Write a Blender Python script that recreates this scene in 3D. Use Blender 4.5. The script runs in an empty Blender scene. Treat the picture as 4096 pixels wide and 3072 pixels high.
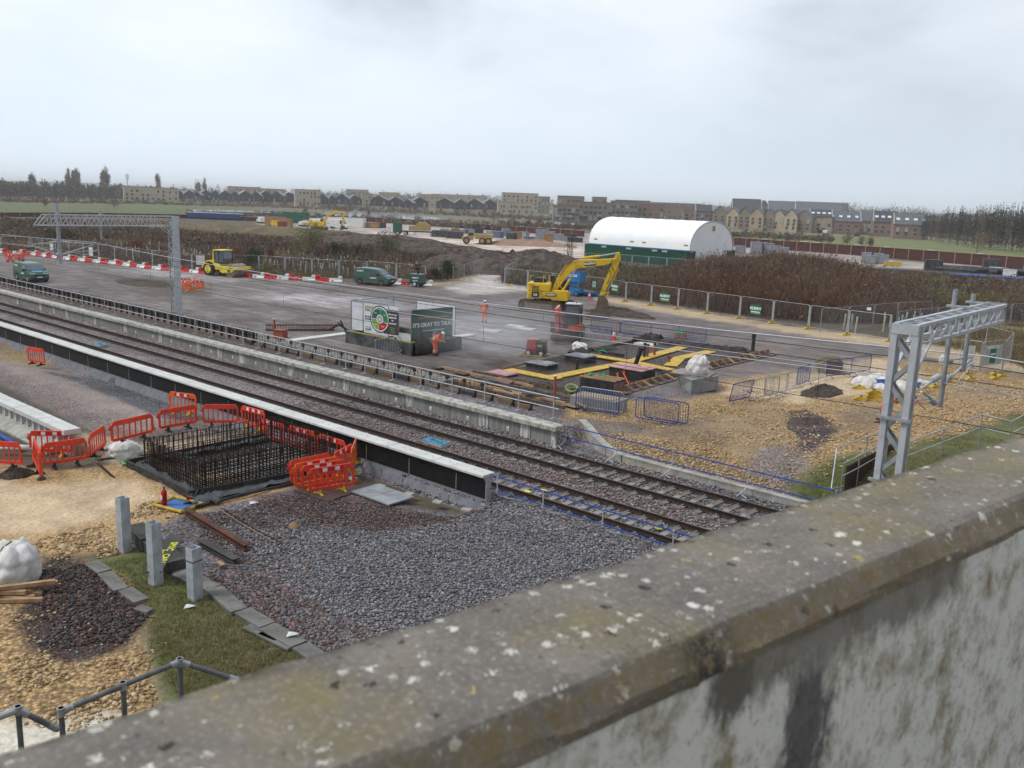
import bpy,math,random
import numpy as np
from mathutils import Vector,Matrix,Quaternion
random.seed(7);RNG=np.random.default_rng(11)
SC=bpy.context.scene
COL=SC.collection
PI=math.pi
# ------------------------------------------------------------------ camera
FPX,YAW,PIT,ROL,CH=3555.4,0.7210,0.2016,0.0364,9.85
_f=Vector((-math.sin(YAW)*math.cos(PIT),math.cos(YAW)*math.cos(PIT),-math.sin(PIT)))
_r=Vector((math.cos(YAW),math.sin(YAW),0));_u=_r.cross(_f)
CR=_r*math.cos(ROL)+_u*math.sin(ROL);CU=-_r*math.sin(ROL)+_u*math.cos(ROL)
cam=bpy.data.objects.new('camera',bpy.data.cameras.new('camera'));COL.objects.link(cam)
m=Matrix((CR,CU,-_f)).transposed().to_4x4();m.translation=Vector((0,0,CH));cam.matrix_world=m
cam.data.sensor_width=36;cam.data.lens=36*FPX/4096;cam.data.clip_end=9000;cam.data.clip_start=0.05
cam.data.dof.use_dof=True;cam.data.dof.focus_distance=38;cam.data.dof.aperture_fstop=3.4
SC.camera=cam
HAZE,SMOKE=0.00027,True
SC.view_settings.view_transform='Standard';SC.view_settings.look='None'
SC.view_settings.exposure=0.32;SC.view_settings.gamma=1
SC.cycles.use_denoising=True;SC.cycles.max_bounces=5;SC.cycles.diffuse_bounces=3
SC.cycles.transparent_max_bounces=12;SC.cycles.volume_bounces=0
SC.cycles.volume_step_rate=4;SC.cycles.volume_max_steps=64
# ------------------------------------------------------------------ sky and sun
SUN_EL,SUN_AZ=math.radians(52),math.radians(215)   # azimuth measured clockwise from +Y
W=bpy.data.worlds.new('World');SC.world=W;W.use_nodes=True
nt=W.node_tree;nt.nodes.clear()
def wn(t,**k):
    n=nt.nodes.new(t)
    for a,b in k.items():setattr(n,a,b)
    return n
out=wn('ShaderNodeOutputWorld');bg=wn('ShaderNodeBackground');bg.inputs['Strength'].default_value=0.1
sky=wn('ShaderNodeTexSky',sky_type='NISHITA',sun_disc=False);sky.sun_elevation=SUN_EL;sky.sun_rotation=SUN_AZ
sky.dust_density=3
tc=wn('ShaderNodeTexCoord');mp=wn('ShaderNodeMapping');mp.inputs['Scale'].default_value=(1,1,2.6)
mp.inputs['Rotation'].default_value=(0.1,0.0,0.6)
no=wn('ShaderNodeTexNoise');no.inputs['Scale'].default_value=2.6;no.inputs['Detail'].default_value=8;no.inputs['Roughness'].default_value=0.48;no.inputs['Distortion'].default_value=0.25
cr=wn('ShaderNodeValToRGB');cr.color_ramp.elements[0].position=0.36;cr.color_ramp.elements[0].color=(4.9,5.35,6.0,1)
cr.color_ramp.elements[1].position=0.60;cr.color_ramp.elements[1].color=(7.5,7.95,8.5,1)
e=cr.color_ramp.elements.new(0.47);e.color=(6.4,7.0,7.7,1)
# slow brightening toward the left of the view (where the sun stands behind the cloud)
dotn=wn('ShaderNodeVectorMath',operation='DOT_PRODUCT');dotn.inputs[1].default_value=(-0.86,0.10,0.30)
mr=wn('ShaderNodeMapRange');mr.inputs['From Min'].default_value=-0.2;mr.inputs['From Max'].default_value=0.95
mr.inputs['To Min'].default_value=0.80;mr.inputs['To Max'].default_value=1.14
mul=wn('ShaderNodeVectorMath',operation='SCALE')
sep=wn('ShaderNodeSeparateXYZ');mh=wn('ShaderNodeMapRange');mh.inputs['From Min'].default_value=0.0;mh.inputs['From Max'].default_value=0.22
mix=wn('ShaderNodeMixRGB');mix.inputs['Color1'].default_value=(6.2,7.1,8.0,1)
mix2=wn('ShaderNodeMixRGB');mix2.inputs['Fac'].default_value=0.93
L=nt.links.new
L(tc.outputs['Generated'],mp.inputs['Vector']);L(mp.outputs[0],no.inputs['Vector']);L(no.outputs['Fac'],cr.inputs['Fac'])
L(tc.outputs['Generated'],dotn.inputs[0]);L(dotn.outputs['Value'],mr.inputs['Value'])
L(tc.outputs['Generated'],sep.inputs[0]);L(sep.outputs['Z'],mh.inputs['Value']);L(mh.outputs[0],mix.inputs['Fac'])
L(cr.outputs[0],mix.inputs['Color2']);L(mix.outputs[0],mul.inputs[0]);L(mr.outputs[0],mul.inputs['Scale'])
L(sky.outputs[0],mix2.inputs['Color1']);L(mul.outputs[0],mix2.inputs['Color2'])
L(mix2.outputs[0],bg.inputs['Color']);L(bg.outputs[0],out.inputs['Surface'])
sd=bpy.data.lights.new('sun','SUN');sd.energy=1.5;sd.angle=math.radians(14);sd.color=(1,0.97,0.93)
so=bpy.data.objects.new('sun',sd);COL.objects.link(so)
sdir=Vector((math.sin(SUN_AZ)*math.cos(SUN_EL),math.cos(SUN_AZ)*math.cos(SUN_EL),math.sin(SUN_EL)))
so.rotation_euler=sdir.to_track_quat('Z','Y').to_euler();so.location=(0,0,60)

# ------------------------------------------------------------------ helpers
KV=4096/2212
def ray(u,v):
    return _f +CR*((u*KV-2048)/FPX) -CU*((v*KV-1536)/FPX)
def G(u,v,z=0.4):# point of the plane z that shows at (u, v) of a 2212 px wide copy of the photograph
    d=ray(u,v);return Vector((0,0,CH)) +d*((z-CH)/d.z)
def GY(u,v,y):
    d=ray(u,v);return Vector((0,0,CH)) +d*(y/d.y)
def lerp(a,b,t):return a+(b-a)*t
MATS={}
def M(name,c,r=0.7,m=0.0,c2=None,sc=4.0,bump=0.0,spec=0.2,bsc=None,streak=False,alpha=1.0,detail=5,lo=0.38,hi=0.62,coords='Object',coat=0.0):
    if name in MATS:return MATS[name]
    mt=bpy.data.materials.new(name);mt.use_nodes=True;n=mt.node_tree;b=n.nodes['Principled BSDF']
    b.inputs['Base Color'].default_value=(*c,1);b.inputs['Roughness'].default_value=r;b.inputs['Metallic'].default_value=m
    b.inputs['Specular IOR Level'].default_value=spec;b.inputs['Coat Weight'].default_value=coat
    if alpha<1:b.inputs['Alpha'].default_value=alpha
    if c2 is None:c2=tuple(x*0.78 for x in c)
    t=n.nodes.new('ShaderNodeTexCoord');mpn=n.nodes.new('ShaderNodeMapping')
    if streak:mpn.inputs['Scale'].default_value=(1,1,0.12)
    n.links.new(t.outputs[coords],mpn.inputs[0])
    nz=n.nodes.new('ShaderNodeTexNoise');nz.inputs['Scale'].default_value=sc;nz.inputs['Detail'].default_value=detail;nz.inputs['Roughness'].default_value=0.62
    n.links.new(mpn.outputs[0],nz.inputs['Vector'])
    rp=n.nodes.new('ShaderNodeValToRGB');rp.color_ramp.elements[0].position=lo;rp.color_ramp.elements[1].position=hi
    rp.color_ramp.elements[0].color=(*c2,1);rp.color_ramp.elements[1].color=(*c,1)
    n.links.new(nz.outputs['Fac'],rp.inputs['Fac']);n.links.new(rp.outputs['Color'],b.inputs['Base Color'])
    if bump:
        bz=n.nodes.new('ShaderNodeTexNoise');bz.inputs['Scale'].default_value=bsc or sc*6;bz.inputs['Detail'].default_value=4
        n.links.new(t.outputs[coords],bz.inputs['Vector'])
        bp=n.nodes.new('ShaderNodeBump');bp.inputs['Strength'].default_value=bump;bp.inputs['Distance'].default_value=0.02
        n.links.new(bz.outputs['Fac'],bp.inputs['Height']);n.links.new(bp.outputs[0],b.inputs['Normal'])
    MATS[name]=mt;return mt

class MB:
    def __init__(s):s.v=[];s.f=[];s.mi=[]
    def add(s,vs,fs,mi=0):
        o=len(s.v);s.v += [tuple(x) for x in vs];s.f += [tuple(i+o for i in q) for q in fs];s.mi += [mi]*len(fs);return s
    def box(s,c,d,rz=0.0,mi=0,rot=None):
        hx,hy,hz=d[0]/2,d[1]/2,d[2]/2
        R=rot if rot is not None else Matrix.Rotation(rz,3,'Z')
        vs=[Vector(c)+R@Vector((x*hx,y*hy,z*hz)) for x in (-1,1) for y in (-1,1) for z in (-1,1)]
        return s.add(vs,[(0,1,3,2),(4,6,7,5),(0,4,5,1),(2,3,7,6),(0,2,6,4),(1,5,7,3)],mi)
    def bar(s,a,b,w,h=None,mi=0,up=(0,0,1)):
        a=Vector(a);b=Vector(b);h=h or w;d=(b-a);L_=d.length
        if L_<1e-6:return s
        d.normalize();U=Vector(up)
        if abs(d.dot(U))>0.98:U=Vector((0,1,0))
        X=d.cross(U).normalized();Z=X.cross(d)
        vs=[p+X*(x*w/2)+Z*(z*h/2) for p in (a,b) for x,z in ((-1,-1),(1,-1),(1,1),(-1,1))]
        return s.add(vs,[(0,3,2,1),(4,5,6,7),(0,1,5,4),(1,2,6,5),(2,3,7,6),(3,0,4,7)],mi)
    def tube(s,pts,r,n=8,mi=0,cap=True):
        pts=[Vector(p) for p in pts];rr=r if isinstance(r,(list,tuple)) else [r]*len(pts)
        rings=[];pU=None
        for i,p in enumerate(pts):
            d=(pts[min(i+1,len(pts)-1)]-pts[max(i-1,0)]).normalized()
            U=pU if pU is not None else (Vector((0,0,1)) if abs(d.z)<.9 else Vector((1,0,0)))
            X=d.cross(U)
            if X.length<1e-4:X=d.cross(Vector((0,1,0.3)))
            X.normalize();Y=X.cross(d).normalized();pU=Y
            rings.append([p+(X*math.cos(2*PI*k/n)+Y*math.sin(2*PI*k/n))*rr[i] for k in range(n)])
        vs=[v for g in rings for v in g];fs=[]
        for i in range(len(pts)-1):
            for k in range(n):
                k2=(k+1) % n;fs.append((i*n+k,i*n+k2,(i+1)*n+k2,(i+1)*n+k))
        if cap:fs += [tuple(range(n))[::-1],tuple((len(pts)-1)*n+k for k in range(n))]
        return s.add(vs,fs,mi)
    def prism(s,poly,a,b,axis='y',mi=0):
        """poly = outline in the plane across the axis, extruded from a to b"""
        n=len(poly)
        def mk(p,t):
            return {'y':(p[0],t,p[1]),'x':(t,p[0],p[1]),'z':(p[0],p[1],t)}[axis]
        vs=[mk(p,a) for p in poly]+[mk(p,b) for p in poly]
        fs=[tuple(range(n)),tuple(range(2*n-1,n-1,-1))]+[(i,n+i,n+(i+1) % n,(i+1) % n) for i in range(n)]
        return s.add(vs,fs,mi)
    def quad(s,a,b,c,d,mi=0):return s.add([a,b,c,d],[(0,1,2,3)],mi)
    def build(s,name,mats,parent=None,loc=None,world=False,smooth=False,bevel=0.0):
        me=bpy.data.meshes.new(name)
        vs=s.v
        if world and parent is not None:
            Mi=(Matrix.Translation(parent.location) @ parent.rotation_euler.to_matrix().to_4x4()).inverted()
            vs=[tuple(Mi @ Vector(v)) for v in vs]
        me.from_pydata(vs,[],s.f);me.validate()
        if not isinstance(mats,(list,tuple)):mats=[mats]
        for q in mats:me.materials.append(q)
        if len(mats)>1 and len(me.polygons)==len(s.mi):me.polygons.foreach_set('material_index',s.mi)
        import bmesh
        if len(s.f)<30000:
            bm=bmesh.new();bm.from_mesh(me);bmesh.ops.recalc_face_normals(bm,faces=bm.faces);bm.to_mesh(me);bm.free()
        if smooth:me.polygons.foreach_set('use_smooth',[True]*len(me.polygons))
        o=bpy.data.objects.new(name,me);COL.objects.link(o)
        if parent is not None:o.parent=parent
        if loc is not None:o.location=loc
        if bevel:
            bv=o.modifiers.new('bevel','BEVEL');bv.width=bevel;bv.segments=2;bv.limit_method='ANGLE';bv.angle_limit=0.6
        return o
def tag(o,label=None,cat=None,group=None,kind=None):
    if label:o['label']=label
    if cat:o['category']=cat
    if group:o['group']=group
    if kind:o['kind']=kind
    return o
def thing(name,label,cat,loc=(0,0,0),rz=0.0,group=None):
    o=bpy.data.objects.new(name,None);COL.objects.link(o);o.empty_display_size=0.2
    o.location=loc;o.rotation_euler=(0,0,rz);return tag(o,label,cat,group)
def dup(root,loc=None,rz=None,label=None,group=None,scale=None):
    r=root.copy();COL.objects.link(r)
    if loc is not None:r.location=loc
    if rz is not None:r.rotation_euler=(0,0,rz)
    if scale is not None:r.scale=scale if isinstance(scale,(tuple,list)) else (scale,)*3
    if label:r['label']=label
    if group:r['group']=group
    for ch in KIDS.get(root.name) or list(root.children):
        c=ch.copy();COL.objects.link(c);c.parent=r
        for g in list(ch.children):
            d=g.copy();COL.objects.link(d);d.parent=c
    return r
KIDS={}
ORD='first second third fourth fifth sixth seventh eighth ninth tenth eleventh twelfth thirteenth fourteenth fifteenth sixteenth seventeenth eighteenth nineteenth twentieth'.split()
def raw(name,V,F,mats,mi=None,parent=None,smooth=False):
    """fast mesh from numpy arrays; F all same size"""
    me=bpy.data.meshes.new(name);V=np.asarray(V,np.float32);F=np.asarray(F,np.int32);k=F.shape[1]
    me.vertices.add(len(V));me.vertices.foreach_set('co',V.ravel())
    me.loops.add(F.size);me.loops.foreach_set('vertex_index',F.ravel())
    me.polygons.add(len(F));me.polygons.foreach_set('loop_start',np.arange(0,F.size,k,dtype=np.int32));me.polygons.foreach_set('loop_total',np.full(len(F),k,np.int32))
    if not isinstance(mats,(list,tuple)):mats=[mats]
    for q in mats:me.materials.append(q)
    if mi is not None:me.polygons.foreach_set('material_index',np.asarray(mi,np.int32))
    if smooth:me.polygons.foreach_set('use_smooth',np.ones(len(F),bool))
    me.update(calc_edges=True);me.validate()
    o=bpy.data.objects.new(name,me);COL.objects.link(o)
    if parent is not None:o.parent=parent
    return o
def text(s,size,mat,parent,loc,rot,name='lettering',align='CENTER',ext=0.004,sx=1.0,bold=0.0):
    cu=bpy.data.curves.new(name,'FONT');cu.body=s;cu.size=size;cu.align_x=align;cu.align_y='CENTER';cu.extrude=ext;cu.offset=bold
    cu.materials.append(mat);t=bpy.data.objects.new(name,cu);COL.objects.link(t)
    dg=bpy.context.evaluated_depsgraph_get();me=bpy.data.meshes.new_from_object(t.evaluated_get(dg));bpy.data.objects.remove(t)
    o=bpy.data.objects.new(name,me);COL.objects.link(o)
    if not me.materials:me.materials.append(mat)
    o.parent=parent;o.location=loc;o.rotation_euler=rot;o.scale=(sx,1,1);return o
def vnoise(x,y,s,seed=0):
    x=np.asarray(x,float)/s;y=np.asarray(y,float)/s;xi=np.floor(x).astype(int);yi=np.floor(y).astype(int);fx=x-xi;fy=y-yi
    fx=fx*fx*(3-2*fx);fy=fy*fy*(3-2*fy)
    def hsh(a,b):
        n=(a*374761393 +b*668265263 +seed*982451653) & 0x7fffffff
        n=((n ^ (n >> 13))*1274126177) & 0x7fffffff
        return ((n ^ (n >> 16)) & 0xffff)/65535.0
    return (hsh(xi,yi)*(1-fx)+hsh(xi+1,yi)*fx)*(1-fy)+(hsh(xi,yi+1)*(1-fx)+hsh(xi+1,yi+1)*fx)*fy
def fbm(x,y,s,seed=0,o=4):
    t=0;a=0.5;w=0
    for i in range(o):t=t+a*vnoise(x,y,s/2**i,seed+i*17);w += a;a *= .55
    return t/w
def sstep(a,b,x):t=np.clip((x-a)/(b-a),0,1);return t*t*(3-2*t)
# ------------------------------------------------------------------ materials
galv=M('galvanised_steel',(0.42,0.44,0.46),.5,.55,(0.30,0.32,0.34),6,.05)
galv_l=M('bright_galvanised',(0.55,0.57,0.60),.5,.35,(0.44,0.46,0.49),3)
dark_galv=M('dark_tube',(0.16,0.17,0.18),.55,.3,(0.11,0.11,0.12),5)
rust_side=M('rusty_rail_side',(0.055,0.032,0.024),.8,.1,(0.03,0.02,0.017),7)
rail_top=M('rail_head',(0.16,0.13,0.12),.35,.8,(0.10,0.07,0.06),5)
conc=M('concrete',(0.42,0.41,0.37),.85,0,(0.27,0.265,0.24),2.2,.3)
conc_l=M('pale_coping_concrete',(0.60,0.605,0.59),.8,0,(0.50,0.50,0.48),1.5,.15)
conc_far=M('mossy_coping_concrete',(0.46,0.45,0.40),.85,0,(0.22,0.21,0.18),3.0,.3,lo=.36,hi=.56)
conc_wall=M('streaked_wall_concrete',(0.30,0.295,0.265),.9,0,(0.19,0.188,0.17),5.5,.2,streak=True,lo=.42,hi=.68)
conc_streak=M('lime_streaks',(0.55,0.55,0.52),.9,0,(0.26,0.258,0.235),9,.1,streak=True,lo=.45,hi=.56)
bitumen=M('black_waterproofing',(0.014,0.014,0.015),.55,0,(0.008,0.008,0.009),3,.1)
foot_grey=M('painted_foot',(0.17,0.175,0.195),.6,0,(0.12,0.125,0.14),2.5)
sleeper_m=M('sleeper_concrete',(0.26,0.25,0.24),.85,0,(0.13,0.10,0.07),1.1,.1,coords='Object',lo=.4,hi=.55)
clip_m=M('rail_clip_green',(0.05,0.12,0.07),.6,.1,(0.25,0.27,0.25),30)
blue_m=M('blue_paint',(0.018,0.07,0.38),.45,0,(0.015,0.045,0.22),6)
blue_b=M('barrier_blue',(0.015,0.045,0.26),.45,0,(0.03,0.06,0.18),10)
orange_p=M('orange_red_plastic',(0.80,0.06,0.022),.5,0,(0.46,0.05,0.028),2.2,spec=.3,lo=.32,hi=.6)
orange_o=M('orange_plastic',(0.85,0.14,0.02),.45,0,(0.65,0.09,0.015),2.5)
red_p=M('red_plastic',(0.62,0.02,0.02),.45,0,(0.42,0.015,0.015),2)
white_p=M('white_plastic',(0.78,0.78,0.76),.5,0,(0.58,0.58,0.55),2)
black_r=M('black_rubber',(0.018,0.018,0.019),.7,0,(0.05,0.047,0.042),5,.2)
yellow_f=M('yellow_plastic',(0.64,0.43,0.03),.5,0,(0.38,0.26,0.04),4)
yel_m=M('machine_yellow',(0.72,0.46,0.015),.45,0,(0.40,0.25,0.04),1.8,spec=.35,lo=.34,hi=.52)
yel_r=M('roller_yellow',(0.78,0.64,0.05),.45,0,(0.62,0.48,0.05),1.6)
black_m=M('machine_black',(0.02,0.02,0.022),.5,0,(0.05,0.045,0.04),3)
track_m=M('muddy_track',(0.045,0.036,0.03),.85,.1,(0.12,0.09,0.065),4,.4)
glass=M('dark_glass',(0.03,0.035,0.04),.12,0,(0.05,0.055,0.06),2,spec=.7)
glass_b=M('sky_glass',(0.12,0.15,0.18),.1,0,(0.08,0.10,0.12),1,spec=.8)
green_v=M('van_green',(0.018,0.085,0.062),.35,0,(0.06,0.075,0.055),1.3,spec=.4,coat=.25,lo=.34,hi=.52)
dirt_m=M('dried_mud',(0.16,0.13,0.10),.9,0,(0.10,0.08,0.06),5,.3)
white_m=M('white_paint',(0.75,0.75,0.74),.5,0,(0.6,0.6,0.58),2)
chrome=M('chrome_rod',(0.7,0.7,0.72),.2,1,(0.6,0.6,0.62),3)
hiviz=M('orange_hi_vis',(0.95,0.13,0.02),.8,0,(0.75,0.09,0.015),6)
hiviz_band=M('reflective_band',(0.55,0.55,0.52),.5,0,(0.45,0.42,0.38),6)
skin=M('skin',(0.48,0.27,0.19),.6,0,(0.40,0.21,0.15),9)
timber=M('pine_timber',(0.42,0.28,0.16),.8,0,(0.28,0.17,0.10),4,.2)
timber_d=M('wet_timber',(0.13,0.085,0.06),.7,0,(0.07,0.05,0.04),4,.2)
ply=M('brown_plywood',(0.20,0.12,0.10),.6,0,(0.13,0.08,0.07),3)
yboard=M('yellow_trench_board',(0.66,0.43,0.06),.6,0,(0.42,0.27,0.06),3,.2)
rebar_m=M('rusty_rebar',(0.035,0.02,0.015),.85,.2,(0.025,0.018,0.014),12)
bag=M('white_bulk_bag',(0.70,0.69,0.68),.8,0,(0.48,0.46,0.44),3,.3)
dark_cloth=M('grey_geotextile',(0.10,0.105,0.115),.85,0,(0.055,0.058,0.064),2.5,.5)
soil=M('spoil_soil',(0.105,0.082,0.068),.95,0,(0.05,0.038,0.032),1.2,.8,bsc=4,lo=.35,hi=.7)
# ------------------------------------------------------------------ ground
def zg(x,y):
    x=np.asarray(x,float);y=np.asarray(y,float)
    site=np.full(np.broadcast(x,y).shape,0.4)
    t=np.where(x<-22.6,sstep(28.0,28.7,y),sstep(29.6,31.6,y))
    z=-0.24+(site+0.24)*t
    z=np.where(y<21.15,np.where(x<-19.5,-0.3-0.24*sstep(18.6,20.4,y),-0.3+.06*sstep(19.5,21,y)),z)
    # bank on the right beside the bridge, with rough tipped rubble
    bank=sstep(-19,-8,x)*sstep(30,35,y)*(1-sstep(44,58,y))
    z=z+bank*0.85
    z=z+np.where((x>-27) & (y>31) & (y<46),(fbm(x,y,3.0,5)-.5)*0.5*sstep(31,33,y)*(1-sstep(43,46,y))*sstep(-27,-22,x),0)
    # embankment below the bridge abutment, near the camera
    pp=-.985*x+.172*y;nb=(1-sstep(9.5,15.5,pp))*(1-sstep(9,14,y))
    z=z+nb*3.6
    z=z+np.where((y<17) & (x<-24) & (x>-45),(fbm(x,y,2.2,9)-.5)*0.22,0)
    # rolling land well beyond the site
    far=sstep(75,110,np.hypot(x,y))
    z=z+far*(fbm(x,y,60,3)-.5)*0.5
    return z
def gz(p):return Vector((p[0],p[1],float(zg(p[0],p[1]))))
def P(l,z=0.4):return np.array([tuple(G(u,v,z))[:2] for u,v in l])
def inside(poly,X,Y):
    """signed distance, positive inside"""
    n=len(poly);ins=np.zeros(X.shape,bool);dmin=np.full(X.shape,1e9)
    for i in range(n):
        x0,y0=poly[i];x1,y1=poly[(i+1) % n]
        c=((y0>Y) != (y1>Y));xx=(x1-x0)*(Y-y0)/(y1-y0+1e-12)+x0;ins ^= c & (X<xx)
        dx,dy=x1-x0,y1-y0;t=np.clip(((X-x0)*dx+(Y-y0)*dy)/(dx*dx+dy*dy+1e-12),0,1)
        dmin=np.minimum(dmin,np.hypot(X-x0-t*dx,Y-y0-t*dy))
    return np.where(ins,dmin,-dmin)
OCH=(0.45,0.30,0.145);SITE=(0.150,0.129,0.119);BAL=(0.24,0.215,0.21);BALR=(0.23,0.17,0.155);DRK=(0.065,0.05,0.042)
GRS=(0.115,0.125,0.045);BLUEG=(0.17,0.175,0.19);TAN=(0.43,0.33,0.215);MUD=(0.17,0.14,0.12);SCR=(0.10,0.078,0.055)
FLD=(0.105,0.12,0.045);PALE=(0.46,0.40,0.36)
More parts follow.
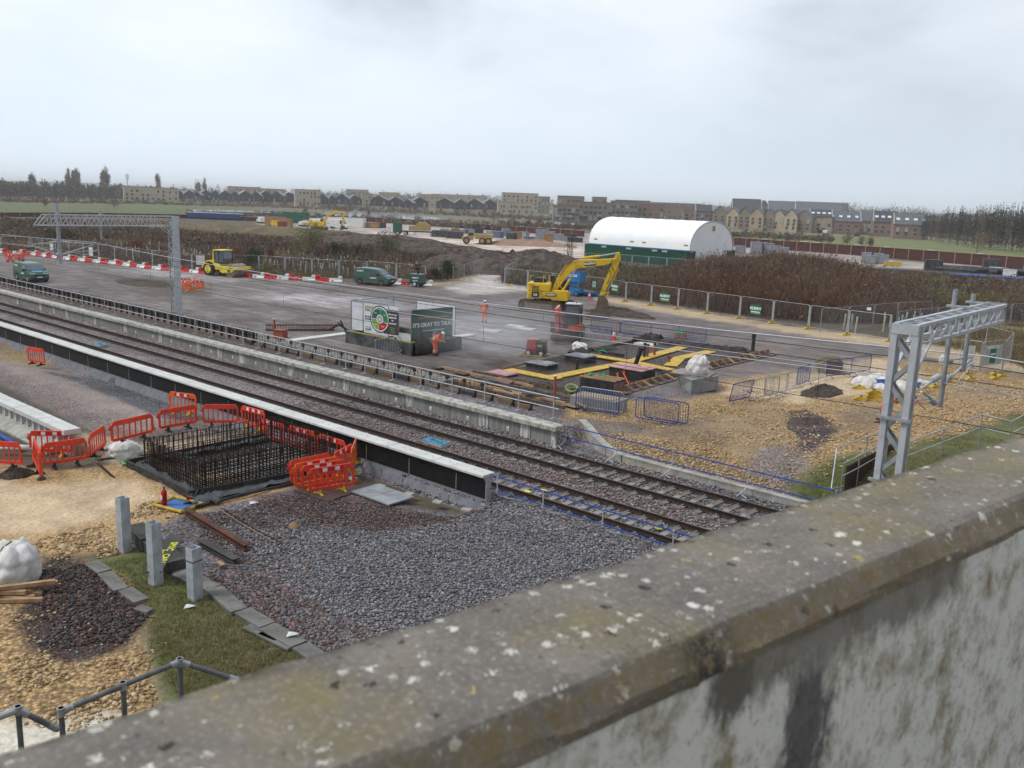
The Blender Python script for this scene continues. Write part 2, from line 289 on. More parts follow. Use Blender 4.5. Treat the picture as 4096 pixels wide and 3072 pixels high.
# (polygon, colour, edge softness m, noise wobble m, ballast, rubble, wet)
RECT=lambda x0,x1,y0,y1:np.array([(x0,y0),(x1,y0),(x1,y1),(x0,y1)])
ZN=[
 (P([(-40,470),(560,472),(1050,505),(1262,560),(1600,575),(1900,560),(2400,610),(2700,1000),(2300,1500),(700,1400),(-900,800)]),SCR,2,3,0,0,0),
 # green fields
 (P([(-400,432),(330,436),(560,448),(560,462),(0,463),(-400,460)]),FLD,3,4,0,0,0),
 (P([(1500,498),(1700,490),(1960,510),(2400,545),(2600,590),(2212,560),(1900,535),(1560,515)]),(0.145,0.165,0.06),1,2,0,0,0),
 (P([(1560,490),(2000,505),(2420,530),(2400,545),(1960,515),(1600,497)]),(0.20,0.17,0.09),1,2,0,0,0),
 # stock yard and pale haul road
 (P([(560,478),(900,478),(1250,505),(1600,515),(1900,560),(2300,590),(2300,625),(2000,598),(1700,585),(1570,572),(1262,562),(1040,528),(860,512),(560,500)]),(0.33,0.28,0.25),1,2,0,0,.5),
 (P([(800,500),(1000,512),(1262,532),(1262,562),(1120,548),(960,530),(800,512)]),(0.50,0.41,0.35),1,1.5,0,0,.8),
 (P([(1880,575),(2300,598),(2300,628),(2000,600)]),(0.12,0.10,0.09),1,2,0,0,0),
 (P([(2040,560),(2300,585),(2300,600),(1980,580)]),(0.36,0.31,0.27),1,1,0,0,0),
 # working area
 (P([(-400,540),(0,548),(140,560),(440,591),(755,609),(950,616),(1075,600),(1098,618),(1306,645),(1500,678),(1700,710),(1950,745),(2100,780),(2300,830),(2300,900),(1800,850),(1240,880),(1200,930),(600,760),(0,612),(-900,520)]),SITE,.6,.8,.35,0,.55),
 (np.array([(-160,28.3),(-22.7,28.3),(-22.7,31.2),(-160,31.2)]),(0.12,0.10,0.09),.2,.3,.6,0,.2),
 # access road
 (P([(1075,603),(1100,588),(1125,570),(1090,566),(1060,580),(1010,605),(960,622),(1000,640),(1150,628)]),(0.40,0.36,0.33),.8,1.2,0,0,.8),
 (P([(1000,760),(1180,860),(1250,880),(1380,850),(1300,830),(1120,790),(1060,765)]),(0.085,0.065,0.053),.4,.5,.3,0,.6),
 (P([(700,745),(1000,800),(1190,870),(1120,880),(900,830),(700,780)]),(0.10,0.082,0.07),.4,.4,.3,0,.5),
 (P([(1975,690),(2330,660),(2330,850),(2200,800),(2100,770),(1975,745)]),(0.155,0.12,0.065),1,2,0,0,0),
 (P([(880,606),(960,612),(1068,583),(1050,592),(990,612),(935,618)]),(0.40,0.31,0.2),.4,.5,0,.2,0),
 # light, half-dry patches and wet tracks on the working area
 (P([(330,575),(560,600),(480,610),(230,585)]),(0.26,0.24,0.235),1.5,2.5,.2,0,.7),
 (P([(560,628),(760,640),(900,662),(820,672),(640,655),(560,640)]),(0.29,0.265,0.265),1.5,2.5,.2,0,.8),
 (P([(900,690),(1080,680),(1140,720),(1060,760),(960,730)]),(0.22,0.20,0.205),2,2,.2,0,.8),
 (P([(240,600),(372,604),(440,640),(330,640)]),(0.105,0.082,0.07),1,1.5,.3,0,.3),
 (P([(1140,640),(1250,650),(1420,690),(1560,720),(1400,700),(1250,690),(1140,665)]),(0.15,0.125,0.115),1,1.5,.2,0,.4),
 (P([(1400,735),(1700,745),(1780,800),(1600,830),(1500,790)]),(0.17,0.145,0.132),1.5,2,.3,0,.4),
 (P([(1283,649),(1345,660),(1500,686),(1620,706),(1760,728),(1930,750),(2010,752),(1945,735),(1700,703),(1450,663),(1300,640)]),TAN,.5,.8,0,.1,.1),
 (P([(1940,735),(2100,760),(2212,790),(2300,820),(2212,812),(2080,790),(1960,760)]),TAN,.6,.8,0,.2,.1),
 # track bed
 (RECT(-170,12,20.7,28.6),BAL,.15,.25,1,0,0),
 (RECT(-34,8,24.5,25.7),BALR,.15,.6,1,0,0),
 (RECT(-34,8,27.9,31.0),(0.20,0.19,0.195),.15,.3,1,0,0),
 # ochre bank on the right
 (P([(1205,905),(1240,878),(1360,860),(1480,862),(1600,815),(1700,800),(1790,822),(1900,770),(2080,790),(2300,830),(2300,1100),(1790,1075),(1720,1050),(1500,1005),(1330,965),(1262,925)]),OCH,.35,.9,0,.9,0),
 (P([(1560,845),(1800,790),(1900,775),(1980,800),(1900,850),(1700,870)]),(0.55,0.42,0.27),.8,1.2,0,.3,0),
 (P([(1215,900),(1400,915),(1420,940),(1300,935),(1230,925)]),(0.22,0.18,0.14),.3,.5,.5,.3,0),
 (P([(1330,858),(1400,838),(1560,840),(1500,862),(1400,868)]),(0.17,0.155,0.15),.6,.5,.8,0,0),
 (P([(1500,1020),(1680,1000),(1760,1010),(1730,1045),(1600,1035)]),(0.22,0.205,0.19),.4,.8,1,.3,0),
 (P([(1620,960),(1780,975),(1760,1030),(1640,1005)]),(0.26,0.22,0.19),.4,.8,.5,.5,0),
 (P([(1692,880),(1740,873),(1790,905),(1810,940),(1770,955),(1735,958),(1712,935)],.7),(0.085,0.066,0.056),.12,.25,1,0,0),
 (P([(1420,915),(1560,900),(1640,930),(1560,965),(1440,950)]),(0.24,0.17,0.105),.5,1.0,0,.5,0),
 (P([(1620,870),(1700,880),(1690,960),(1600,985),(1560,930)]),(0.33,0.235,0.135),.5,1.2,0,.4,0),
 (P([(1800,900),(1900,880),(1960,930),(1830,960)]),(0.27,0.19,0.115),.5,1.0,0,.6,0),
 (P([(1990,860),(2120,830),(2212,850),(2100,890)]),(0.34,0.24,0.14),.5,1.0,0,.5,0),
 (P([(1280,925),(1480,960),(1700,1035),(1600,1030),(1400,975)]),(0.27,0.195,0.125),.3,.6,0,.6,0),
 (P([(1690,1030),(1790,1000),(1960,1005),(2300,900),(2300,960),(1900,1100),(1730,1060)]),GRS,.4,.6,0,.2,0),
 # near left: behind the black wall
 (P([(-300,640),(0,725),(120,790),(420,880),(560,905),(500,960),(330,990),(180,930),(0,830),(-300,720)],-.3),(0.21,0.18,0.16),.3,.4,.8,0,0),
 (P([(0,790),(120,850),(300,930),(420,900),(330,860),(160,800),(0,745)],-.3),(0.27,0.225,0.20),.8,.8,.2,.1,0),
 (P([(0,735),(90,750),(130,775),(60,790),(0,775)],-.3),(0.30,0.22,0.12),.3,.6,0,.5,0),
 (P([(110,800),(300,815),(420,900),(340,905),(230,850)],-.3),(0.13,0.14,0.145),.3,.5,1,0,0),
 (P([(0,830),(180,930),(330,985),(300,1000),(160,935),(0,850)],-.3),(0.10,0.08,0.06),.2,.3,.2,.4,0),
 (P([(160,930),(330,960),(480,935),(560,930),(640,1000),(430,1090),(300,1020),(230,1010)],-.3),(0.42,0.33,0.235),.3,.5,0,.4,0),
 (P([(-300,960),(80,1010),(280,1000),(330,1040),(430,1090),(640,1040),(600,1060),(420,1110),(330,1140),(250,1190),(60,1200),(-300,1220)],-.3),OCH,.25,.5,0,.5,0),
 (P([(-100,1045),(300,1035),(330,1080),(120,1150),(-100,1150)],-.3),(0.56,0.42,0.27),.4,.5,0,.08,0),
 # ballast heap in front
 (P([(400,1112),(620,1062),(760,1060),(900,1095),(1068,1095),(1110,1075),(1500,1190),(1500,1700),(640,1700),(690,1420),(560,1330),(450,1270),(340,1180),(360,1130)],-.3),BLUEG,.25,.35,1,0,0),
 (P([(440,1240),(560,1230),(700,1310),(820,1390),(680,1430),(560,1340)],-.3),(0.145,0.095,0.08),.6,.7,1,0,0),
 (P([(400,1110),(560,1120),(650,1200),(600,1260),(480,1230),(370,1150)],-.3),(0.13,0.12,0.115),.5,.5,1,0,0),
 (P([(560,1070),(760,1070),(940,1110),(1060,1100),(1000,1120),(800,1140),(600,1110)],-.3),(0.12,0.085,0.075),.3,.4,1,0,0),
 # near left corner
 (P([(-200,1200),(60,1195),(200,1215),(330,1190),(300,1320),(360,1700),(-200,1700)],-.3),OCH,.25,.4,0,.9,0),
 (P([(30,1240),(120,1200),(200,1215),(330,1330),(280,1400),(150,1440),(60,1420),(20,1340),(60,1290)],-.3),(0.075,0.055,0.046),.25,.4,1,.25,0),
 (P([(205,1210),(330,1190),(400,1250),(480,1320),(700,1440),(700,1700),(340,1700),(360,1480),(320,1400),(325,1330),(280,1260)],-.3),GRS,.2,.4,0,0,0),
 (P([(420,1330),(560,1360),(650,1430),(600,1500),(440,1460),(380,1400)],-.3),(0.15,0.125,0.07),.4,.6,0,0,0),
 (P([(-100,1560),(100,1555),(260,1530),(240,1700),(-100,1700)],-.3),(0.60,0.55,0.46),.3,.2,0,0,0),
]
def paint(x,y):
    n1=fbm(x,y,1.3,21)-.5;n2=fbm(x,y,6,33,3)-.5
    C=np.empty(x.shape+(3,));C[:]=(0.13,0.115,0.07);A=np.zeros(x.shape+(3,))
    d0=np.hypot(x,y);g=fbm(x,y,90,40,4)
    C=C*(0.8+0.5*g[...,None])
    k=sstep(.45,.6,fbm(x,y,140,44,3))[...,None];C=C*(1-k*.6)+np.array((0.13,0.16,0.07))*k*.6
    for poly,c,soft,wob,ba,ru,we in ZN:
        dd=inside(poly,x,y)+n1*wob*1.6+n2*wob*1.0
        t=sstep(-soft,soft,dd)[...,None]
        C=C*(1-t)+np.array(c)*t;A=A*(1-t)+np.array((ba,ru,we))*t
    big=0.80+0.4*fbm(x,y,7,77,5);C=C*big[...,None]
    s=sstep(.52,.70,fbm(x*0.45+y*.2,y,2.4,91,4))*sstep(31,33,y)*sstep(0.3,.5,A[...,2]);C=C*(1+0.35*s[...,None])
    d=sstep(.55,.72,fbm(x,y*1.2,3.5,93,4));C=C*(1-0.22*(d*(1-A[...,1]))[...,None])
    return np.clip(C,0,.9),A
def build_ground():
    az0=-YAW     # heading measured clockwise from +Y
    fine=np.radians(np.arange(-46,52.01,0.28));coarse=np.radians(np.arange(56,314,6.0))
    az=np.concatenate([fine,coarse])+az0
    r=[1.5,3.0]
    while r[-1]<60:r.append(r[-1]*1.0095 if r[-1]>9 else r[-1]*1.12)
    while r[-1]<6500:r.append(r[-1]*1.02)
    r=np.array(r);A_,R_=np.meshgrid(az,r);X=np.sin(A_)*R_;Y=np.cos(A_)*R_;Z=zg(X,Y)
    C,A=paint(X,Y)
    nr,na=X.shape;V=np.stack([X,Y,Z],-1).reshape(-1,3)
    i,j=np.meshgrid(np.arange(nr-1),np.arange(na),indexing='ij');j2=(j+1) % na
    F=np.stack([i*na+j,i*na+j2,(i+1)*na+j2,(i+1)*na+j],-1).reshape(-1,4)[:,::-1]
    o=raw('ground',V,F,ground_mat(),smooth=True)
    me=o.data
    for nm,D in (('zone',C),('stones',A)):
        at=me.color_attributes.new(nm,'FLOAT_COLOR','POINT');B=np.ones((nr*na,4),np.float32);B[:,:3]=D.reshape(-1,3);at.data.foreach_set('color',B.ravel())
    tag(o,kind='structure')
def ground_mat():
    mt=bpy.data.materials.new('ground_surface');mt.use_nodes=True;n=mt.node_tree;b=n.nodes['Principled BSDF'];L=n.links.new
    def N(t,**k):
        q=n.nodes.new(t)
        for a,v in k.items():setattr(q,a,v)
        return q
    g=N('ShaderNodeNewGeometry');a1=N('ShaderNodeAttribute',attribute_name='zone');a2=N('ShaderNodeAttribute',attribute_name='stones')
    sp=N('ShaderNodeSeparateColor');L(a2.outputs['Color'],sp.inputs[0])
    def vor(s,sh='F1'):
        q=N('ShaderNodeTexVoronoi',feature=sh);q.inputs['Scale'].default_value=s;L(g.outputs['Position'],q.inputs['Vector']);return q
    def noise(s,d=5):
        q=N('ShaderNodeTexNoise');q.inputs['Scale'].default_value=s;q.inputs['Detail'].default_value=d;q.inputs['Roughness'].default_value=.65;L(g.outputs['Position'],q.inputs['Vector']);return q
    def math_(op,a,c,cl=False):
        q=N('ShaderNodeMath',operation=op,use_clamp=cl)
        for i,s in enumerate((a,c)):
            if isinstance(s,(int,float)):q.inputs[i].default_value=s
            else:L(s,q.inputs[i])
        return q.outputs[0]
    vb=vor(15);vr=vor(10);ng=noise(9);nm=noise(1.1,6);nf=noise(40,3)
    def cell(v,lo,hi):
        s=N('ShaderNodeSeparateColor');L(v.outputs['Color'],s.inputs[0]);q=N('ShaderNodeMapRange');q.inputs['To Min'].default_value=lo;q.inputs['To Max'].default_value=hi;L(s.outputs[0],q.inputs['Value'])
        e=N('ShaderNodeMapRange');e.inputs['From Min'].default_value=.25;e.inputs['From Max'].default_value=.75;e.inputs['To Min'].default_value=1;e.inputs['To Max'].default_value=.35;L(v.outputs['Distance'],e.inputs['Value'])
        return math_('MULTIPLY',q.outputs[0],e.outputs[0]),s
    cb,sb=cell(vb,.45,2.0);crb,srb=cell(vr,.62,1.55)
    def mixf(f,b_):# 1*(1-f)+b*f
        return math_('ADD',math_('SUBTRACT',1.0,f),math_('MULTIPLY',f,b_))
    k=math_('MULTIPLY',mixf(sp.outputs[0],cb),mixf(sp.outputs[1],crb))
    r1=N('ShaderNodeMapRange');r1.inputs['From Min'].default_value=.3;r1.inputs['From Max'].default_value=.7;r1.inputs['To Min'].default_value=.72;r1.inputs['To Max'].default_value=1.3;L(ng.outputs['Fac'],r1.inputs['Value'])
    r2=N('ShaderNodeMapRange');r2.inputs['From Min'].default_value=.3;r2.inputs['From Max'].default_value=.7;r2.inputs['To Min'].default_value=.80;r2.inputs['To Max'].default_value=1.2;L(nm.outputs['Fac'],r2.inputs['Value'])
    r3=N('ShaderNodeMapRange');r3.inputs['From Min'].default_value=.3;r3.inputs['From Max'].default_value=.7;r3.inputs['To Min'].default_value=.75;r3.inputs['To Max'].default_value=1.25;L(nf.outputs['Fac'],r3.inputs['Value'])
    k=math_('MULTIPLY',math_('MULTIPLY',k,r1.outputs[0]),math_('MULTIPLY',r2.outputs[0],r3.outputs[0]))
    mpx=N('ShaderNodeMapping');mpx.inputs['Rotation'].default_value=(0,0,.22);mpx.inputs['Scale'].default_value=(.13,1.5,1);L(g.outputs['Position'],mpx.inputs[0]);nt_=N('ShaderNodeTexNoise');nt_.inputs['Scale'].default_value=1.6;nt_.inputs['Detail'].default_value=4;nt_.inputs['Distortion'].default_value=.6;L(mpx.outputs[0],nt_.inputs['Vector'])
    rt=N('ShaderNodeMapRange');rt.inputs['From Min'].default_value=.36;rt.inputs['From Max'].default_value=.64;rt.inputs['To Min'].default_value=.62;rt.inputs['To Max'].default_value=1.3;L(nt_.outputs['Fac'],rt.inputs['Value']);k=math_('MULTIPLY',k,mixf(math_('MULTIPLY',sp.outputs[2],1.25,True),rt.outputs[0]))
    vm=N('ShaderNodeVectorMath',operation='SCALE');L(a1.outputs['Color'],vm.inputs[0]);L(k,vm.inputs['Scale'])
    # single stones differ in hue: warm against blue grey
    hue=N('ShaderNodeMixRGB',blend_type='MULTIPLY');ramp=N('ShaderNodeValToRGB');ramp.color_ramp.elements[0].color=(1.25,.92,.85,1);ramp.color_ramp.elements[1].color=(.86,1.0,1.14,1)
    ramp.color_ramp.elements[0].position=.3;ramp.color_ramp.elements[1].position=.6
    L(sb.outputs[1],ramp.inputs[0]);L(sp.outputs[0],hue.inputs['Fac']);L(vm.outputs[0],hue.inputs['Color1']);L(ramp.outputs[0],hue.inputs['Color2'])
    L(hue.outputs[0],b.inputs['Base Color'])
    wr=N('ShaderNodeMapRange');wr.inputs['From Min'].default_value=.42;wr.inputs['From Max'].default_value=.62;L(noise(.45,5).outputs['Fac'],wr.inputs['Value'])
    w=math_('MULTIPLY',wr.outputs[0],sp.outputs[2]);rg=math_('SUBTRACT',.88,math_('MULTIPLY',w,.62));L(rg,b.inputs['Roughness'])
    b.inputs['Specular IOR Level'].default_value=.3
    hb=math_('MULTIPLY',math_('SUBTRACT',1,vb.outputs['Distance']),math_('MULTIPLY',sp.outputs[0],1.0));hr=math_('MULTIPLY',math_('SUBTRACT',1,vr.outputs['Distance']),math_('MULTIPLY',sp.outputs[1],2.0))
    hh=math_('ADD',math_('ADD',hb,hr),math_('MULTIPLY',ng.outputs['Fac'],math_('SUBTRACT',1.0,w)))
    bp=N('ShaderNodeBump');bp.inputs['Strength'].default_value=.8;bp.inputs['Distance'].default_value=.05;L(hh,bp.inputs['Height']);L(bp.outputs[0],b.inputs['Normal'])
    return mt
build_ground()
# loose stones lying on the ground: real small rocks, scattered
def stones(name,poly,n,s0,s1,cols,seed,sink=.3,zoff=0.0,clump=None):
    rg=np.random.default_rng(seed);x0,y0=poly.min(0);x1,y1=poly.max(0)
    x=rg.uniform(x0,x1,n*3);y=rg.uniform(y0,y1,n*3);d=inside(poly,x,y)+(fbm(x,y,1.0,seed)-.5)*1.0
    keep=d>0
    if clump is not None:keep &= fbm(x,y,clump,seed+3)>rg.uniform(.38,.66,n*3)
    x=x[keep][:n];y=y[keep][:n];n=len(x)
    base=np.array([(1,0,0),(-1,0,0),(0,1,0),(0,-1,0),(0,0,1),(0,0,-1)],float)
    fc=np.array([(0,2,4),(2,1,4),(1,3,4),(3,0,4),(2,0,5),(1,2,5),(3,1,5),(0,3,5)])
    # a bevelled octahedron: 12 corner points
    sub=[];ed={};F2=[]
    for t in fc:
        mid=[]
        for a,b_ in ((t[0],t[1]),(t[1],t[2]),(t[2],t[0])):
            kx=(min(a,b_),max(a,b_))
            if kx not in ed:ed[kx]=len(sub);p=base[a]+base[b_];sub.append(p/np.linalg.norm(p)*1.0)
            mid.append(ed[kx])
        F2.append(tuple(mid))
    sub=np.array(sub)
    vt={i:[k for k,m_ in ed.items() if i in k] for i in range(6)}
    for i in range(6):
        ids=[ed[k] for k in vt[i]];c=base[i];ref=sub[ids[0]]-c*(sub[ids[0]]@c);w2=np.cross(c,ref)
        ids.sort(key=lambda q:math.atan2((sub[q]@w2),(sub[q]@ref)));F2 += [(ids[0],ids[1],ids[2]),(ids[0],ids[2],ids[3])]
    F2=np.array(F2);m_=len(sub)
    S=rg.uniform(s0,s1,n)*rg.choice([.6,.8,1,1.4],n);V=sub[None]*(1+rg.uniform(-.28,.28,(n,m_,1)))*np.stack([S,S*rg.uniform(.6,1,n),S*rg.uniform(.4,.8,n)],1)[:,None]
    a=rg.uniform(0,2*PI,n);ca,sa=np.cos(a)[:,None],np.sin(a)[:,None]
    X=V[...,0]*ca-V[...,1]*sa+x[:,None];Y=V[...,0]*sa+V[...,1]*ca+y[:,None];Z=V[...,2]+(zg(x,y)+S*.5*(1-sink)+zoff)[:,None]
    Vv=np.stack([X,Y,Z],-1).reshape(-1,3);Ff=(F2[None]+(np.arange(n)*m_)[:,None,None]).reshape(-1,3)
    mi=np.repeat(rg.integers(0,len(cols),n),len(F2))
    return tag(raw(name,Vv,Ff,cols,mi),kind='stuff')
och=[M('ochre_stone',(0.50,0.36,0.20),.9,0,(0.44,0.31,0.16),6),M('pale_ochre_stone',(0.60,0.48,0.32),.9,0,(0.46,0.35,0.22),6),M('brown_ochre_stone',(0.30,0.20,0.11),.9,0,(0.22,0.14,0.075),6),M('ochre_stone_mid',(0.42,0.30,0.165),.9,0,(0.33,0.225,0.115),6)]
grs=[M('blue_grey_stone',(0.20,0.215,0.24),.75,0,(0.14,0.15,0.17),20),M('pink_grey_stone',(0.25,0.20,0.185),.75,0,(0.2,0.15,0.14),20),M('dark_stone',(0.085,0.085,0.095),.75,0,(0.06,0.06,0.065),20),M('light_grey_stone',(0.34,0.33,0.33),.75,0,(0.25,0.24,0.24),20),M('mid_grey_stone',(0.17,0.17,0.18),.75,0,(0.12,0.12,0.13),20)]
rdd=[grs[1],grs[2],M('red_brown_stone',(0.17,0.10,0.08),.8,0,(0.11,0.065,0.055),20),grs[4]]
o=stones('rubble',P([(-30,1195),(250,1130),(330,1080),(410,1095),(330,1150),(250,1200),(60,1205),(-30,1215)],-.3),2600,.022,.06,och,1,clump=.7);tag(o,'loose yellow limestone rubble edging the flat sandy bank','rubble')
o=stones('rubble',P([(-60,1290),(60,1330),(150,1440),(290,1400),(330,1340),(350,1480),(260,1560),(-60,1560)],-.3),3400,.02,.055,och,2,clump=.8);tag(o,'loose yellow limestone rubble in the near left corner','rubble')
o=stones('rubble',P([(30,1230),(200,1210),(330,1330),(280,1400),(60,1420)],-.3),350,.015,.04,och,8);tag(o,'scattered yellow stones on the dark gravel patch','rubble')
o=stones('rubble',P([(1250,950),(1420,925),(1600,850),(1700,860),(1720,1030),(1600,1030),(1340,975)],.2),5000,.018,.055,och,3,clump=1.6);tag(o,'yellow rubble tipped on the slope above the tracks','rubble')
o=stones('rubble',P([(1700,860),(1900,850),(2100,800),(2260,830),(2260,900),(1960,985),(1800,1000),(1700,1010)],.9),8000,.018,.058,och,4,clump=2);tag(o,'yellow rubble covering the bank beside the lattice mast','rubble')
o=stones('rubble',P([(1290,945),(1420,978),(1700,1052),(1690,1040),(1450,970),(1320,935)],.2),1500,.025,.06,och,5);tag(o,'yellow stones heaped behind the long concrete kerb','rubble')
o=stones('rubble',P([(150,985),(420,930),(520,945),(320,1030),(180,1020)],-.3),500,.015,.04,och,12);tag(o,'yellow stones scattered by the red barriers','rubble')
o=stones('gravel',P([(600,1150),(800,1150),(960,1128),(1068,1106),(1120,1080),(1500,1190),(1300,1300),(760,1400),(560,1240),(430,1130)],-.3),34000,.02,.042,grs,6,sink=0);tag(o,'blue grey ballast spread in front of the black wall','gravel')
o=stones('gravel',P([(430,1110),(640,1072),(760,1080),(930,1112),(1060,1104),(960,1130),(800,1155),(600,1155),(520,1230),(430,1180)],-.3),9000,.016,.036,[rdd[2],grs[2],M('black_brown_stone',(.055,.04,.035),.8),grs[1]],46,sink=0);tag(o,'dark brown muddy gravel in front of the cage and the nested barriers','gravel')
o=stones('gravel',P([(440,1240),(600,1240),(820,1390),(690,1420),(560,1340)],-.3),5000,.025,.05,rdd,7,sink=0);tag(o,'reddish brown gravel along the line of concrete troughs','gravel')
o=stones('gravel',P([(60,1230),(200,1215),(320,1330),(270,1390),(100,1400)],-.3),3500,.025,.05,[grs[2],M('black_brown_stone',(.055,.04,.035),.8),rdd[2],MATS['black_brown_stone']],9,sink=0);tag(o,'dark wet gravel patch by the timber pile','gravel')
tag(stones('gravel',P([(1690,905),(1740,895),(1790,925),(1808,950),(1760,965),(1735,960)],.9),2500,.015,.04,[grs[2],rdd[2],grs[4]],42),'dark gravel patch tipped down the yellow bank','gravel')
def ball(name,x0,x1,y0,y1,n,cols,seed,lab):
    tag(stones(name,RECT(x0,x1,y0,y1),n,.03,.055,cols,seed,sink=0),lab,'ballast')
ball('ballast',-36,-4,24.25,25.85,9000,[grs[1],grs[1],grs[3],grs[4],rdd[2]],31,'pinkish ballast between the two railway tracks')
ball('ballast',-36,-4,22.75,23.95,4500,grs,32,'grey ballast between the rails of the nearer track')
ball('ballast',-36,-4,26.15,27.35,4500,grs,33,'grey ballast between the rails of the farther track')
ball('ballast',-36,-4,27.65,28.8,5500,grs,34,'grey ballast along the far side of the tracks')
ball('ballast',-24,-4,20.8,22.4,5500,grs,35,'grey ballast along the near side of the tracks')
# ------------------------------------------------------------------ parapet in the foreground, and the bridge it belongs to
def parapet():
    d=Vector((0.17188,0.98511,0)).normalized();n=Vector((-d.y,d.x,0))
    def Q(a,p,z):return d*a+n*p+Vector((0,0,z))
    root=thing('parapet_wall','weathered concrete parapet with white lichen spots running across the foreground','wall',(Q(0,1.5,7.6)))
    mt=bpy.data.materials.new('lichen_concrete');mt.use_nodes=True;nn=mt.node_tree;b=nn.nodes['Principled BSDF'];L=nn.links.new
    def N(t,**k):
        q=nn.nodes.new(t)
        for a,v in k.items():setattr(q,a,v)
        return q
    t=N('ShaderNodeTexCoord')
    def nz(s,dt=5,rough=.6,off=0,sz=1,dist=0):
        mp_=N('ShaderNodeMapping');mp_.inputs['Location'].default_value=(off,off*.7,off*.3);mp_.inputs['Scale'].default_value=(1,1,sz);L(t.outputs['Object'],mp_.inputs[0])
        q=N('ShaderNodeTexNoise');q.inputs['Scale'].default_value=s;q.inputs['Detail'].default_value=dt;q.inputs['Roughness'].default_value=rough;q.inputs['Distortion'].default_value=dist;L(mp_.outputs[0],q.inputs['Vector']);return q.outputs['Fac']
    def ramp(f,stops):
        q=N('ShaderNodeValToRGB');el=q.color_ramp.elements
        while len(el)<len(stops):el.new(.5)
        for e_,(p_,c_) in zip(el,stops):e_.position=p_;e_.color=(*c_,1)
        L(f,q.inputs[0]);return q.outputs[0]
    def mx(f,a,b_,bt='MIX'):
        q=N('ShaderNodeMixRGB',blend_type=bt)
        for i,s in ((0,f),(1,a),(2,b_)):
            if isinstance(s,(int,float)):q.inputs[i].default_value=s
            elif isinstance(s,tuple):q.inputs[i].default_value=(*s,1)
            else:L(s,q.inputs[i])
        return q.outputs[0]
    def spots(scale,th,off,amt):
        v=N('ShaderNodeTexVoronoi');v.inputs['Scale'].default_value=scale;mp_=N('ShaderNodeMapping');mp_.inputs['Location'].default_value=(off,)*3
        wob=N('ShaderNodeMixRGB',blend_type='ADD');wob.inputs[0].default_value=.055;nzc=N('ShaderNodeTexNoise');nzc.inputs['Scale'].default_value=scale*3.4;nzc.inputs['Detail'].default_value=4;L(t.outputs['Object'],nzc.inputs['Vector'])
        L(t.outputs['Object'],wob.inputs[1]);L(nzc.outputs['Color'],wob.inputs[2]);L(wob.outputs[0],mp_.inputs[0]);L(mp_.outputs[0],v.inputs['Vector'])
        s=N('ShaderNodeSeparateColor');L(v.outputs['Color'],s.inputs[0])
        r_=N('ShaderNodeMapRange');r_.inputs['From Min'].default_value=1-amt;r_.inputs['From Max'].default_value=1;r_.inputs['To Max'].default_value=th;L(s.outputs[0],r_.inputs[0])
        c_=N('ShaderNodeMath',operation='LESS_THAN');L(v.outputs['Distance'],c_.inputs[0]);L(r_.outputs[0],c_.inputs[1]);return c_.outputs[0]
    base=ramp(nz(3.2,7,.65),[(.32,(0.095,0.086,0.078)),(.5,(0.148,0.132,0.115)),(.68,(0.215,0.19,0.16))])
    base=mx(ramp(nz(2.1,5,.6,5),[(.48,(0,0,0)),(.66,(.75,.75,.75))]),base,(0.19,0.155,0.065))
    base=mx(ramp(nz(60,4,.8,9),[(.52,(0,0,0)),(.70,(.8,.8,.8))]),base,(0.36,0.31,0.26))
    base=mx(ramp(nz(26,4,.7,19),[(.62,(0,0,0)),(.72,(.85,.85,.85))]),base,(0.04,0.036,0.03))
    gy=mx(spots(17,.36,11,.06),base,(0.42,0.33,0.08));w1=mx(spots(15,.31,3,.17),gy,(0.62,0.60,0.53));w2=mx(spots(30,.42,7,.24),w1,(0.52,0.51,0.45));w3=mx(spots(22,.40,27,.10),w2,(0.035,0.025,0.02))
    sxyz=N('ShaderNodeSeparateXYZ');L(t.outputs['Object'],sxyz.inputs[0]);zz_=N('ShaderNodeMapRange');zz_.inputs['From Min'].default_value=1.243;zz_.inputs['From Max'].default_value=1.222;L(sxyz.outputs['Z'],zz_.inputs[0])
    fr_=N('ShaderNodeMath',operation='MULTIPLY');L(zz_.outputs[0],fr_.inputs[0]);L(ramp(nz(14,6,.75,31),[(.40,(.15,.15,.15)),(.60,(.9,.9,.9))]),fr_.inputs[1]);w3=mx(fr_.outputs[0],w3,(0.15,0.105,0.05))
    dn_=N('ShaderNodeVectorMath',operation='DOT_PRODUCT');L(t.outputs['Object'],dn_.inputs[0]);dn_.inputs[1].default_value=tuple(d);ab_=N('ShaderNodeMath',operation='SUBTRACT');L(dn_.outputs['Value'],ab_.inputs[0]);ab_.inputs[1].default_value=1.63;a2_=N('ShaderNodeMath',operation='ABSOLUTE');L(ab_.outputs[0],a2_.inputs[0]);r2_=N('ShaderNodeMapRange');r2_.inputs['From Min'].default_value=.14;r2_.inputs['From Max'].default_value=.02;L(a2_.outputs[0],r2_.inputs[0])
    m3_=N('ShaderNodeMath',operation='MULTIPLY');L(r2_.outputs[0],m3_.inputs[0]);L(zz_.outputs[0],m3_.inputs[1]);m4_=N('ShaderNodeMath',operation='MULTIPLY');L(m3_.outputs[0],m4_.inputs[0]);L(ramp(nz(30,5,.8,37),[(.40,(0,0,0)),(.52,(1,1,1))]),m4_.inputs[1]);w3=mx(m4_.outputs[0],w3,(0.035,0.03,0.022))
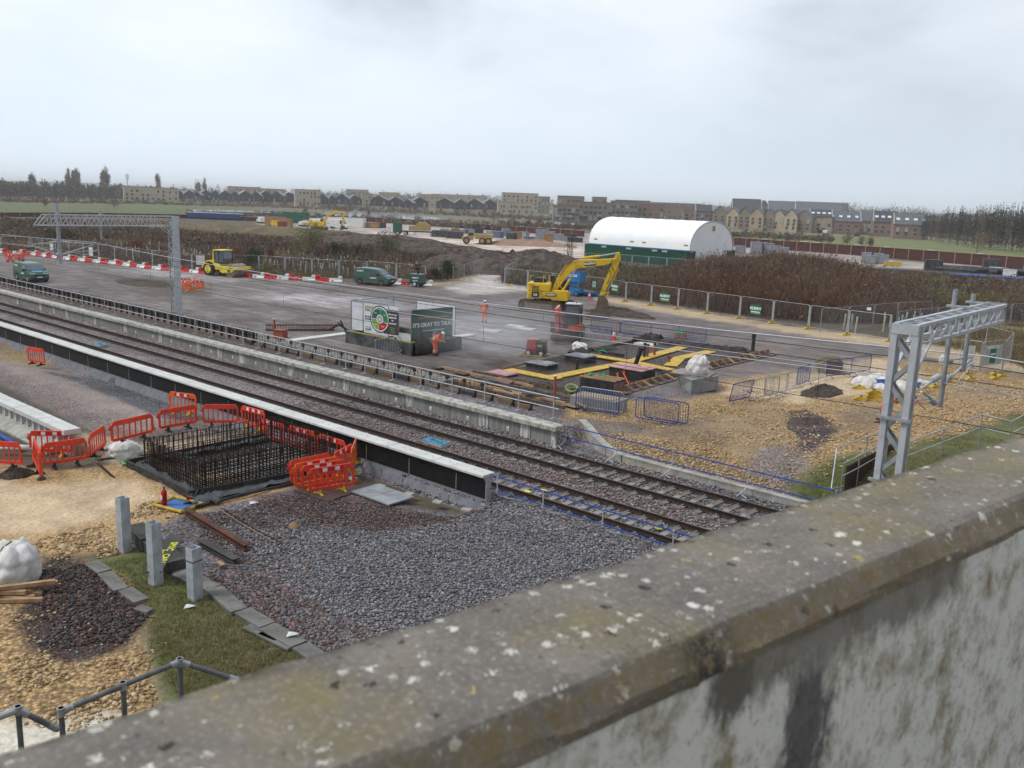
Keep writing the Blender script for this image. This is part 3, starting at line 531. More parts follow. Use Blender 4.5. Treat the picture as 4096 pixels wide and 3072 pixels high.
    pn_=N('ShaderNodeVectorMath',operation='DOT_PRODUCT');L(t.outputs['Object'],pn_.inputs[0]);pn_.inputs[1].default_value=tuple(n);pr_=N('ShaderNodeMapRange');pr_.inputs['From Min'].default_value=.135;pr_.inputs['From Max'].default_value=.175;L(pn_.outputs['Value'],pr_.inputs[0]);m5_=N('ShaderNodeMath',operation='MULTIPLY');L(pr_.outputs[0],m5_.inputs[0]);L(ramp(nz(11,6,.75,41),[(.44,(0,0,0)),(.56,(.9,.9,.9))]),m5_.inputs[1]);w3=mx(m5_.outputs[0],w3,(0.05,0.04,0.022))
    L(w3,b.inputs['Base Color']);b.inputs['Roughness'].default_value=.9
    bp=N('ShaderNodeBump');bp.inputs['Strength'].default_value=.55;bp.inputs['Distance'].default_value=.008;L(nz(45,6,.7),bp.inputs['Height']);L(bp.outputs[0],b.inputs['Normal'])
    # inner wall face: pale, brown runs, black mould below the joint
    mw=bpy.data.materials.new('stained_render');mw.use_nodes=True;nn=mw.node_tree;b=nn.nodes['Principled BSDF'];L=nn.links.new
    t=N('ShaderNodeTexCoord')
    base=ramp(nz(6,9,.75,2,.8),[(.34,(0.24,0.185,0.10)),(.42,(0.42,0.38,0.30)),(.52,(0.68,0.645,0.57))])
    base=mx(ramp(nz(42,5,.8,9,.6),[(.56,(0,0,0)),(.66,(.85,.85,.85))]),base,(0.24,0.17,0.085))
    gg=N('ShaderNodeSeparateXYZ');L(t.outputs['Object'],gg.inputs[0])
    def near(sock,c0,w_,soft):
        a_=N('ShaderNodeMath',operation='SUBTRACT');L(sock,a_.inputs[0]);a_.inputs[1].default_value=c0;a2_=N('ShaderNodeMath',operation='ABSOLUTE');L(a_.outputs[0],a2_.inputs[0])
        r_=N('ShaderNodeMapRange');r_.inputs['From Min'].default_value=w_+soft;r_.inputs['From Max'].default_value=w_;L(a2_.outputs[0],r_.inputs[0]);return r_.outputs[0]
    def mu(a_,b_,op='MULTIPLY'):
        q=N('ShaderNodeMath',operation=op,use_clamp=True)
        for i,s in ((0,a_),(1,b_)):
            if isinstance(s,(int,float)):q.inputs[i].default_value=s
            else:L(s,q.inputs[i])
        return q.outputs[0]
    rag=nz(9,5,.7,4,.5)
    along=N('ShaderNodeVectorMath',operation='DOT_PRODUCT');L(t.outputs['Object'],along.inputs[0]);along.inputs[1].default_value=tuple(d)
    al=mu(along.outputs['Value'],mu(mu(rag,.5,'SUBTRACT'),.35),'ADD') if False else along.outputs['Value']
    ragm=N('ShaderNodeMath',operation='MULTIPLY_ADD');L(rag,ragm.inputs[0]);ragm.inputs[1].default_value=.36;L(al,ragm.inputs[2])
    zr=N('ShaderNodeMath',operation='MULTIPLY_ADD');L(rag,zr.inputs[0]);zr.inputs[1].default_value=.30;L(gg.outputs['Z'],zr.inputs[2])
    mould=mu(near(ragm.outputs[0],2.07+.18,.075,.06),near(zr.outputs[0],.82+.15,.16,.09));mould2=mu(near(ragm.outputs[0],1.72+.18,.05,.05),near(zr.outputs[0],1.07+.15,.06,.05))
    base=mx(mu(mu(mould,.85),1.0),base,(0.035,0.034,0.033));base=mx(mu(mould2,.85),base,(0.055,0.045,0.03))
    up=N('ShaderNodeMapRange');up.inputs['From Min'].default_value=.98+.15;up.inputs['From Max'].default_value=1.06+.15;L(zr.outputs[0],up.inputs[0])
    base=mx(mu(mu(up.outputs[0],.8),near(along.outputs['Value'],2.28,.60,.08)),base,(0.13,0.11,0.08))
    L(base,b.inputs['Base Color']);b.inputs['Roughness'].default_value=.9
    bp=N('ShaderNodeBump');bp.inputs['Strength'].default_value=.4;bp.inputs['Distance'].default_value=.008;L(nz(40,6,.7),bp.inputs['Height']);L(bp.outputs[0],b.inputs['Normal'])
    # coping: two long stones butted at the joint seen lower right, gently wavy edges
    def coping(a0,a1,dz=0.0,dp=0.0):
        N_=int((a1-a0)/.06)+2;prof=[(1.685,8.745),(1.687,8.825),(1.672,8.848),(1.60,8.853),(1.45,8.855),(1.285,8.852),(1.262,8.842),(1.222,8.782),(1.214,8.768),(1.213,8.745)]
        V=[];
        for i in range(N_):
            a=lerp(a0,a1,i/(N_-1));e_=.012 if i in (0,N_-1) else 0
            for j,(p_,z_) in enumerate(prof):
                w=(vnoise(a*1.0,j*.37,.35,5)-.5)*.012+(vnoise(a,j*.9,.09,8)-.5)*.007
                V.append(Q(a,p_+dp+float(w)*(1 if j<5 else -1)+(.004*math.sin(a*1.7+1)),z_+dz-e_*.5+float(w)*.35))
        m_=len(prof);F=[(i*m_+j,i*m_+j+1,(i+1)*m_+j+1,(i+1)*m_+j) for i in range(N_-1) for j in range(m_-1)]
        F += [tuple(range(m_)),tuple((N_-1)*m_+j for j in range(m_))[::-1]]
        q=MB();q.add(V,F);return q
    for a0,a1,dz,dp in ((-2.6,1.578,0,-.002),(1.581,4.9,0,.004),(4.904,9,0,0),(9.004,22,0,0),(22.004,46,0,0)):
        coping(a0,a1,dz,dp).build('coping_stone',mt,root,world=True,smooth=False)
    wl=MB();a0,a1=-2.6,46
    def slab(mb,p0,p1,z0,z1,a0=a0,a1=a1):
        vs=[Q(a,p_,z) for a in (a0,a1) for p_ in (p0,p1) for z in (z0,z1)];mb.add(vs,[(0,1,3,2),(4,6,7,5),(0,4,5,1),(2,3,7,6),(0,2,6,4),(1,5,7,3)])
    slab(wl,1.219,1.665,7.2,8.75);wl.build('wall',mw,root,world=True)
    br=MB();slab(br,-7,1.655,6.3,7.55);o=br.build('road',M('bridge_deck',(0.12,0.12,0.12),.9,0,(0.08,0.08,0.08),3));tag(o,kind='structure')
    ab=thing('bridge_abutment','brick abutment standing below the bridge parapet','abutment',Q(3,0,0));am=M('abutment_brick',(0.2,0.14,0.11),.9,0,(0.12,0.09,0.07),4)
    for s0,s1 in ((-2.6,8.5),(34,46)):
        q=MB();slab(q,-6.8,1.5,-1.0,6.29,s0,s1);q.build('pier',am,ab,world=True)
parapet()
# ------------------------------------------------------------------ railway
RY=[22.573,24.078,25.997,27.502]
RG=[(-.075,-.16),(.075,-.16),(.075,-.145),(.012,-.125),(.010,-.045),(.036,-.035),(.036,0),(-.036,0),(-.036,-.035),(-.010,-.045),(-.012,-.125),(-.075,-.145)]
def track(y0,y1,label,ph):
    t=thing('railway_track',label,'railway track',(-22,(y0+y1)/2,-.2),0,'railway tracks')
    for y in (y0,y1):
        r=MB();r.prism([(y+p[0],p[1]) for p in RG],-190,20,'x',0)
        h=MB();r.build('rail',rust_side,t,world=True)
        h.box((-85,y,.0015),(210,.05,.003));h.build('rail_head',rail_top,t,world=True)
    xs=[-4.0-.65*i+ph for i in range(100)]
    yc=(y0+y1)/2;sm=None;cm=None
    for i,x in enumerate(xs):
        dz=-.006 if x>-20 else (-.03 if x>-24 else -.058-.006*((i*7) % 3))
        if sm is None:
            q=MB()
            q.prism([(-.13,-.2),(.13,-.2),(.115,0),(-.115,0)],-1.25,1.25,'y');s=q.build('sleeper',sleeper_m,t);sm=s.data
            q=MB();q.box((0,0,.022),(.10,.05,.035));q.tube([(-.05,0,.03),(0,.02,.055),(.05,0,.03)],.012,5)
            o_=q.build('rail_clip',clip_m,s);cm=o_.data;bpy.data.objects.remove(o_)
        else:
            s=bpy.data.objects.new('sleeper',sm);COL.objects.link(s);s.parent=t
        if x>-32:
            for yy in (-.8575,-.6475,.6475,.8575):c=bpy.data.objects.new('rail_clip',cm);COL.objects.link(c);c.parent=s;c.location=(0,yy,0)
        s.location=(x+22,0,dz+.035)
    q=MB()
    for i in range(100,265):
        x=-4.0-.65*i+ph;q.box((x,yc,-.27),(.24,2.5,.12))
    tag(q.build('far_sleepers',sleeper_m,t,world=True),kind='stuff')
track(RY[0],RY[1],'nearer of the two railway tracks, beside the black retaining wall',0)
track(RY[2],RY[3],'farther of the two railway tracks, below the grey platform wall',.3)
# blue pads and yellow markers lying in the track
def pad(x,y,rz,label):
    t=thing('track_magnet_board',label,'track pad',(x,y,-.2),rz,'blue pads between the tracks');q=MB();q.box((0,0,.05),(1.25,.55,.1));q.build('base',conc,t)
    q=MB();q.box((0,0,.115),(1.2,.5,.025))
    for i in range(3):q.box((-.25+.3*i,.05-.05*i,.145),(.16,.12,.04))
    q.build('cover',M('sky_blue_board',(0.05,0.25,0.42),.5,0,(0.03,0.16,0.3),6),t)
pad(-26.15,25.02,0,'bright blue pad lying on the ballast near the end of the black wall');pad(-57.6,24.95,0,'faded blue pad lying on the ballast farther down the line')
yl=M('yellow_marker',(0.85,0.72,0.03),.5,0,(0.7,0.58,0.03),20);blk=M('black_ink',(0.02,0.02,0.02),.6,0)
for i,(x,y,tx,lab) in enumerate([(-18.95,23.45,'','yellow marker plate on a sleeper, farther from the blue fence'),(-19.25,22.95,'','yellow marker plate on a sleeper close to the end of the black wall'),(-14.05,23.3,'203','yellow numbered marker plate on a sleeper near the parapet')]):
    t=thing('marker_plate',lab,'marker',(x,y,-.14),.1*i,'yellow markers on the sleepers');q=MB();q.box((0,0,.03),(.24,.16,.02));q.build('plate',yl,t)
    if tx:text(tx,.15,blk,t,(0,0,.042),(0,0,-.1),bold=.004)
# ------------------------------------------------------------------ platform walls
def lwall(label,yf,yb,x1,n,top,wall_y,mats,face_in,L_=2.463,th=.19,foot=None,marks=False,drip=None):
    t=thing('platform_wall',label,'platform wall',(x1-5,(yf+yb)/2,-.25))
    cop,wl=mats;rg=random.Random(3)
    for i in range(n):
        xa=x1-i*L_;xb=xa-L_+.022;q=MB();y0,y1=min(yf,yb),max(yf,yb);dz=rg.uniform(-.006,.006);dy=rg.uniform(-.012,.012)
        s=face_in
        q.prism([(y0+dy,top-th+dz),(y0+dy,top-.02+dz),(y0+.02+dy,top+dz),(y1-.02+dy,top+dz),(y1+dy,top-.02+dz),(y1+dy,top-th+dz)],xb,xa,'x')
        for k in range(2 if i<24 else 0):# lifting holes
            pass
        c=q.build('coping_slab',cop,t,world=True)
        if i<16:
            q=MB()
            for fx in (.22,.36,.72,.86):q.tube([(lerp(xb,xa,fx),(y0+y1)/2+.02,top+dz+.0015),(lerp(xb,xa,fx),(y0+y1)/2+.02,top+dz+.006)],.022,8)
            q.build('lifting_plug',M('dark_plug',(0.12,0.12,0.11),.8,0),c,world=False)
            q_=c.children[0];q_.matrix_parent_inverse=Matrix.Identity(4);q_.location=tuple(-(t.location))
    for i in range(n+1):
        xa=x1-.05-(i-.42)*L_ if i else x1-.05;xb=x1-.05-(i+.58)*L_+.02
        if foot is None:
            q=MB();q.box(((xa+xb)/2,wall_y,(top-.19-.35)/2),(xa-xb,.16,top-.19+.35));w_=q.build('wall_panel',wl,t,world=True)
            sx=rg.uniform(.25,.9) if i>0 else .25;sx=min(sx,.45)
            q=MB();fy=wall_y-.083
            x_s=xa-.03;
            q.box((x_s-sx*1.2/2,fy-.001,(top-.19-.28)/2),(sx*1.2,.006,top-.19+.25));q.build('lime_stain',conc_streak,t,world=True) if (i % 2==0 or i % 5==1) else None
        else:
            f=foot  # outline of the L unit, seen from the camera side
            q=MB();q.prism([(wall_y+.24,top-.09),(wall_y-.14,top-.09),(wall_y-.12,top-.14),(wall_y,top-.30),(wall_y-.0,-.12),(wall_y-.03,-.2),(wall_y-f,-.53),(wall_y-f,-.62),(wall_y+.24,-.62)],xb,xa,'x');q.build('wall_panel',wl,t,world=True)
            q=MB();q.prism([(wall_y-.003,-.12),(wall_y-.033,-.2),(wall_y-f-.003,-.53),(wall_y-f+.004,-.535),(wall_y-.028,-.206),(wall_y+.002,-.122)],xb+.01,xa-.01,'x')
            q.build('toe',drip,t,world=True)
            q=MB();q.box((xb-.01,wall_y-.004,.18),(.02,.012,.62));q.bar((xb-.01,wall_y-.04,-.2),(xb-.01,wall_y-f-.005,-.53),.02,.01);q.build('joint_sealant',M('joint_sealant',(0.42,0.41,0.36),.9,0),t,world=True)
    return t
tN=lwall('black tarred platform wall with pale coping on the near side of the tracks',21.03,21.65,-19.64,40,.78,21.24,(conc_l,bitumen),1,foot=.26,drip=foot_grey,th=.09)
q=MB();q.prism([(21.485,.688),(21.095,.688),(21.115,.64),(21.236,.48),(21.236,-.12),(21.21,-.2),(20.975,-.53),(20.975,-.6),(21.485,-.6)],-19.69,-19.655,'x');q.build('end_face',conc,tN,world=True)
tF=lwall('grey platform wall with lime streaks on the far side of the tracks',28.07,28.72,-22.2,48,.78,28.33,(conc_far,conc_wall),1)
for i in range(16):
    x=-22.5-2.463*.5*(2*i) if i else -22.42
    q=MB();q.box((x-.0,28.238,.16),(.14,.012,.2));q.build('plate',white_m,tF,world=True)
    q=MB();q.tube([(x,28.229,.12),(x,28.226,.12)],.03,8);q.build('plate_dot',blk,tF,world=True)
# left detached platform piece
tL=lwall('detached white topped platform wall with ribbed side at the left edge',13.29,13.93,-34.25,8,.75,13.62,(conc_l,M('ribbed_wall',(0.50,0.495,0.47),.85,0,(0.28,0.28,0.27),9,.2,streak=True,lo=.44,hi=.6)),1)
q=MB();q.prism([(13.55,.1),(12.95,-.22),(12.95,-.32),(13.55,-.32)],-52,-35.1,'x');q.build('toe',conc,tL,world=True)
for i in range(22):
    q=MB();q.box((-34.6-.62*i,13.5,.15),(.10,.10,.8));q.build('rib',conc_l,tL,world=True)
q=MB();q.box((-34.28,13.50,.42),(.02,.11,.15));q.build('plate',white_m,tL,world=True)
# ------------------------------------------------------------------ temporary blue track fences
def tfence(label,y,x0,x1,xs,foot_dy,hd):
    t=thing('track_safety_fence',label,'track fence',(x0,y,-.2),0,'blue temporary rail fences')
    q=MB();q.tube([(x0,y,.74),(x1,y,.74)],.024,8);q.build('top_rail',blue_m,t,world=True)
    q=MB();q.tube([(x0,y,.26),(x1,y,.26)],.024,8);q.build('lower_rail',blue_m,t,world=True)
    for x in xs:
        q=MB();q.tube([(x,y,.76),(x,y,.16),(x-.03,y+foot_dy*.3,.0),(x-.08,y+foot_dy,-.13)],.022,8);q.bar((x-.05,y+foot_dy*.62,-.09),(x+.28,y+foot_dy*.95,-.12),.03);q.build('post',galv_l,t,world=True)
        q=MB();q.box((x,y,.74),(.07,.06,.06));q.box((x,y,.26),(.07,.06,.06));q.build('clamp',galv,t,world=True)
tfence('blue two rail fence beginning at the end of the black platform wall',21.4,-19.62,-6,[-19.3,-17.28,-14.9,-12.4],.62,1)
tfence('blue two rail fence beginning at the end of the grey platform wall',28.75,-22.35,-7,[-22.15,-19.55,-16.95,-13.8,-10.6],-.62,1)
# rods that steady the near fence
# ------------------------------------------------------------------ long concrete kerb beyond the tracks
t=thing('concrete_kerb','long low concrete kerb rising to a curved upstand beyond the tracks','kerb',(-18,28.95,-.2))
pts=[(-23.2,31.25,.42),(-22.3,30.6,.38),(-21.3,29.85,.24),(-20.3,29.32,.10),(-19.4,29.12,.02),(-17.5,29.1,0),(-15.5,29.1,0),(-13.5,29.1,0),(-11.5,29.1,0),(-9.5,29.1,0),(-7,29.1,0)]
for i in range(len(pts)-1):
    a,b=Vector(pts[i]),Vector(pts[i+1]);d=(b-a);d.z=0;nrm=Vector((-d.y,d.x,0)).normalized()*.17;q=MB()
    g=d.normalized()*.006
    vs=[p+s*nrm+Vector((0,0,z)) for p in (a+g,b-g) for s,z in ((-1,0),(1,0),(1,-.8),(-1,-.8))]
    q.add(vs,[(0,1,2,3),(7,6,5,4),(0,4,5,1),(1,5,6,2),(2,6,7,3),(3,7,4,0)]);q.build('kerb_block',conc,t,world=True)
# ------------------------------------------------------------------ overhead line structures
def lattice(mb,a0,b0,a1,b1,n,w=.05):
    """zigzag between two chords a0-a1 and b0-b1"""
    a0,b0,a1,b1=map(Vector,(a0,b0,a1,b1))
    for i in range(n):
        p=lerp(a0,a1,i/n);r_=lerp(a0,a1,(i+1)/n);q_=lerp(b0,b1,(i+.5)/n);mb.bar(p,q_,.014,w);mb.bar(q_,r_,.014,w)
def gantry(label,X,yleg,yend,ztop,wx,ddepth,base_z,leg_w,drops,legdir,nb=12,knee=True,steps=False):
    """portal: lattice leg at yleg, lattice boom to yend, vertical drop tubes holding cantilevers"""
    t=thing('overhead_line_gantry',label,'line gantry',(X,yleg,base_z));s=1 if yend>yleg else -1
    x0,x1=X-wx/2,X+wx/2;zb=ztop-ddepth
    for x in (x0,x1):
        for y in (yleg,yleg-s*leg_w):
            q=MB();q.bar((x,y,base_z-.3),(x,y,ztop-.02),.13 if steps else .06,.10 if steps else .06,up=(0,1,0));q.build('leg_channel',galv_l if steps else galv,t,world=True)
    for nm,(a,b) in dict(f=((x0,yleg-s*leg_w),(x1,yleg-s*leg_w)),k=((x0,yleg),(x1,yleg)),l=((x0,yleg),(x0,yleg-s*leg_w)),r=((x1,yleg),(x1,yleg-s*leg_w))).items():
        q=MB();n=max(4,int((ztop-base_z)/(.95 if nm in 'fk' else .45)));lattice(q,(*a,base_z),(*b,base_z),(*a,ztop-.3),(*b,ztop-.3),n,.09 if nm in 'fk' else .05);q.build('leg_lacing',galv,t,world=True)
    yl=yleg-s*leg_w
    q=MB();q.box((X,yl-s*.052,ztop-.12),(wx+.11,.02,.2));q.build('cap_plate',galv_l,t,world=True)
    if not steps:q=MB();q.box((x1+.05,yleg-s*leg_w/2,(ztop+base_z)/2-.05),(.02,leg_w+.10,ztop-base_z+.1));q.build('leg_web',galv_l,t,world=True)
    if steps:
        for zz in (ztop-1.98,ztop-3.35,ztop-.62*0-4.9):
            q=MB();q.bar((x0-.15,yl-s*.1,zz),(x1+.15,yl-s*.1,zz),.06,.06);q.build('cross_bracket',galv,t,world=True)
    for x in (x0,x1):
        for z in (ztop-.035,zb):
            q=MB();ye=yend if z>zb+.1 else yend-s*(.0 if steps else -.55);q.bar((x,yl if z>zb+.1 else yleg+s*.75,z),(x,ye,z),.09,.07);q.build('boom_chord',galv_l,t,world=True)
    for x in (x0,x1):
        q=MB()
        if steps:
            n=nb
            for i in range(n):
                ya=lerp(yleg+s*.8,yend,i/n);yb_=lerp(yleg+s*.8,yend,(i+1)/n)
                q.bar((x,ya,zb),(x,yb_-s*.05,ztop-.05),.09,.02,up=(1,0,0));q.bar((x,ya,zb),(x,ya,ztop-.05),.035,.035)
        else:lattice(q,(x,yleg+s*.7,zb),(x,yleg+s*1.0,ztop-.04),(x,yend+s*.3,zb),(x,yend,ztop-.04),nb,.05)
        if knee:q.bar((x,yleg+s*.06,zb-.55),(x,yleg+s*.78,zb),.07,.05)
        q.build('boom_lacing',galv_l,t,world=True)
    q=MB();n=nb
    for z in (ztop-.03,zb):
        for i in range(n+1):
            ya=lerp(yleg,yend,i/n);q.bar((x0,ya,z),(x1,ya,z),.045,.02)
            if i<n:q.bar((x0,ya,z),(x1,lerp(yleg,yend,(i+1)/n),z),.04,.02)
    q.build('boom_rungs',galv_l,t,world=True)
    if not steps:
        q=MB();
        for x in (x0,x1):q.bar((x,yend,ztop-.04),(x,yend+s*.55,zb),.08,.05)
        q.build('boom_nose',galv,t,world=True)
    else:
        q=MB();q.box((X,yend+s*.03,(ztop+zb)/2),(wx+.08,.04,ddepth+.05));q.build('boom_nose',galv,t,world=True)
    for (y,zt,zbm,xo,rr) in drops:
        q=MB();q.tube([(x0-xo,y,zbm),(x0-xo,y,zt)],rr,12);d=q.build('drop_tube',galv,t,world=True)
        q=MB()
        for z in (ztop+.02,zb-.02):q.box((x0-xo+.12,y,z),(.55,.14,.05))
        q.build('clamp',galv,t,world=True)
    return t
LP=gantry('left lattice gantry reaching over the tracks from the working area',-62.3,32.55,23.85,8.0,.62,.72,.4,.45,[(24.9,8.7,4.7,.2,.125),(27.75,8.3,6.3,.2,.07)],1,13)
RP=gantry('tall near lattice gantry on the right reaching over the tracks',-5.90,19.0,25.7,7.72,.42,.44,-.3,.2,[(23.5,8.15,5.2,.22,.06),(25.15,7.95,5.9,.22,.06)],1,9,steps=True)
q=MB();q.tube([(-6.1,18.95,5.2),(-5.95,18.6,4.9),(-5.85,18.6,3.2)],.07,8)
ins_m=M('grey_insulator',(0.45,0.46,0.47),.35,0,(0.35,0.36,0.37),8)
def cantilever(label,x,yp,s,zt,zb,L_):
    """arm set: tension tube, strut and registration arm with ribbed insulators; s = direction along Y"""
    t=thing('catenary_cantilever',label,'cantilever arm',(x,yp,zb),0,'cantilever arms of the overhead line')
    tip=(x,yp+s*L_,zt-.15)
    q=MB();q.tube([(x,yp,zt),tip],.028,8);q.build('top_tube',galv_l,t,world=True)
    q=MB();q.tube([(x,yp,zb+.12),(x,yp+s*L_*.98,zt-.22)],.034,8);q.build('strut_tube',galv_l,t,world=True)
    q=MB();q.tube([(x,yp+s*.3,zb+.26),(x,yp+s*(L_+.35),zb+.42)],.022,8);q.tube([(x,yp+s*(L_+.3),zb+.41),(x,yp+s*(L_*.62),zb+.06)],.016,6);q.build('steady_arm',galv_l,t,world=True)
    for (z0,z1) in ((zt,zt-.04),(zb+.12,zb+.28)):
        a=Vector((x,yp+s*.12,z0));b=Vector((x,yp+s*.55,z1));q=MB();n=15
        q.tube([lerp(a,b,i/(n-1)) for i in range(n)],[.085 if i % 2 else .05 for i in range(n)],10);q.build('insulator',ins_m,t,world=True)
    return t
cantilever('cantilever arm pointing toward the platform from the left gantry',-62.85,24.9,1,6.15,5.15,2.3)
cantilever('cantilever arm pointing away from the platform on the left gantry',-62.85,24.9,-1,6.15,5.15,1.75)
cantilever('upper cantilever arm of the near right gantry over the far track',-6.4,23.6,1,6.35,5.6,2.5)
cantilever('lower cantilever arm of the near right gantry over the near track',-6.4,23.4,-1,6.0,5.2,1.35)
# cantilever of the right gantry pointing back to the camera, half hidden by the leg
wire_m=M('aluminium_wire',(0.50,0.50,0.52),.45,.4,(0.4,0.4,0.42),3);wire_d=M('copper_wire',(0.05,0.045,0.045),.6,.3)
def wire(name,label,y,zs,sag,r,mt,xs=(-150,-62.8,-6.3,40),cat='overhead wire'):
    pts=[]
    for a,b in zip(xs[:-1],xs[1:]):
        n=14
        for i in range(n):f=i/n;pts.append((lerp(a,b,f),y,zs-4*sag*f*(1-f)))
    pts.append((xs[-1],y,zs));q=MB();q.tube(pts,r,6);o=q.build(name,mt,smooth=True);return tag(o,label,cat,'overhead wires')
wire('feeder_wire','thick bright wire, highest of the wires crossing the working area',27.1,6.12,.52,.020,wire_m)
wire('messenger_wire','dark carrying wire just below the thick bright wire',26.75,5.86,.30,.013,wire_d)
wire('contact_wire','dark wire second below the thick bright wire',26.75,5.42,.12,.012,wire_d)
wire('messenger_wire','thin pale wire sagging in front of the excavators',23.35,5.85,.48,.011,wire_m)
wire('contact_wire','lowest dark wire crossing in front of the trench formwork',23.35,4.92,.10,.010,wire_d)
wire('return_wire','thin pale wire between the dark wires and the lowest wires',24.3,5.75,.25,.008,wire_m)
for k,(y,zc,zm,sg) in enumerate(((23.35,4.92,5.85,.48),(26.75,5.42,5.86,.30))):
    for i in range(9):
        f=(i+.5)/9;x=lerp(-62.8,-6.3,f);z1=zm-4*sg*f*(1-f);z0=zc-4*(.10+.02*k)*f*(1-f)
        if z1>z0+.03:
            q=MB();q.tube([(x,y,z0),(x,y,z1)],.006,5);tag(q.build('dropper',wire_d),'short dropper hanging between the carrying and the contact wire','dropper','droppers of the overhead line')
# ------------------------------------------------------------------ handrail and formwork behind the far platform
t=thing('scaffold_handrail','long two rail galvanised handrail behind the grey platform wall','handrail',(-24,30.42,.4));yr=30.42
for z,r in ((1.38,.026),(.88,.026)):
    q=MB();q.tube([(-23.9,yr,z),(-160,yr,z)],r,8);q.build('rail',galv_l,t,world=True)
x=-24.2;k=0;rg=random.Random(5)
while x>-125:
    q=MB();q.tube([(x,yr,.4),(x+.02,yr-.03,1.40)],.027,8);q.build('post',galv_l,t,world=True)
    q=MB();q.box((x,yr-.05,.415),(.16,.36,.03));q.build('foot_plate',galv,t,world=True)
    x -= 2.0+rg.uniform(-.35,.35);k += 1
shut=M('shutter_brown',(0.13,0.118,0.11),.8,0,(0.05,0.044,0.04),3.5,.2);rr=random.Random(8);tanp=M('tan_shutter_ply',(0.34,0.235,0.13),.7,0,(0.22,0.15,0.09),2)
# dark shutter panels with round openings, standing behind the handrail
def shutter(x,first=[None]):
    if first[0]:return dup(first[0],(x,31.35,.4))
    t=thing('formwork_shutter','dark shutter panel with a round hole in the row behind the handrail','shutter panel',(x,31.35,.4),0,'shutter panels behind the handrail')
    q=MB();q.box((0,.06,.43),(.93,.05,.5));q.build('panel',shut,t)
    q=MB();q.tube([(-.15,.02,.52),(-.15,-.02,.52)],.11,12);q.build('round_cap',black_r,t)
    q=MB()
    for dx in (-.41,.41):q.box((dx,-.02,.34),(.06,.08,.7))
    for dx in (-.3,-.1,.1,.3):q.bar((dx,.05,.6),(dx+.03,.0,.86),.022)
    q.build('soldier',rebar_m,t)
    q=MB();q.box((.05,.02,.1),(.66,.03,.2));q.build('kicker_board',tanp,t)
    KIDS[t.name]=list(t.children);first[0]=t;return t
for i in range(64):shutter(-50.2-.97*i)
# from x=-50 to -25 the shutters are struck: a long concrete strip with caps and boards
t=thing('concrete_strip','long pale concrete ground beam with dowels behind the platform handrail','ground beam',(-40,32,.4));
q=MB();q.box((-41.2,31.95,.45),(17.6,1.0,.42));q.build('beam',M('dull_beam',(.24,.23,.21),.85,0,(.14,.13,.115),3,.2),t,world=True)
for i in range(46):
    x=-49.7+i*.36;q=MB();q.tube([(x,31.5+(i % 2)*.8,.62),(x,31.5+(i % 2)*.8,.74)],.016,6);q.build('dowel',rebar_m,t,world=True)
def capx(x,y,z,first=[None]):
    if first[0]:return dup(first[0],(x,y,z))
    t=thing('rubber_disc','black rubber disc clipped on the formwork behind the handrail','rubber disc',(x,y,z),0,'black discs along the formwork')
    q=MB();q.tube([(0,.03,0),(0,-.03,0)],.12,14);q.build('disc',black_r,t);q=MB();q.box((0,0,-.26),(.03,.03,.52));q.build('stem',rebar_m,t);KIDS[t.name]=list(t.children);first[0]=t;return t
for i in range(17):capx(-49.3+i*1.24,31.3,.98)['label']='black rubber disc clipped on the formwork, %s counted from the left' % ORD[i]
for i in range(20):
    x=-49.6+i*1.22
    t=thing('formwork_board','tan formwork board leaning between brackets below the handrail, %s counted from the left' % ORD[i],'board',(x+rr.uniform(-.15,.15),30.95,.4-rr.choice((0,.05,.16))),rr.uniform(-.05,.05),'tan formwork boards');q=MB();q.box((0,0,.12),(.95,.04,.3),rot=Matrix.Rotation(.25,3,'X'));q.build('sheet',tanp if i % 4 else shut,t)
    q=MB();q.box((.55,-.06,.22),(.06,.12,.46));q.bar((.55,-.3,.0),(.55,-.02,.42),.05);q.build('bracket',black_m,t)
q=MB()
for i in range(26):
    x=-37+i*.5;y=31.6+rr.random()*1.6;
o=None
for i in range(14):
    x=-36.6+i*.92;y=32.9+rr.uniform(-.6,.7);a=rr.uniform(-.6,.6);t=thing('timber_plank','loose timber lying in the trench beside the handrail end, %s from the left' % ORD[i],'timber',(x,y,.42),a,'loose timbers in the trench')
    q=MB();q.box((0,0,.05+rr.uniform(0,.2)),(rr.uniform(.7,2.0),.14,.06),rot=Matrix.Rotation(rr.uniform(-.08,.08),3,'Y'));q.build('plank',[timber_d,timber,shut,ply][i % 4],t)
for i,(y,z,a,b,mt_) in enumerate(((32.3,.5,-37,-27.5,timber_d),(32.9,.48,-35,-25.5,timber),(33.5,.5,-38,-30,timber_d),(34.1,.47,-33,-26,shut),(34.7,.5,-36,-29,timber),(31.7,.62,-31,-24.6,timber_d),(35.3,.48,-34,-28.5,timber_d))):
    t=thing('long_timber','long timber laid parallel to the tracks beside the trench, %s of seven' % ORD[i],'timber',(a,y,z));n=3
    for k in range(n):x_=lerp(a,b,k/n);q=MB();q.box(((x_+lerp(a,b,(k+1)/n))/2,y+rr.uniform(-.06,.06),z),((b-a)/n-.05,.12,.14),rr.uniform(-.02,.02));q.build('plank',mt_,t,world=True)
for i in range(12):
    x=-36+i*1.0;y=rr.uniform(31.8,35.2);t=thing('form_panel','muddy sheet of plywood lying between the handrail end and the trench, %s from the left' % ORD[i],'plywood',(x,y,.5),rr.uniform(-.4,.4));q=MB();q.box((0,0,0),(rr.uniform(.6,1.6),rr.uniform(.3,.8),.04),rot=Matrix.Rotation(rr.uniform(-.15,.25),3,'X'));q.build('sheet',[shut,ply,timber_d,tanp][i % 4],t)
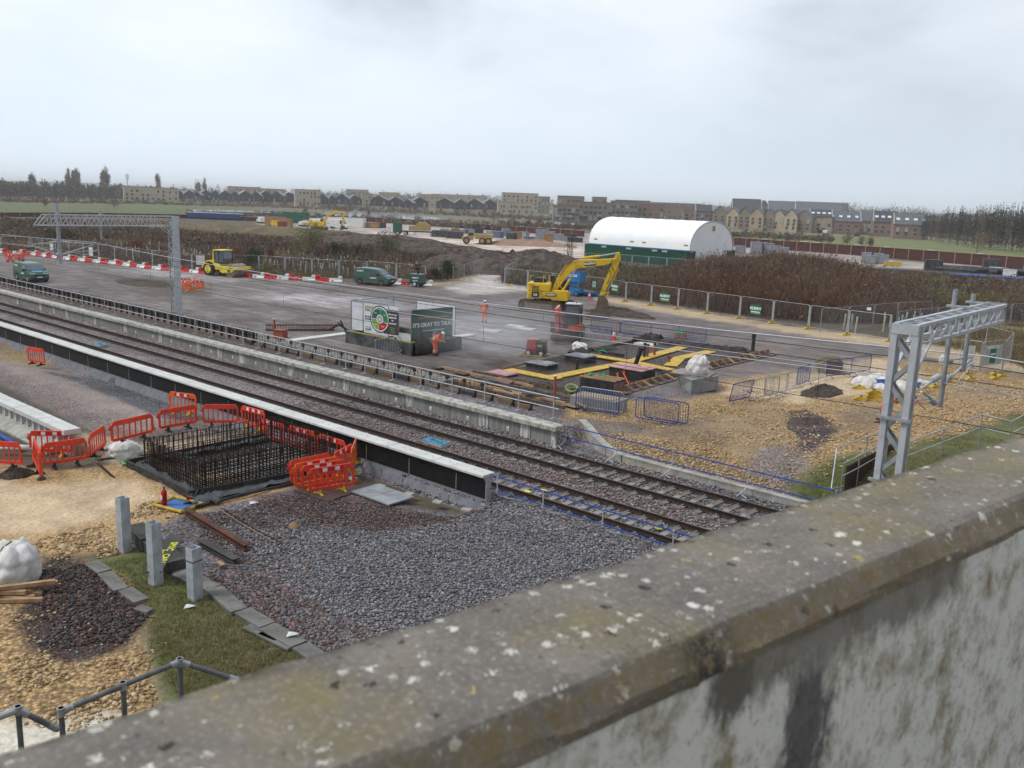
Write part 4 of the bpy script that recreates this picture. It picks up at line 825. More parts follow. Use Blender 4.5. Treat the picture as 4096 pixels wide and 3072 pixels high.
# vertical starter bars along the strip
t=thing('starter_bars','row of thin upright starter bars along the pale ground beam','starter bars',(-40,31.5,.4))
for i in range(70):
    x=-49.8+i*.3;q=MB();h=rr.uniform(.25,.55);q.tube([(x,31.62,.5),(x+rr.uniform(-.03,.03),31.62,.62+h)],.011,5);q.build('bar',rebar_m,t,world=True)
# ------------------------------------------------------------------ plastic chapter-8 barriers
def ch8_proto(om,side_sticker):
    t=thing('pedestrian_barrier','tmp','barrier',(0,0,0));Lx,Hh=1.86,1.0
    # outline with chamfered top corners, window slots
    q=MB();th=.045;x0,x1=-Lx/2,Lx/2;z0,z1=.16,Hh
    def pl(a,b,c,d):q.box(((a+b)/2,0,(c+d)/2),(b-a,th,d-c))
    q.prism([(x0+.13,z1),(x1-.13,z1),(x1-.002,z1-.17),(x1-.002,z1-.21),(x0+.002,z1-.21),(x0+.002,z1-.17)],-th/2,th/2)
    q.prism([(x0+.002,z0+.13),(x1-.002,z0+.13),(x1-.002,z0+.10),(x1-.11,z0),(x0+.11,z0),(x0+.002,z0+.10)],-th/2,th/2)
    pl(x0,x0+.10,z0+.13,z1-.21);pl(x1-.10,x1,z0+.13,z1-.21)
    n=6
    for i in range(1,n+1):
        xc=lerp(x0+.05,x1-.05,i/(n+1));q.box((xc,0,(z0+z1)/2-.04),(.055,th*.8,z1-z0-.34))
    q.build('panel',om,t,bevel=.008)
    q=MB()
    q.box((x0-.05,0,z1-.28),(.10,.03,.07));q.box((x1+.05,0,z0+.14),(.10,.03,.07));q.tube([(x1+.03,0,z0+.05),(x1+.03,0,z0+.3)],.02,6);q.tube([(x0-.03,0,z1-.36),(x0-.03,0,z1-.1)],.02,6);q.build('hook',om,t)
    if side_sticker:
        for dx in ((-.38,.12) if side_sticker<3 else (-.5,-.05,.4)):
            for s in (1,-1):q=MB();q.box((dx+.1,s*(th/2+.004),z1-.105),(.19,.004,.13));q.build('reflector',white_p,t)
        q=MB();q.box((-.02,0,z1-.105),(1.0,th+.004,.14));q.build('red_strip',M('red_reflective',(0.62,0.01,0.03),.4,0,(0.5,0.01,0.02),9),t)
    for dx in (-.48,.48):
        q=MB();q.prism([(-.26,0),(.26,0),(.24,.05),(.06,.09),(.03,.2),(-.03,.2),(-.06,.09),(-.24,.05)],dx-.05,dx+.05,'x');q.build('foot',yellow_f if side_sticker >= 2 else black_r,t,bevel=.006)
    KIDS[t.name]=list(t.children);return t
protos={}
def ch8(a,b,z,label,om=orange_p,stk=1,group='red plastic pedestrian barriers',lift=0.0,tilt=0.0,flip=False):
    k=(om.name,stk)
    a=Vector(a);b=Vector(b);mid=(a+b)/2;rz=math.atan2(b.y-a.y,b.x-a.x)+(PI if flip else 0);s=(b-a).length/1.92
    s=max(.82,min(1.32 if 'square' in group else 1.1,s));loc=(mid.x,mid.y,z)
    if k not in protos:protos[k]=t=ch8_proto(om,stk);t.location=loc;t.rotation_euler=(tilt,0,rz);t.scale=(s,1,1);t['label']=label;t['group']=group
    else:t=dup(protos[k],loc,rz,label,group,(s,1,1));t.rotation_euler=(tilt,0,rz)
    return t
Z=-.3
def g2(u,v,z=Z):return G(u,v,z)
C8=[((-25,1008),(36,1012),'red barrier cut by the left edge of the photo beside a white pipe',0),
 ((86,985),(136,985),'red barrier with two white squares standing behind the pair by the white pipe',2),
 ((101,1014),(184,1001),'red barrier in front of the end of the detached platform wall',0),
 ((195,994),(229,970),'red barrier seen obliquely between the platform end and the white bag',0),
 ((239,965),(334,941),'red barrier standing right behind the crumpled white bag',0),
 ((342,936),(427,920),'red barrier in front of the lone orange one',0),
 ((437,921),(517,921),'red barrier behind the far left corner of the reinforcement cage',0),
 ((522,922),(574,937),'red barrier with three white squares behind the reinforcement cage',3),
 ((580,942),(635,958),'red barrier half hidden by the cage, right of the three white squares',1),
 ((641,958),(701,975),'red barrier seen through the right end of the cage',1),
 ((704,977),(766,996),'red barrier right of the cage under the black wall',1)]
for i,(a,b,l,s) in enumerate(C8):o_=Vector((0,-.42 if i>7 else 0,-.12 if i>7 else 0));ch8(g2(*a)+o_,g2(*b)+o_,Z+o_.z,l,orange_p,s)
ch8(g2(374,891),g2(418,897),Z,'lone orange barrier with yellow feet behind the red row near the black wall',orange_o,2)
ch8(g2(86,1033),g2(70,1000),Z,'red barrier seen edge on beside the white pipe',orange_p,0,tilt=.1)
ch8(g2(758,1028),g2(772,992),Z,'orange barrier seen edge on at the right end of the row',orange_o,2)
ch8(g2(722,1035),g2(760,1012),Z,'barrier with two white squares linking the row to the stacked ones',orange_p,2)
for i,(a,b,l) in enumerate([((665,1074),(767,1057),'frontmost of the four nested barriers beside the grey slab'),((650,1068),(750,1050),'second of the nested barriers, just behind the frontmost'),((635,1064),(738,1043),'third of the nested barriers counted from the front'),((628,1056),(722,1034),'rearmost of the four nested barriers')]):
    ch8(g2(*a),g2(*b),Z,l,orange_o if i in (2,) else orange_p,2 if i<3 else 0,tilt=-.06*i)
ch8(g2(68,786),g2(90,790),Z,'red barrier alone at the foot of the black wall at far left',orange_p,0)
cs=[G(383,626),G(412,631),G(441,626),G(416,619)]
for i in range(4):ch8(cs[i],cs[(i+1) % 4],.4,['front left','front right','back right','back left'][i]+' side of the orange barrier square on the working area',orange_o,2,'orange barriers in a square')
cs=[G(11,565),G(35,567),G(57,562),G(32,558)]
for i in range(4):ch8(cs[i],cs[(i+1) % 4],.4,['front left','front right','back right','back left'][i]+' side of the barrier square behind the green van',orange_p,1,'red barriers in the far square')
# one red barrier leaning by the right gantry, one lying down
t=ch8(G(1898,922,.8),G(1906,905,.8),float(zg(*G(1902,914,.8)[:2])),'orange barrier seen edge on behind the tall right gantry leg',orange_o,0)
lyz=G(1915,868,.6);t=ch8(lyz,lyz+Vector((1.6,.8,0)),float(zg(lyz.x,lyz.y))+.1,'red barrier lying flat on the yellow bank behind the gantry leg',red_p,1);t.rotation_euler.x=1.45
# ------------------------------------------------------------------ steel crowd barriers
def crowd_proto(mt):
    t=thing('crowd_barrier','tmp','crowd barrier',(0,0,0));L_=2.2;r=.024
    q=MB();z0,z1=.16,1.1;c=.14;x0,x1=-L_/2,L_/2
    P_=[(x0,0,z0+c),(x0,0,z1-c)]+[(x0+c-c*math.cos(a),0,z1-c+c*math.sin(a)) for a in (.4,.8,1.2)]+[(x0+c,0,z1),(x1-c,0,z1)]+[(x1-c+c*math.sin(a),0,z1-c+c*math.cos(a)) for a in (.4,.8,1.2)]+[(x1,0,z1-c),(x1,0,z0+c)]+[(x1-c+c*math.cos(a),0,z0+c-c*math.sin(a)) for a in (.4,.8,1.2)]+[(x1-c,0,z0),(x0+c,0,z0)]+[(x0+c-c*math.sin(a),0,z0+c-c*math.cos(a)) for a in (.4,.8,1.2)]+[(x0,0,z0+c)]
    q.tube(P_,r,8);q.build('frame',mt,t)
    q=MB()
    for i in range(1,17):x=lerp(x0,x1,i/17);q.tube([(x,0,z0),(x,0,z1)],.011,5)
    q.build('uprights',mt,t)
    for x in (x0+.3,x1-.3):
        q=MB();q.tube([(x,-.28,.01),(x,-.05,.17),(x,.05,.17),(x,.28,.01)],.016,6);q.build('foot',mt,t)
    KIDS[t.name]=list(t.children);return t
cp={}
def crowd(a,b,mt,label,z=None,tilt=0.0,group='steel crowd barriers'):
    a=Vector(a);b=Vector(b);mid=(a+b)/2;rz=math.atan2(b.y-a.y,b.x-a.x);s=min(1.15,max(.85,(b-a).length/2.2));z=float(zg(mid.x,mid.y)) if z is None else z
    if mt.name not in cp:cp[mt.name]=t=crowd_proto(mt);t['label']=label;t['group']=group;t.location=(mid.x,mid.y,z);t.scale=(s,1,1)
    else:t=dup(cp[mt.name],(mid.x,mid.y,z),rz,label,group,(s,1,1))
    t.rotation_euler=(tilt,0,rz);return t
for a,b,mt,l,tl in [
 ((1265,735),(1320,742),blue_b,'blue crowd barrier nearest the small digger, in front of the blue row',0),((1276,720),(1338,725),blue_b,'leftmost barrier of the blue row behind the traffic cone',0),
 ((1340,725),(1405,731),blue_b,'second blue barrier from the left in the row behind the trench',0),((1405,731),(1465,736),blue_b,'third blue barrier from the left in the row behind the trench',0),((1465,736),(1524,743),blue_b,'rightmost blue barrier in the row behind the trench',0),
 ((1252,725),(1262,735),galv,'grey crowd barrier end on beside the small digger',0),
 ((1784,818),(1837,812),blue_b,'blue barrier in front of the dark bucket heap',0),((1837,812),(1879,804),blue_b,'blue barrier at the right end of the bank row',0),((1721,837),(1746,828),blue_b,'short looking blue barrier turned end on in the bank row',0),
 ((1746,831),(1781,820),galv,'grey barrier between two blue ones on the bank',0),((1698,850),(1734,842),galv,'grey barrier third from the left along the bank',0),((1650,862),(1699,851),galv,'grey barrier second from the left along the bank',0),((1619,869),(1680,858),galv,'grey barrier beside the leaning blue one',0),
 ((1573,876),(1617,866),blue_b,'blue barrier leaning at the left end of the bank row',.2),((1243,888),(1335,904),blue_b,'blue barrier across the end of the platform handrail',0),((1252,884),(1345,899),galv,'grey barrier just behind the blue one at the handrail end',0),
 ((1372,907),(1464,923),blue_b,'front one of the two overlapping blue barriers on the yellow ground',0),((1391,907),(1485,923),blue_b,'rear one of the two overlapping blue barriers on the yellow ground',.06),
 ((812,773),(868,765),galv,'grey crowd barrier leaning in front of the printed boards',-.1)]:
    crowd(G(*a),G(*b),mt,l,None,tl)
# ------------------------------------------------------------------ mesh fence panels
mesh_m=M('fence_wire',(0.30,0.31,0.32),.6,.3,(0.22,0.23,0.24),6)
PANEL={}
def panel_mesh():
    if PANEL:return PANEL
    L_=1.0;q=MB();H_=2.0;c=.10;z0=.12
    t=thing('tmp','tmp tmp tmp tmp','tmp')
    q.tube([(.012,0,z0),(.012,0,H_-c),(.03,0,H_-.02),(.05,0,H_),(.95,0,H_),(.97,0,H_-.02),(.988,0,H_-c),(.988,0,z0)],.017,6);q.tube([(.012,0,.2),(.988,0,.2)],.013,6)
    a=q.build('f',galv,None).data
    q=MB()
    for i in range(1,34):q.box((i/34,0,1.1),(.0012,.004,1.8))
    for i in range(1,10):q.box((.5,0,.2+i*.18),(.97,.004,.004))
    b=q.build('w',mesh_m,None).data
    for o in list(COL.objects):
        if o.name in ('f','w') or o is t:bpy.data.objects.remove(o)
    PANEL['f']=a;PANEL['w']=b;return PANEL
def fence(name,label,pts,feet=None,gap=.03):
    pm_=panel_mesh();p0=pts[0];t=thing(name,label,'fence',(p0[0],p0[1],float(zg(p0[0],p0[1]))))
    for a,b in zip(pts[:-1],pts[1:]):
        a=Vector((a[0],a[1],float(zg(a[0],a[1]))));b=Vector((b[0],b[1],float(zg(b[0],b[1]))));d=b-a;n=max(1,round(d.length/3.55))
        for i in range(n):
            s=lerp(a,b,i/n);L_=d.length/n
            f=bpy.data.objects.new('mesh_panel',pm_['f']);COL.objects.link(f);f.parent=t;f.location=s-t.location;f.rotation_euler=(0,0,math.atan2(d.y,d.x));f.scale=(L_-gap,1,1)
            w=bpy.data.objects.new('wire_mesh',pm_['w']);COL.objects.link(w);w.parent=f
    return t
HR=[(1306,643),(1351,652),(1406,660),(1464,668),(1527,678),(1597,688),(1668,699),(1746,711),(1830,724),(1922,737)]
FR=fence('mesh_fence','mesh fence with green boards along the pale strip right of the big excavator',[G(1089,617)]+[G(*p) for p in HR])
FL=fence('mesh_fence','mesh fence behind the red and white barriers on the left',[G(-60,536),G(66,541),G(150,552),G(248,564),G(330,574),G(415,584),G(560,587),G(616,591),G(674,595),G(733,599),G(792,601),G(856,606),G(920,614)])
F2=fence('mesh_fence','mesh fence climbing beside the access road by the green sheet',[G(978,615),G(1002,608),G(1024,601),G(1042,593),G(1064,583)])
F3=fence('mesh_fence','mesh fence on the right side of the access road behind the big excavator',[G(1089,617),G(1112,597),G(1140,577)])
F4=fence('mesh_fence','distant mesh fence passing behind the right lattice boom',[G(1935,726),G(1982,719),G(2060,711),G(2118,707),G(2181,703),G(2270,699)])
F5=fence('mesh_fence','small mesh enclosure holding the pale sign on the right bank',[G(2070,800),G(2115,807),G(2165,801),G(2182,781),G(2124,765)])
F6=fence('mesh_fence','low mesh fence in the scrub behind the main fence',[G(1770,720),G(1830,714),G(1935,702),G(2010,697)])
F7=fence('mesh_fence','mesh fence in front of the green containers of the white shelter',[G(1262,574),G(1330,577),G(1400,583),G(1480,590),G(1530,592)])
def block(x,y,rz,label,first=[None]):
    z=float(zg(x,y));gp='yellow fence feet'
    if first[0]:return dup(first[0],(x,y,z),rz,label,gp)
    t=thing('fence_block',label,'fence foot',(x,y,z),rz,gp);q=MB();q.prism([(-.37,0),(.37,0),(.37,.08),(.18,.19),(-.18,.19),(-.37,.08)],-.13,.13);q.build('block',yellow_f,t,bevel=.02)
    q=MB();q.box((0,0,.21),(.12,.12,.05));q.build('socket',black_r,t);KIDS[t.name]=list(t.children);first[0]=t;return t
for i,p in enumerate(HR):g=G(*p);block(g.x,g.y-.15,1.1,'yellow foot block under a joint of the mesh fence along the pale strip')
g=G(1100,618);block(g.x,g.y,.3,'yellow foot block beside the access road left of the big excavator')
for u,v in [(1935,738),(2165,800),(2150,796),(2098,806),(2053,814),(1996,830),(2092,794),(2020,827),(2151,805)]:g=G(u,v,.8);block(g.x,g.y,1.2,'yellow foot block around the small enclosure on the right bank')
for u,v,dz,l in [(1886,862,0,'yellow foot block at the bottom of the small stack by the gantry leg'),(1886,862,.19,'yellow foot block in the middle of the small stack by the gantry leg'),(1886,862,.38,'yellow foot block on top of the small stack by the gantry leg'),(1860,859,0,'yellow foot block lying left of the small stack'),(1857,830,0,'yellow foot block in front of the white sheets'),(1957,852,0,'yellow foot block behind the gantry leg on the bank')]:
    g=G(u,v,.7);b=block(g.x,g.y,.5+dz,l);b.location.z += dz
# printed boards on the fence
sign_g=M('sign_green',(0.01,0.16,0.09),.5,0,(0.01,0.13,0.075),3);ink_w=M('white_ink',(0.8,0.8,0.8),.5,0,(.75,.75,.75),5);lime=M('lime_stripe',(0.35,0.62,0.08),.5,0)
def on_fence(u,v,w,h,label,writing='MURPHY',mt=None,z=1.35,rz=None,back=None,name='sign_board',off=.05):
    """board hung on the fence near image point u,v (its centre); the fence line is found from the fence run"""
    best=None
    for a,b in zip(back[:-1],back[1:]):
        # intersect view ray's vertical plane with the segment
        r_=ray(u,v);d=Vector((r_.x,r_.y));s=Vector((b.x-a.x,b.y-a.y));det=d.x*(-s.y)+s.x*d.y
        if abs(det)<1e-6:continue
        k=(a.x*(-s.y)+s.x*a.y)/det;tt=(d.x*a.y-d.y*a.x)/det
        tt=(d.y*a.x-d.x*a.y)/(s.y*d.x-s.x*d.y)*1.0
        if -.02 <= tt <= 1.02:best=(a+(b-a)*tt,math.atan2(s.y,s.x));break
    if best is None:return None
    p,rz=best;n=Vector((math.sin(rz),-math.cos(rz),0));r_=ray(u,v);hd=math.hypot(p.x,p.y);zc=CH+r_.z/math.hypot(r_.x,r_.y)*hd
    t=thing(name,label,'sign',(p.x+n.x*off,p.y+n.y*off,zc),rz,'boards hung on the fences');q=MB();q.box((0,0,0),(w,.012,h));q.build('board',mt or sign_g,t)
    if writing:text(writing,h*.40,ink_w if (mt or sign_g) is sign_g else blk,t,(0,-.012,h*.12),(PI/2,0,0),bold=.012,sx=.9)
    if (mt or sign_g) is sign_g:q=MB();q.box((0,-.009,-h*.22),(w*.82,.004,h*.09));q.build('stripe',ink_w,t);q=MB();q.box((0,-.009,-h*.36),(w*.82,.004,h*.05));q.build('lower_stripe',lime,t)
    return t
hrp=[G(*p) for p in HR];flp=[G(u,v) for u,v in [(-60,536),(66,541),(150,552),(248,564),(330,574),(415,584),(560,587)]]
for u,v,l in [(1329,621,'green printed board on the fence nearest the excavator arm'),(1437,642,'green printed board second from the excavator along the fence'),(1633,669,'green printed board third along the fence, in front of the brown brush'),(1634,669,None)]:
    if l:on_fence(u,v,1.15,.85,l,back=hrp)
on_fence(1284,614,.45,.62,'small white and green notice behind the excavator arm','i',M('sign_teal',(0.30,0.55,0.45),.5,0,(.25,.45,.38),3),back=[G(1089,617),G(1306,643)])
on_fence(1878,667,.35,.22,'tiny white tag on the fence left of the right gantry','',white_m,back=hrp)
for u,v,l in [(197,543,'white blank notice on the mesh fence left of the far gantry tube'),(112,531,'white blank notice at far left on the mesh fence'),(433,562,'white blank notice on the fence beside the yellow roller')]:
    on_fence(u,v,1.0,1.15,l,'',white_m,back=flp+[G(616,591)])
on_fence(1062,576,0.9,1.9,'bright green sheet tied to the fence by the access road','',M('green_sheet',(0.02,0.42,0.26),.7,0,(0.02,0.3,0.18),3),back=[G(978,615),G(1002,608),G(1024,601),G(1042,593),G(1064,583),G(1075,578)])
for u,v,l,k in [(1009,593,'small green notice low on the access road fence',F2)]:on_fence(u,v,.4,.6,l,'',sign_g,back=[G(978,615),G(1002,608),G(1024,601),G(1042,593)])
for u,v,l in [(1951,697,'left one of two small green notices on the distant fence'),(1980,693,'right one of two small green notices on the distant fence')]:on_fence(u,v,.75,.85,l,'',M('sign_teal_far',(0.10,0.33,0.24),.5,0,(.3,.42,.38),3,lo=.45,hi=.55),back=[G(1935,726),G(1982,719),G(2060,711)])
t=on_fence(2141,767,2.3,1.25,'pale see-through welcome board on the small mesh enclosure','',M('pale_banner',(0.42,0.44,0.42),.7,0,(0.32,0.34,0.32),3),back=[G(2070,800),G(2115,807),G(2165,801)])
if t:q=MB();q.box((.1,-.012,-.05),(.62,.008,.9));q.build('green_patch',sign_g,t);text('MURPHY',.17,ink_w,t,(.1,-.02,.05),(PI/2,0,0),bold=.008,sx=.8);text('THANK YOU',.26,ink_w,t,(0,-.02,.50),(PI/2,0,0),bold=.008)
g=G(2090,790,.6);t=thing('sign_board','pale grey sheet standing left of the welcome board','sign',(g.x,g.y,float(zg(g.x,g.y))),.9,'boards hung on the fences');q=MB();q.box((0,0,.85),(.75,.03,1.3));q.build('board',white_m,t);q=MB();q.box((-.3,0,.1),(.05,.4,.2));q.box((.3,0,.1),(.05,.4,.2));q.build('foot',galv,t)
# ------------------------------------------------------------------ red and white water-filled barriers
def wb_proto(mt,side):
    t=thing('road_barrier','tmp','road barrier',(0,0,0));L_=1.5
    q=MB();q.prism([(-.25,0),(.25,0),(.22,.12),(.13,.2),(.11,.38),(-.11,.38),(-.13,.2),(-.22,.12)],-L_/2+.01,L_/2-.01,'x');q.build('body',mt,t,bevel=.015)
    q=MB();x=side*(L_/2-.24);q.prism([(x-.2,.38),(x+.2,.38),(x+.2,.62),(x+.1,.74),(x-.1,.74),(x-.2,.62)] if False else [(x-.22,.36),(x+.22,.36),(x+.22,.56),(x+.14,.66),(x-.14,.66),(x-.22,.56)],-.15,.15);q.build('end_tower',mt,t,bevel=.03)
    q=MB();q.box((-side*.3,0,.12),(.18,.47,.1));q.build('lift_slot',black_r,t)
    KIDS[t.name]=list(t.children);return t
PW,PR=None,None
path=[G(*p) for p in [(-14,546),(66,550),(137,560),(248,571),(330,581),(440,591),(540,599),(640,605),(757,610)]]
acc=[];
for a,b in zip(path[:-1],path[1:]):
    L_=(b-a).length;acc.append((a,b,L_))
tot=sum(x[2] for x in acc);n=int(tot/1.53);
def at_len(s):
    for a,b,L_ in acc:
        if s <= L_:return lerp(a,b,s/L_),math.atan2(b.y-a.y,b.x-a.x)
        s -= L_
    return acc[-1][1],0
def wb(p,rz,k):
    global PW,PR
    mt=white_p if k % 2==0 else red_p;lab=('white' if k % 2==0 else 'red')+' plastic road barrier in the line along the far edge of the working area';gp='red and white road barriers'
    pr=PW if k % 2==0 else PR
    if pr is None:
        t=wb_proto(mt,1 if k % 2==0 else -1);t['label']=lab;t['group']=gp;t.location=(p.x,p.y,.4);t.rotation_euler=(0,0,rz)
        if k % 2==0:PW=t
        else:PR=t
    else:dup(pr,(p.x,p.y,.4),rz,lab,gp)
for k in range(n):
    p,rz=at_len((k+.5)*1.53);wb(p,rz+random.uniform(-.05,.05),k)
for k,(u,v) in enumerate([(855,614),(870,615)]):wb(G(u,v),.35,k)
wb(G(922,617),.3,0)
# ------------------------------------------------------------------ printed board enclosure with its base
x0,x1,y0,y1=-46.55,-40.15,36.2,40.6
t=thing('foundation_pit','shuttered foundation block wrapped in dark sheet below the printed boards','foundation',(-43.3,38.4,.4))
q=MB()
for c,d in (((-43.35,y0+.06,.78),(6.4,.14,.76)),((-43.35,y1-.06,.76),(6.4,.14,.72)),((x0+.06,38.4,.77),(.14,4.2,.74)),((x1-.06,38.4,.79),(.14,4.2,.78))):q.box(c,d)
q.build('shutter',M('tarred_shutter',(0.03,0.033,0.037),.7,0,(0.12,0.125,0.13),1.6,.4,lo=.28,hi=.62),t,world=True)
q=MB();q.box((-43.35,38.4,.75),(6.1,4.1,.1));q.build('slab',conc,t,world=True)
lip=M('mossy_lip',(0.30,0.30,0.05),.8,0,(0.16,0.15,0.06),5)
q=MB();q.box((-43.35,y0+.10,1.19),(6.3,.22,.05));q.box((x1-.1,38.4,1.2),(.2,4.2,.05));q.build('lip',lip,t,world=True)
q=MB();q.prism([(36.1,.4),(38.0,.4),(37.9,1.0),(37.6,1.1),(37.2,1.05),(36.7,1.0),(36.2,1.15)],x1+.05,x1+.16,'x');
for k in range(5):
    yy_=36.5+.22*k;q.tube([(x1+.14,yy_,.5),(x1+.2,yy_+.05,1.2),(x1+.16,yy_-.1+.2*(k % 2),1.5+.28*(k % 3))],[.14,.13,.06],7)
q.build('loose_membrane',black_r,t,world=True)
q=MB();q.box((-40.02,38.0,.78),(.06,3.6,.76));q.build('black_sheet',black_m,t,world=True)
for k in range(5):
    a=2.2+.25*k;q=MB();q.tube([(-46.5,36.2+.1*k,1.1),(-46.7-.1*k,36.1,1.5),(-46.85-.28*k,36.0,1.75-.18*k+.1)],.055,6);q.build('starter_sleeve',black_r,t,world=True)
q=MB();n_=9;q.tube([(-42.4+1.5*i/8,36.1,1.15+.42*math.sin(PI*i/8)-.35*(i/8)) for i in range(9)],.045,6);q.build('bent_pipe',black_r,t,world=True)
def wall_panel(name,label,a,b,z0,mt,H_=2.0,fr=dark_galv,both=None):
    a=Vector((*a,z0));b=Vector((*b,z0));d=b-a;rz=math.atan2(d.y,d.x);L_=d.length;t=thing(name,label,'hoarding panel',a,rz,'board panels round the foundation');q=MB()
    q.tube([(0,0,0),(0,0,H_-.12),(.04,0,H_-.03),(.12,0,H_),(L_-.12,0,H_),(L_-.04,0,H_-.03),(L_,0,H_-.12),(L_,0,0)],.021,8);q.build('frame',fr,t)
    if mt:q=MB();q.box((L_/2,0,H_/2),(L_-.06,.02,H_-.12));q.build('sheet',mt,t)
    return t,L_
sheet_w=M('white_banner',(0.66,0.67,0.70),.7,0,(0.54,0.55,0.58),2,.2);bgreen=M('banner_green',(0.055,0.115,0.085),.6,0,(0.045,0.095,0.07),2)
zt=1.2
wall_panel('hoarding_screen','white backed panel on the left side of the printed board enclosure',(-46.35,36.5),(-46.5,40.3),zt,sheet_w)
t,_=wall_panel('hoarding_screen','open mesh panel at the back left of the printed board enclosure',(-46.5,40.3),(-43.1,40.5),zt,None)
t,_=wall_panel('hoarding_screen','white backed panel at the back right of the printed board enclosure',(-44.3,40.42),(-40.7,40.5),zt,sheet_w)
t,Lg=wall_panel('hoarding_screen','open panel frame at the front of the printed board enclosure',(-46.35,36.5),(-42.9,36.75),zt,None)
q=MB();q.box((.55,.03,1.0),(1.0,.02,1.8));q.build('sheet',sheet_w,t)
# front board with the wheel
t=thing('printed_board','white board with a coloured wheel on the front of the enclosure','printed board',(-45.15,36.60,zt+.02),.075);W_,H_=3.15,1.95
q=MB();q.box((W_/2,0,H_/2),(W_,.025,H_));q.build('sheet',sheet_w,t)
q=MB();q.box((W_*.79,-.017,H_/2-.05),(W_*.42,.008,H_*.80));q.build('dark_part',M('banner_dark',(0.06,0.055,0.065),.6,0,(0.05,0.045,0.055),3),t)
cx,cz,R_=W_*.47,H_*.52,.80
def disc(mb,r0,r1,a0,a1,y,n=28):
    for i in range(n):
        b0=lerp(a0,a1,i/n);b1=lerp(a0,a1,(i+1)/n)
        mb.add([(cx+r0*math.cos(b0),y,cz+r0*math.sin(b0)),(cx+r1*math.cos(b0),y,cz+r1*math.sin(b0)),(cx+r1*math.cos(b1),y,cz+r1*math.sin(b1)),(cx+r0*math.cos(b1),y,cz+r0*math.sin(b1))],[(0,3,2,1)])
q=MB();disc(q,0,R_+.07,0,2*PI,-.026,40);q.build('wheel_outline',blk,t)
q=MB();disc(q,0,R_,0,2*PI,-.029,40);q.build('wheel_ground',white_m,t)
for a0,a1,c,nm in ((88,178,(0.03,0.11,0.10),'wheel_teal'),(-18,86,(0.03,0.20,0.09),'wheel_green'),(182,258,(0.20,0.36,0.05),'wheel_lime'),(262,338,(0.45,0.02,0.03),'wheel_red')):
    q=MB();disc(q,.30,R_-.08,math.radians(a0),math.radians(a1),-.033);q.build('wheel_sector',M(nm,c,.6,0,c,3),t)
q=MB();disc(q,0,.22,0,2*PI,-.034,20);q.build('wheel_hub',M('hub_grey',(0.35,0.36,0.38),.6),t);q=MB();disc(q,0,.09,0,2*PI,-.037,12);q.build('wheel_centre',white_m,t)
olive=M('olive_ink',(0.32,0.38,0.10),.6)
def tx(s,size,mt,x,z,al='CENTER',b=.006):text(s,size,mt,t,(x,-.03,z),(PI/2,0,0),align=al,bold=b)
tx('DISCOVERY',.17,olive,.1,1.68,'LEFT',.01);tx('CYCLE',.17,olive,.1,1.50,'LEFT',.01);tx('The way we',.13,blk,.1,1.08,'LEFT');tx('go to work',.13,blk,.1,.93,'LEFT')
q=MB();q.box((.40,-.02,.30),(.52,.012,.20));q.build('logo_ground',blk,t);tx('MURPHY',.13,ink_w,.40,.32);q=MB();q.box((.40,-.03,.215),(.5,.006,.03));q.build('logo_stripe',lime,t)
for i,s in enumerate(('How are you','applying this','for','tomorrow?')):tx(s,.135,ink_w,W_*.835,1.42-.19*i)
for i in range(4):tx(('Talk to your','supervisor or','your safety','representative')[i],.075,olive,W_*.83,.58-.10*i,b=.003)
for a,s in ((135,'Plan'),(35,'Do'),(222,'Learn'),(300,'Check')):tx(s,.10,ink_w,cx+.52*math.cos(math.radians(a)),cz+.52*math.sin(math.radians(a)),b=.003)
# green board
t=thing('printed_board',"dark green board reading IT'S OKAY TO TALK beside the bending worker",'printed board',(-40.75,36.75,zt-.3),math.atan2(3.4,.12));W_,H_=3.45,2.2
q=MB();q.box((W_/2,0,H_/2),(W_,.03,H_));q.build('sheet',bgreen,t)
q=MB();q.tube([(0,.03,0),(0,.03,H_-.1),(.08,.03,H_+.01),(W_-.08,.03,H_+.01),(W_,.03,H_-.1),(W_,.03,0)],.021,8);q.build('frame',galv,t)
tx("IT'S OKAY TO TALK.",.355,ink_w,W_*.50,1.22,b=.010);tx('CONSTRUCTION SUPPORT IS CONFIDENTIAL',.125,M('gold_ink',(0.42,0.33,0.10),.6),W_*.52,1.66,b=.006)
tx('Call the free and confidential helpline',.13,ink_w,W_*.50,.86,b=.003);tx('24 hours a day, 7 days a week',.1,ink_w,W_*.6,.33,b=.003)
q=MB();q.box((W_*.55,-.02,.55),(.34,.01,.42));q.build('notice',M('pinkish_notice',(0.42,0.36,0.38),.6),t)
cx,cz=W_*.93,1.30
for k in range(3):
    q=MB();disc(q,.10+.07*k,.125+.07*k,-1.0,1.1,-.022,10);q.build('sound_mark',ink_w,t)
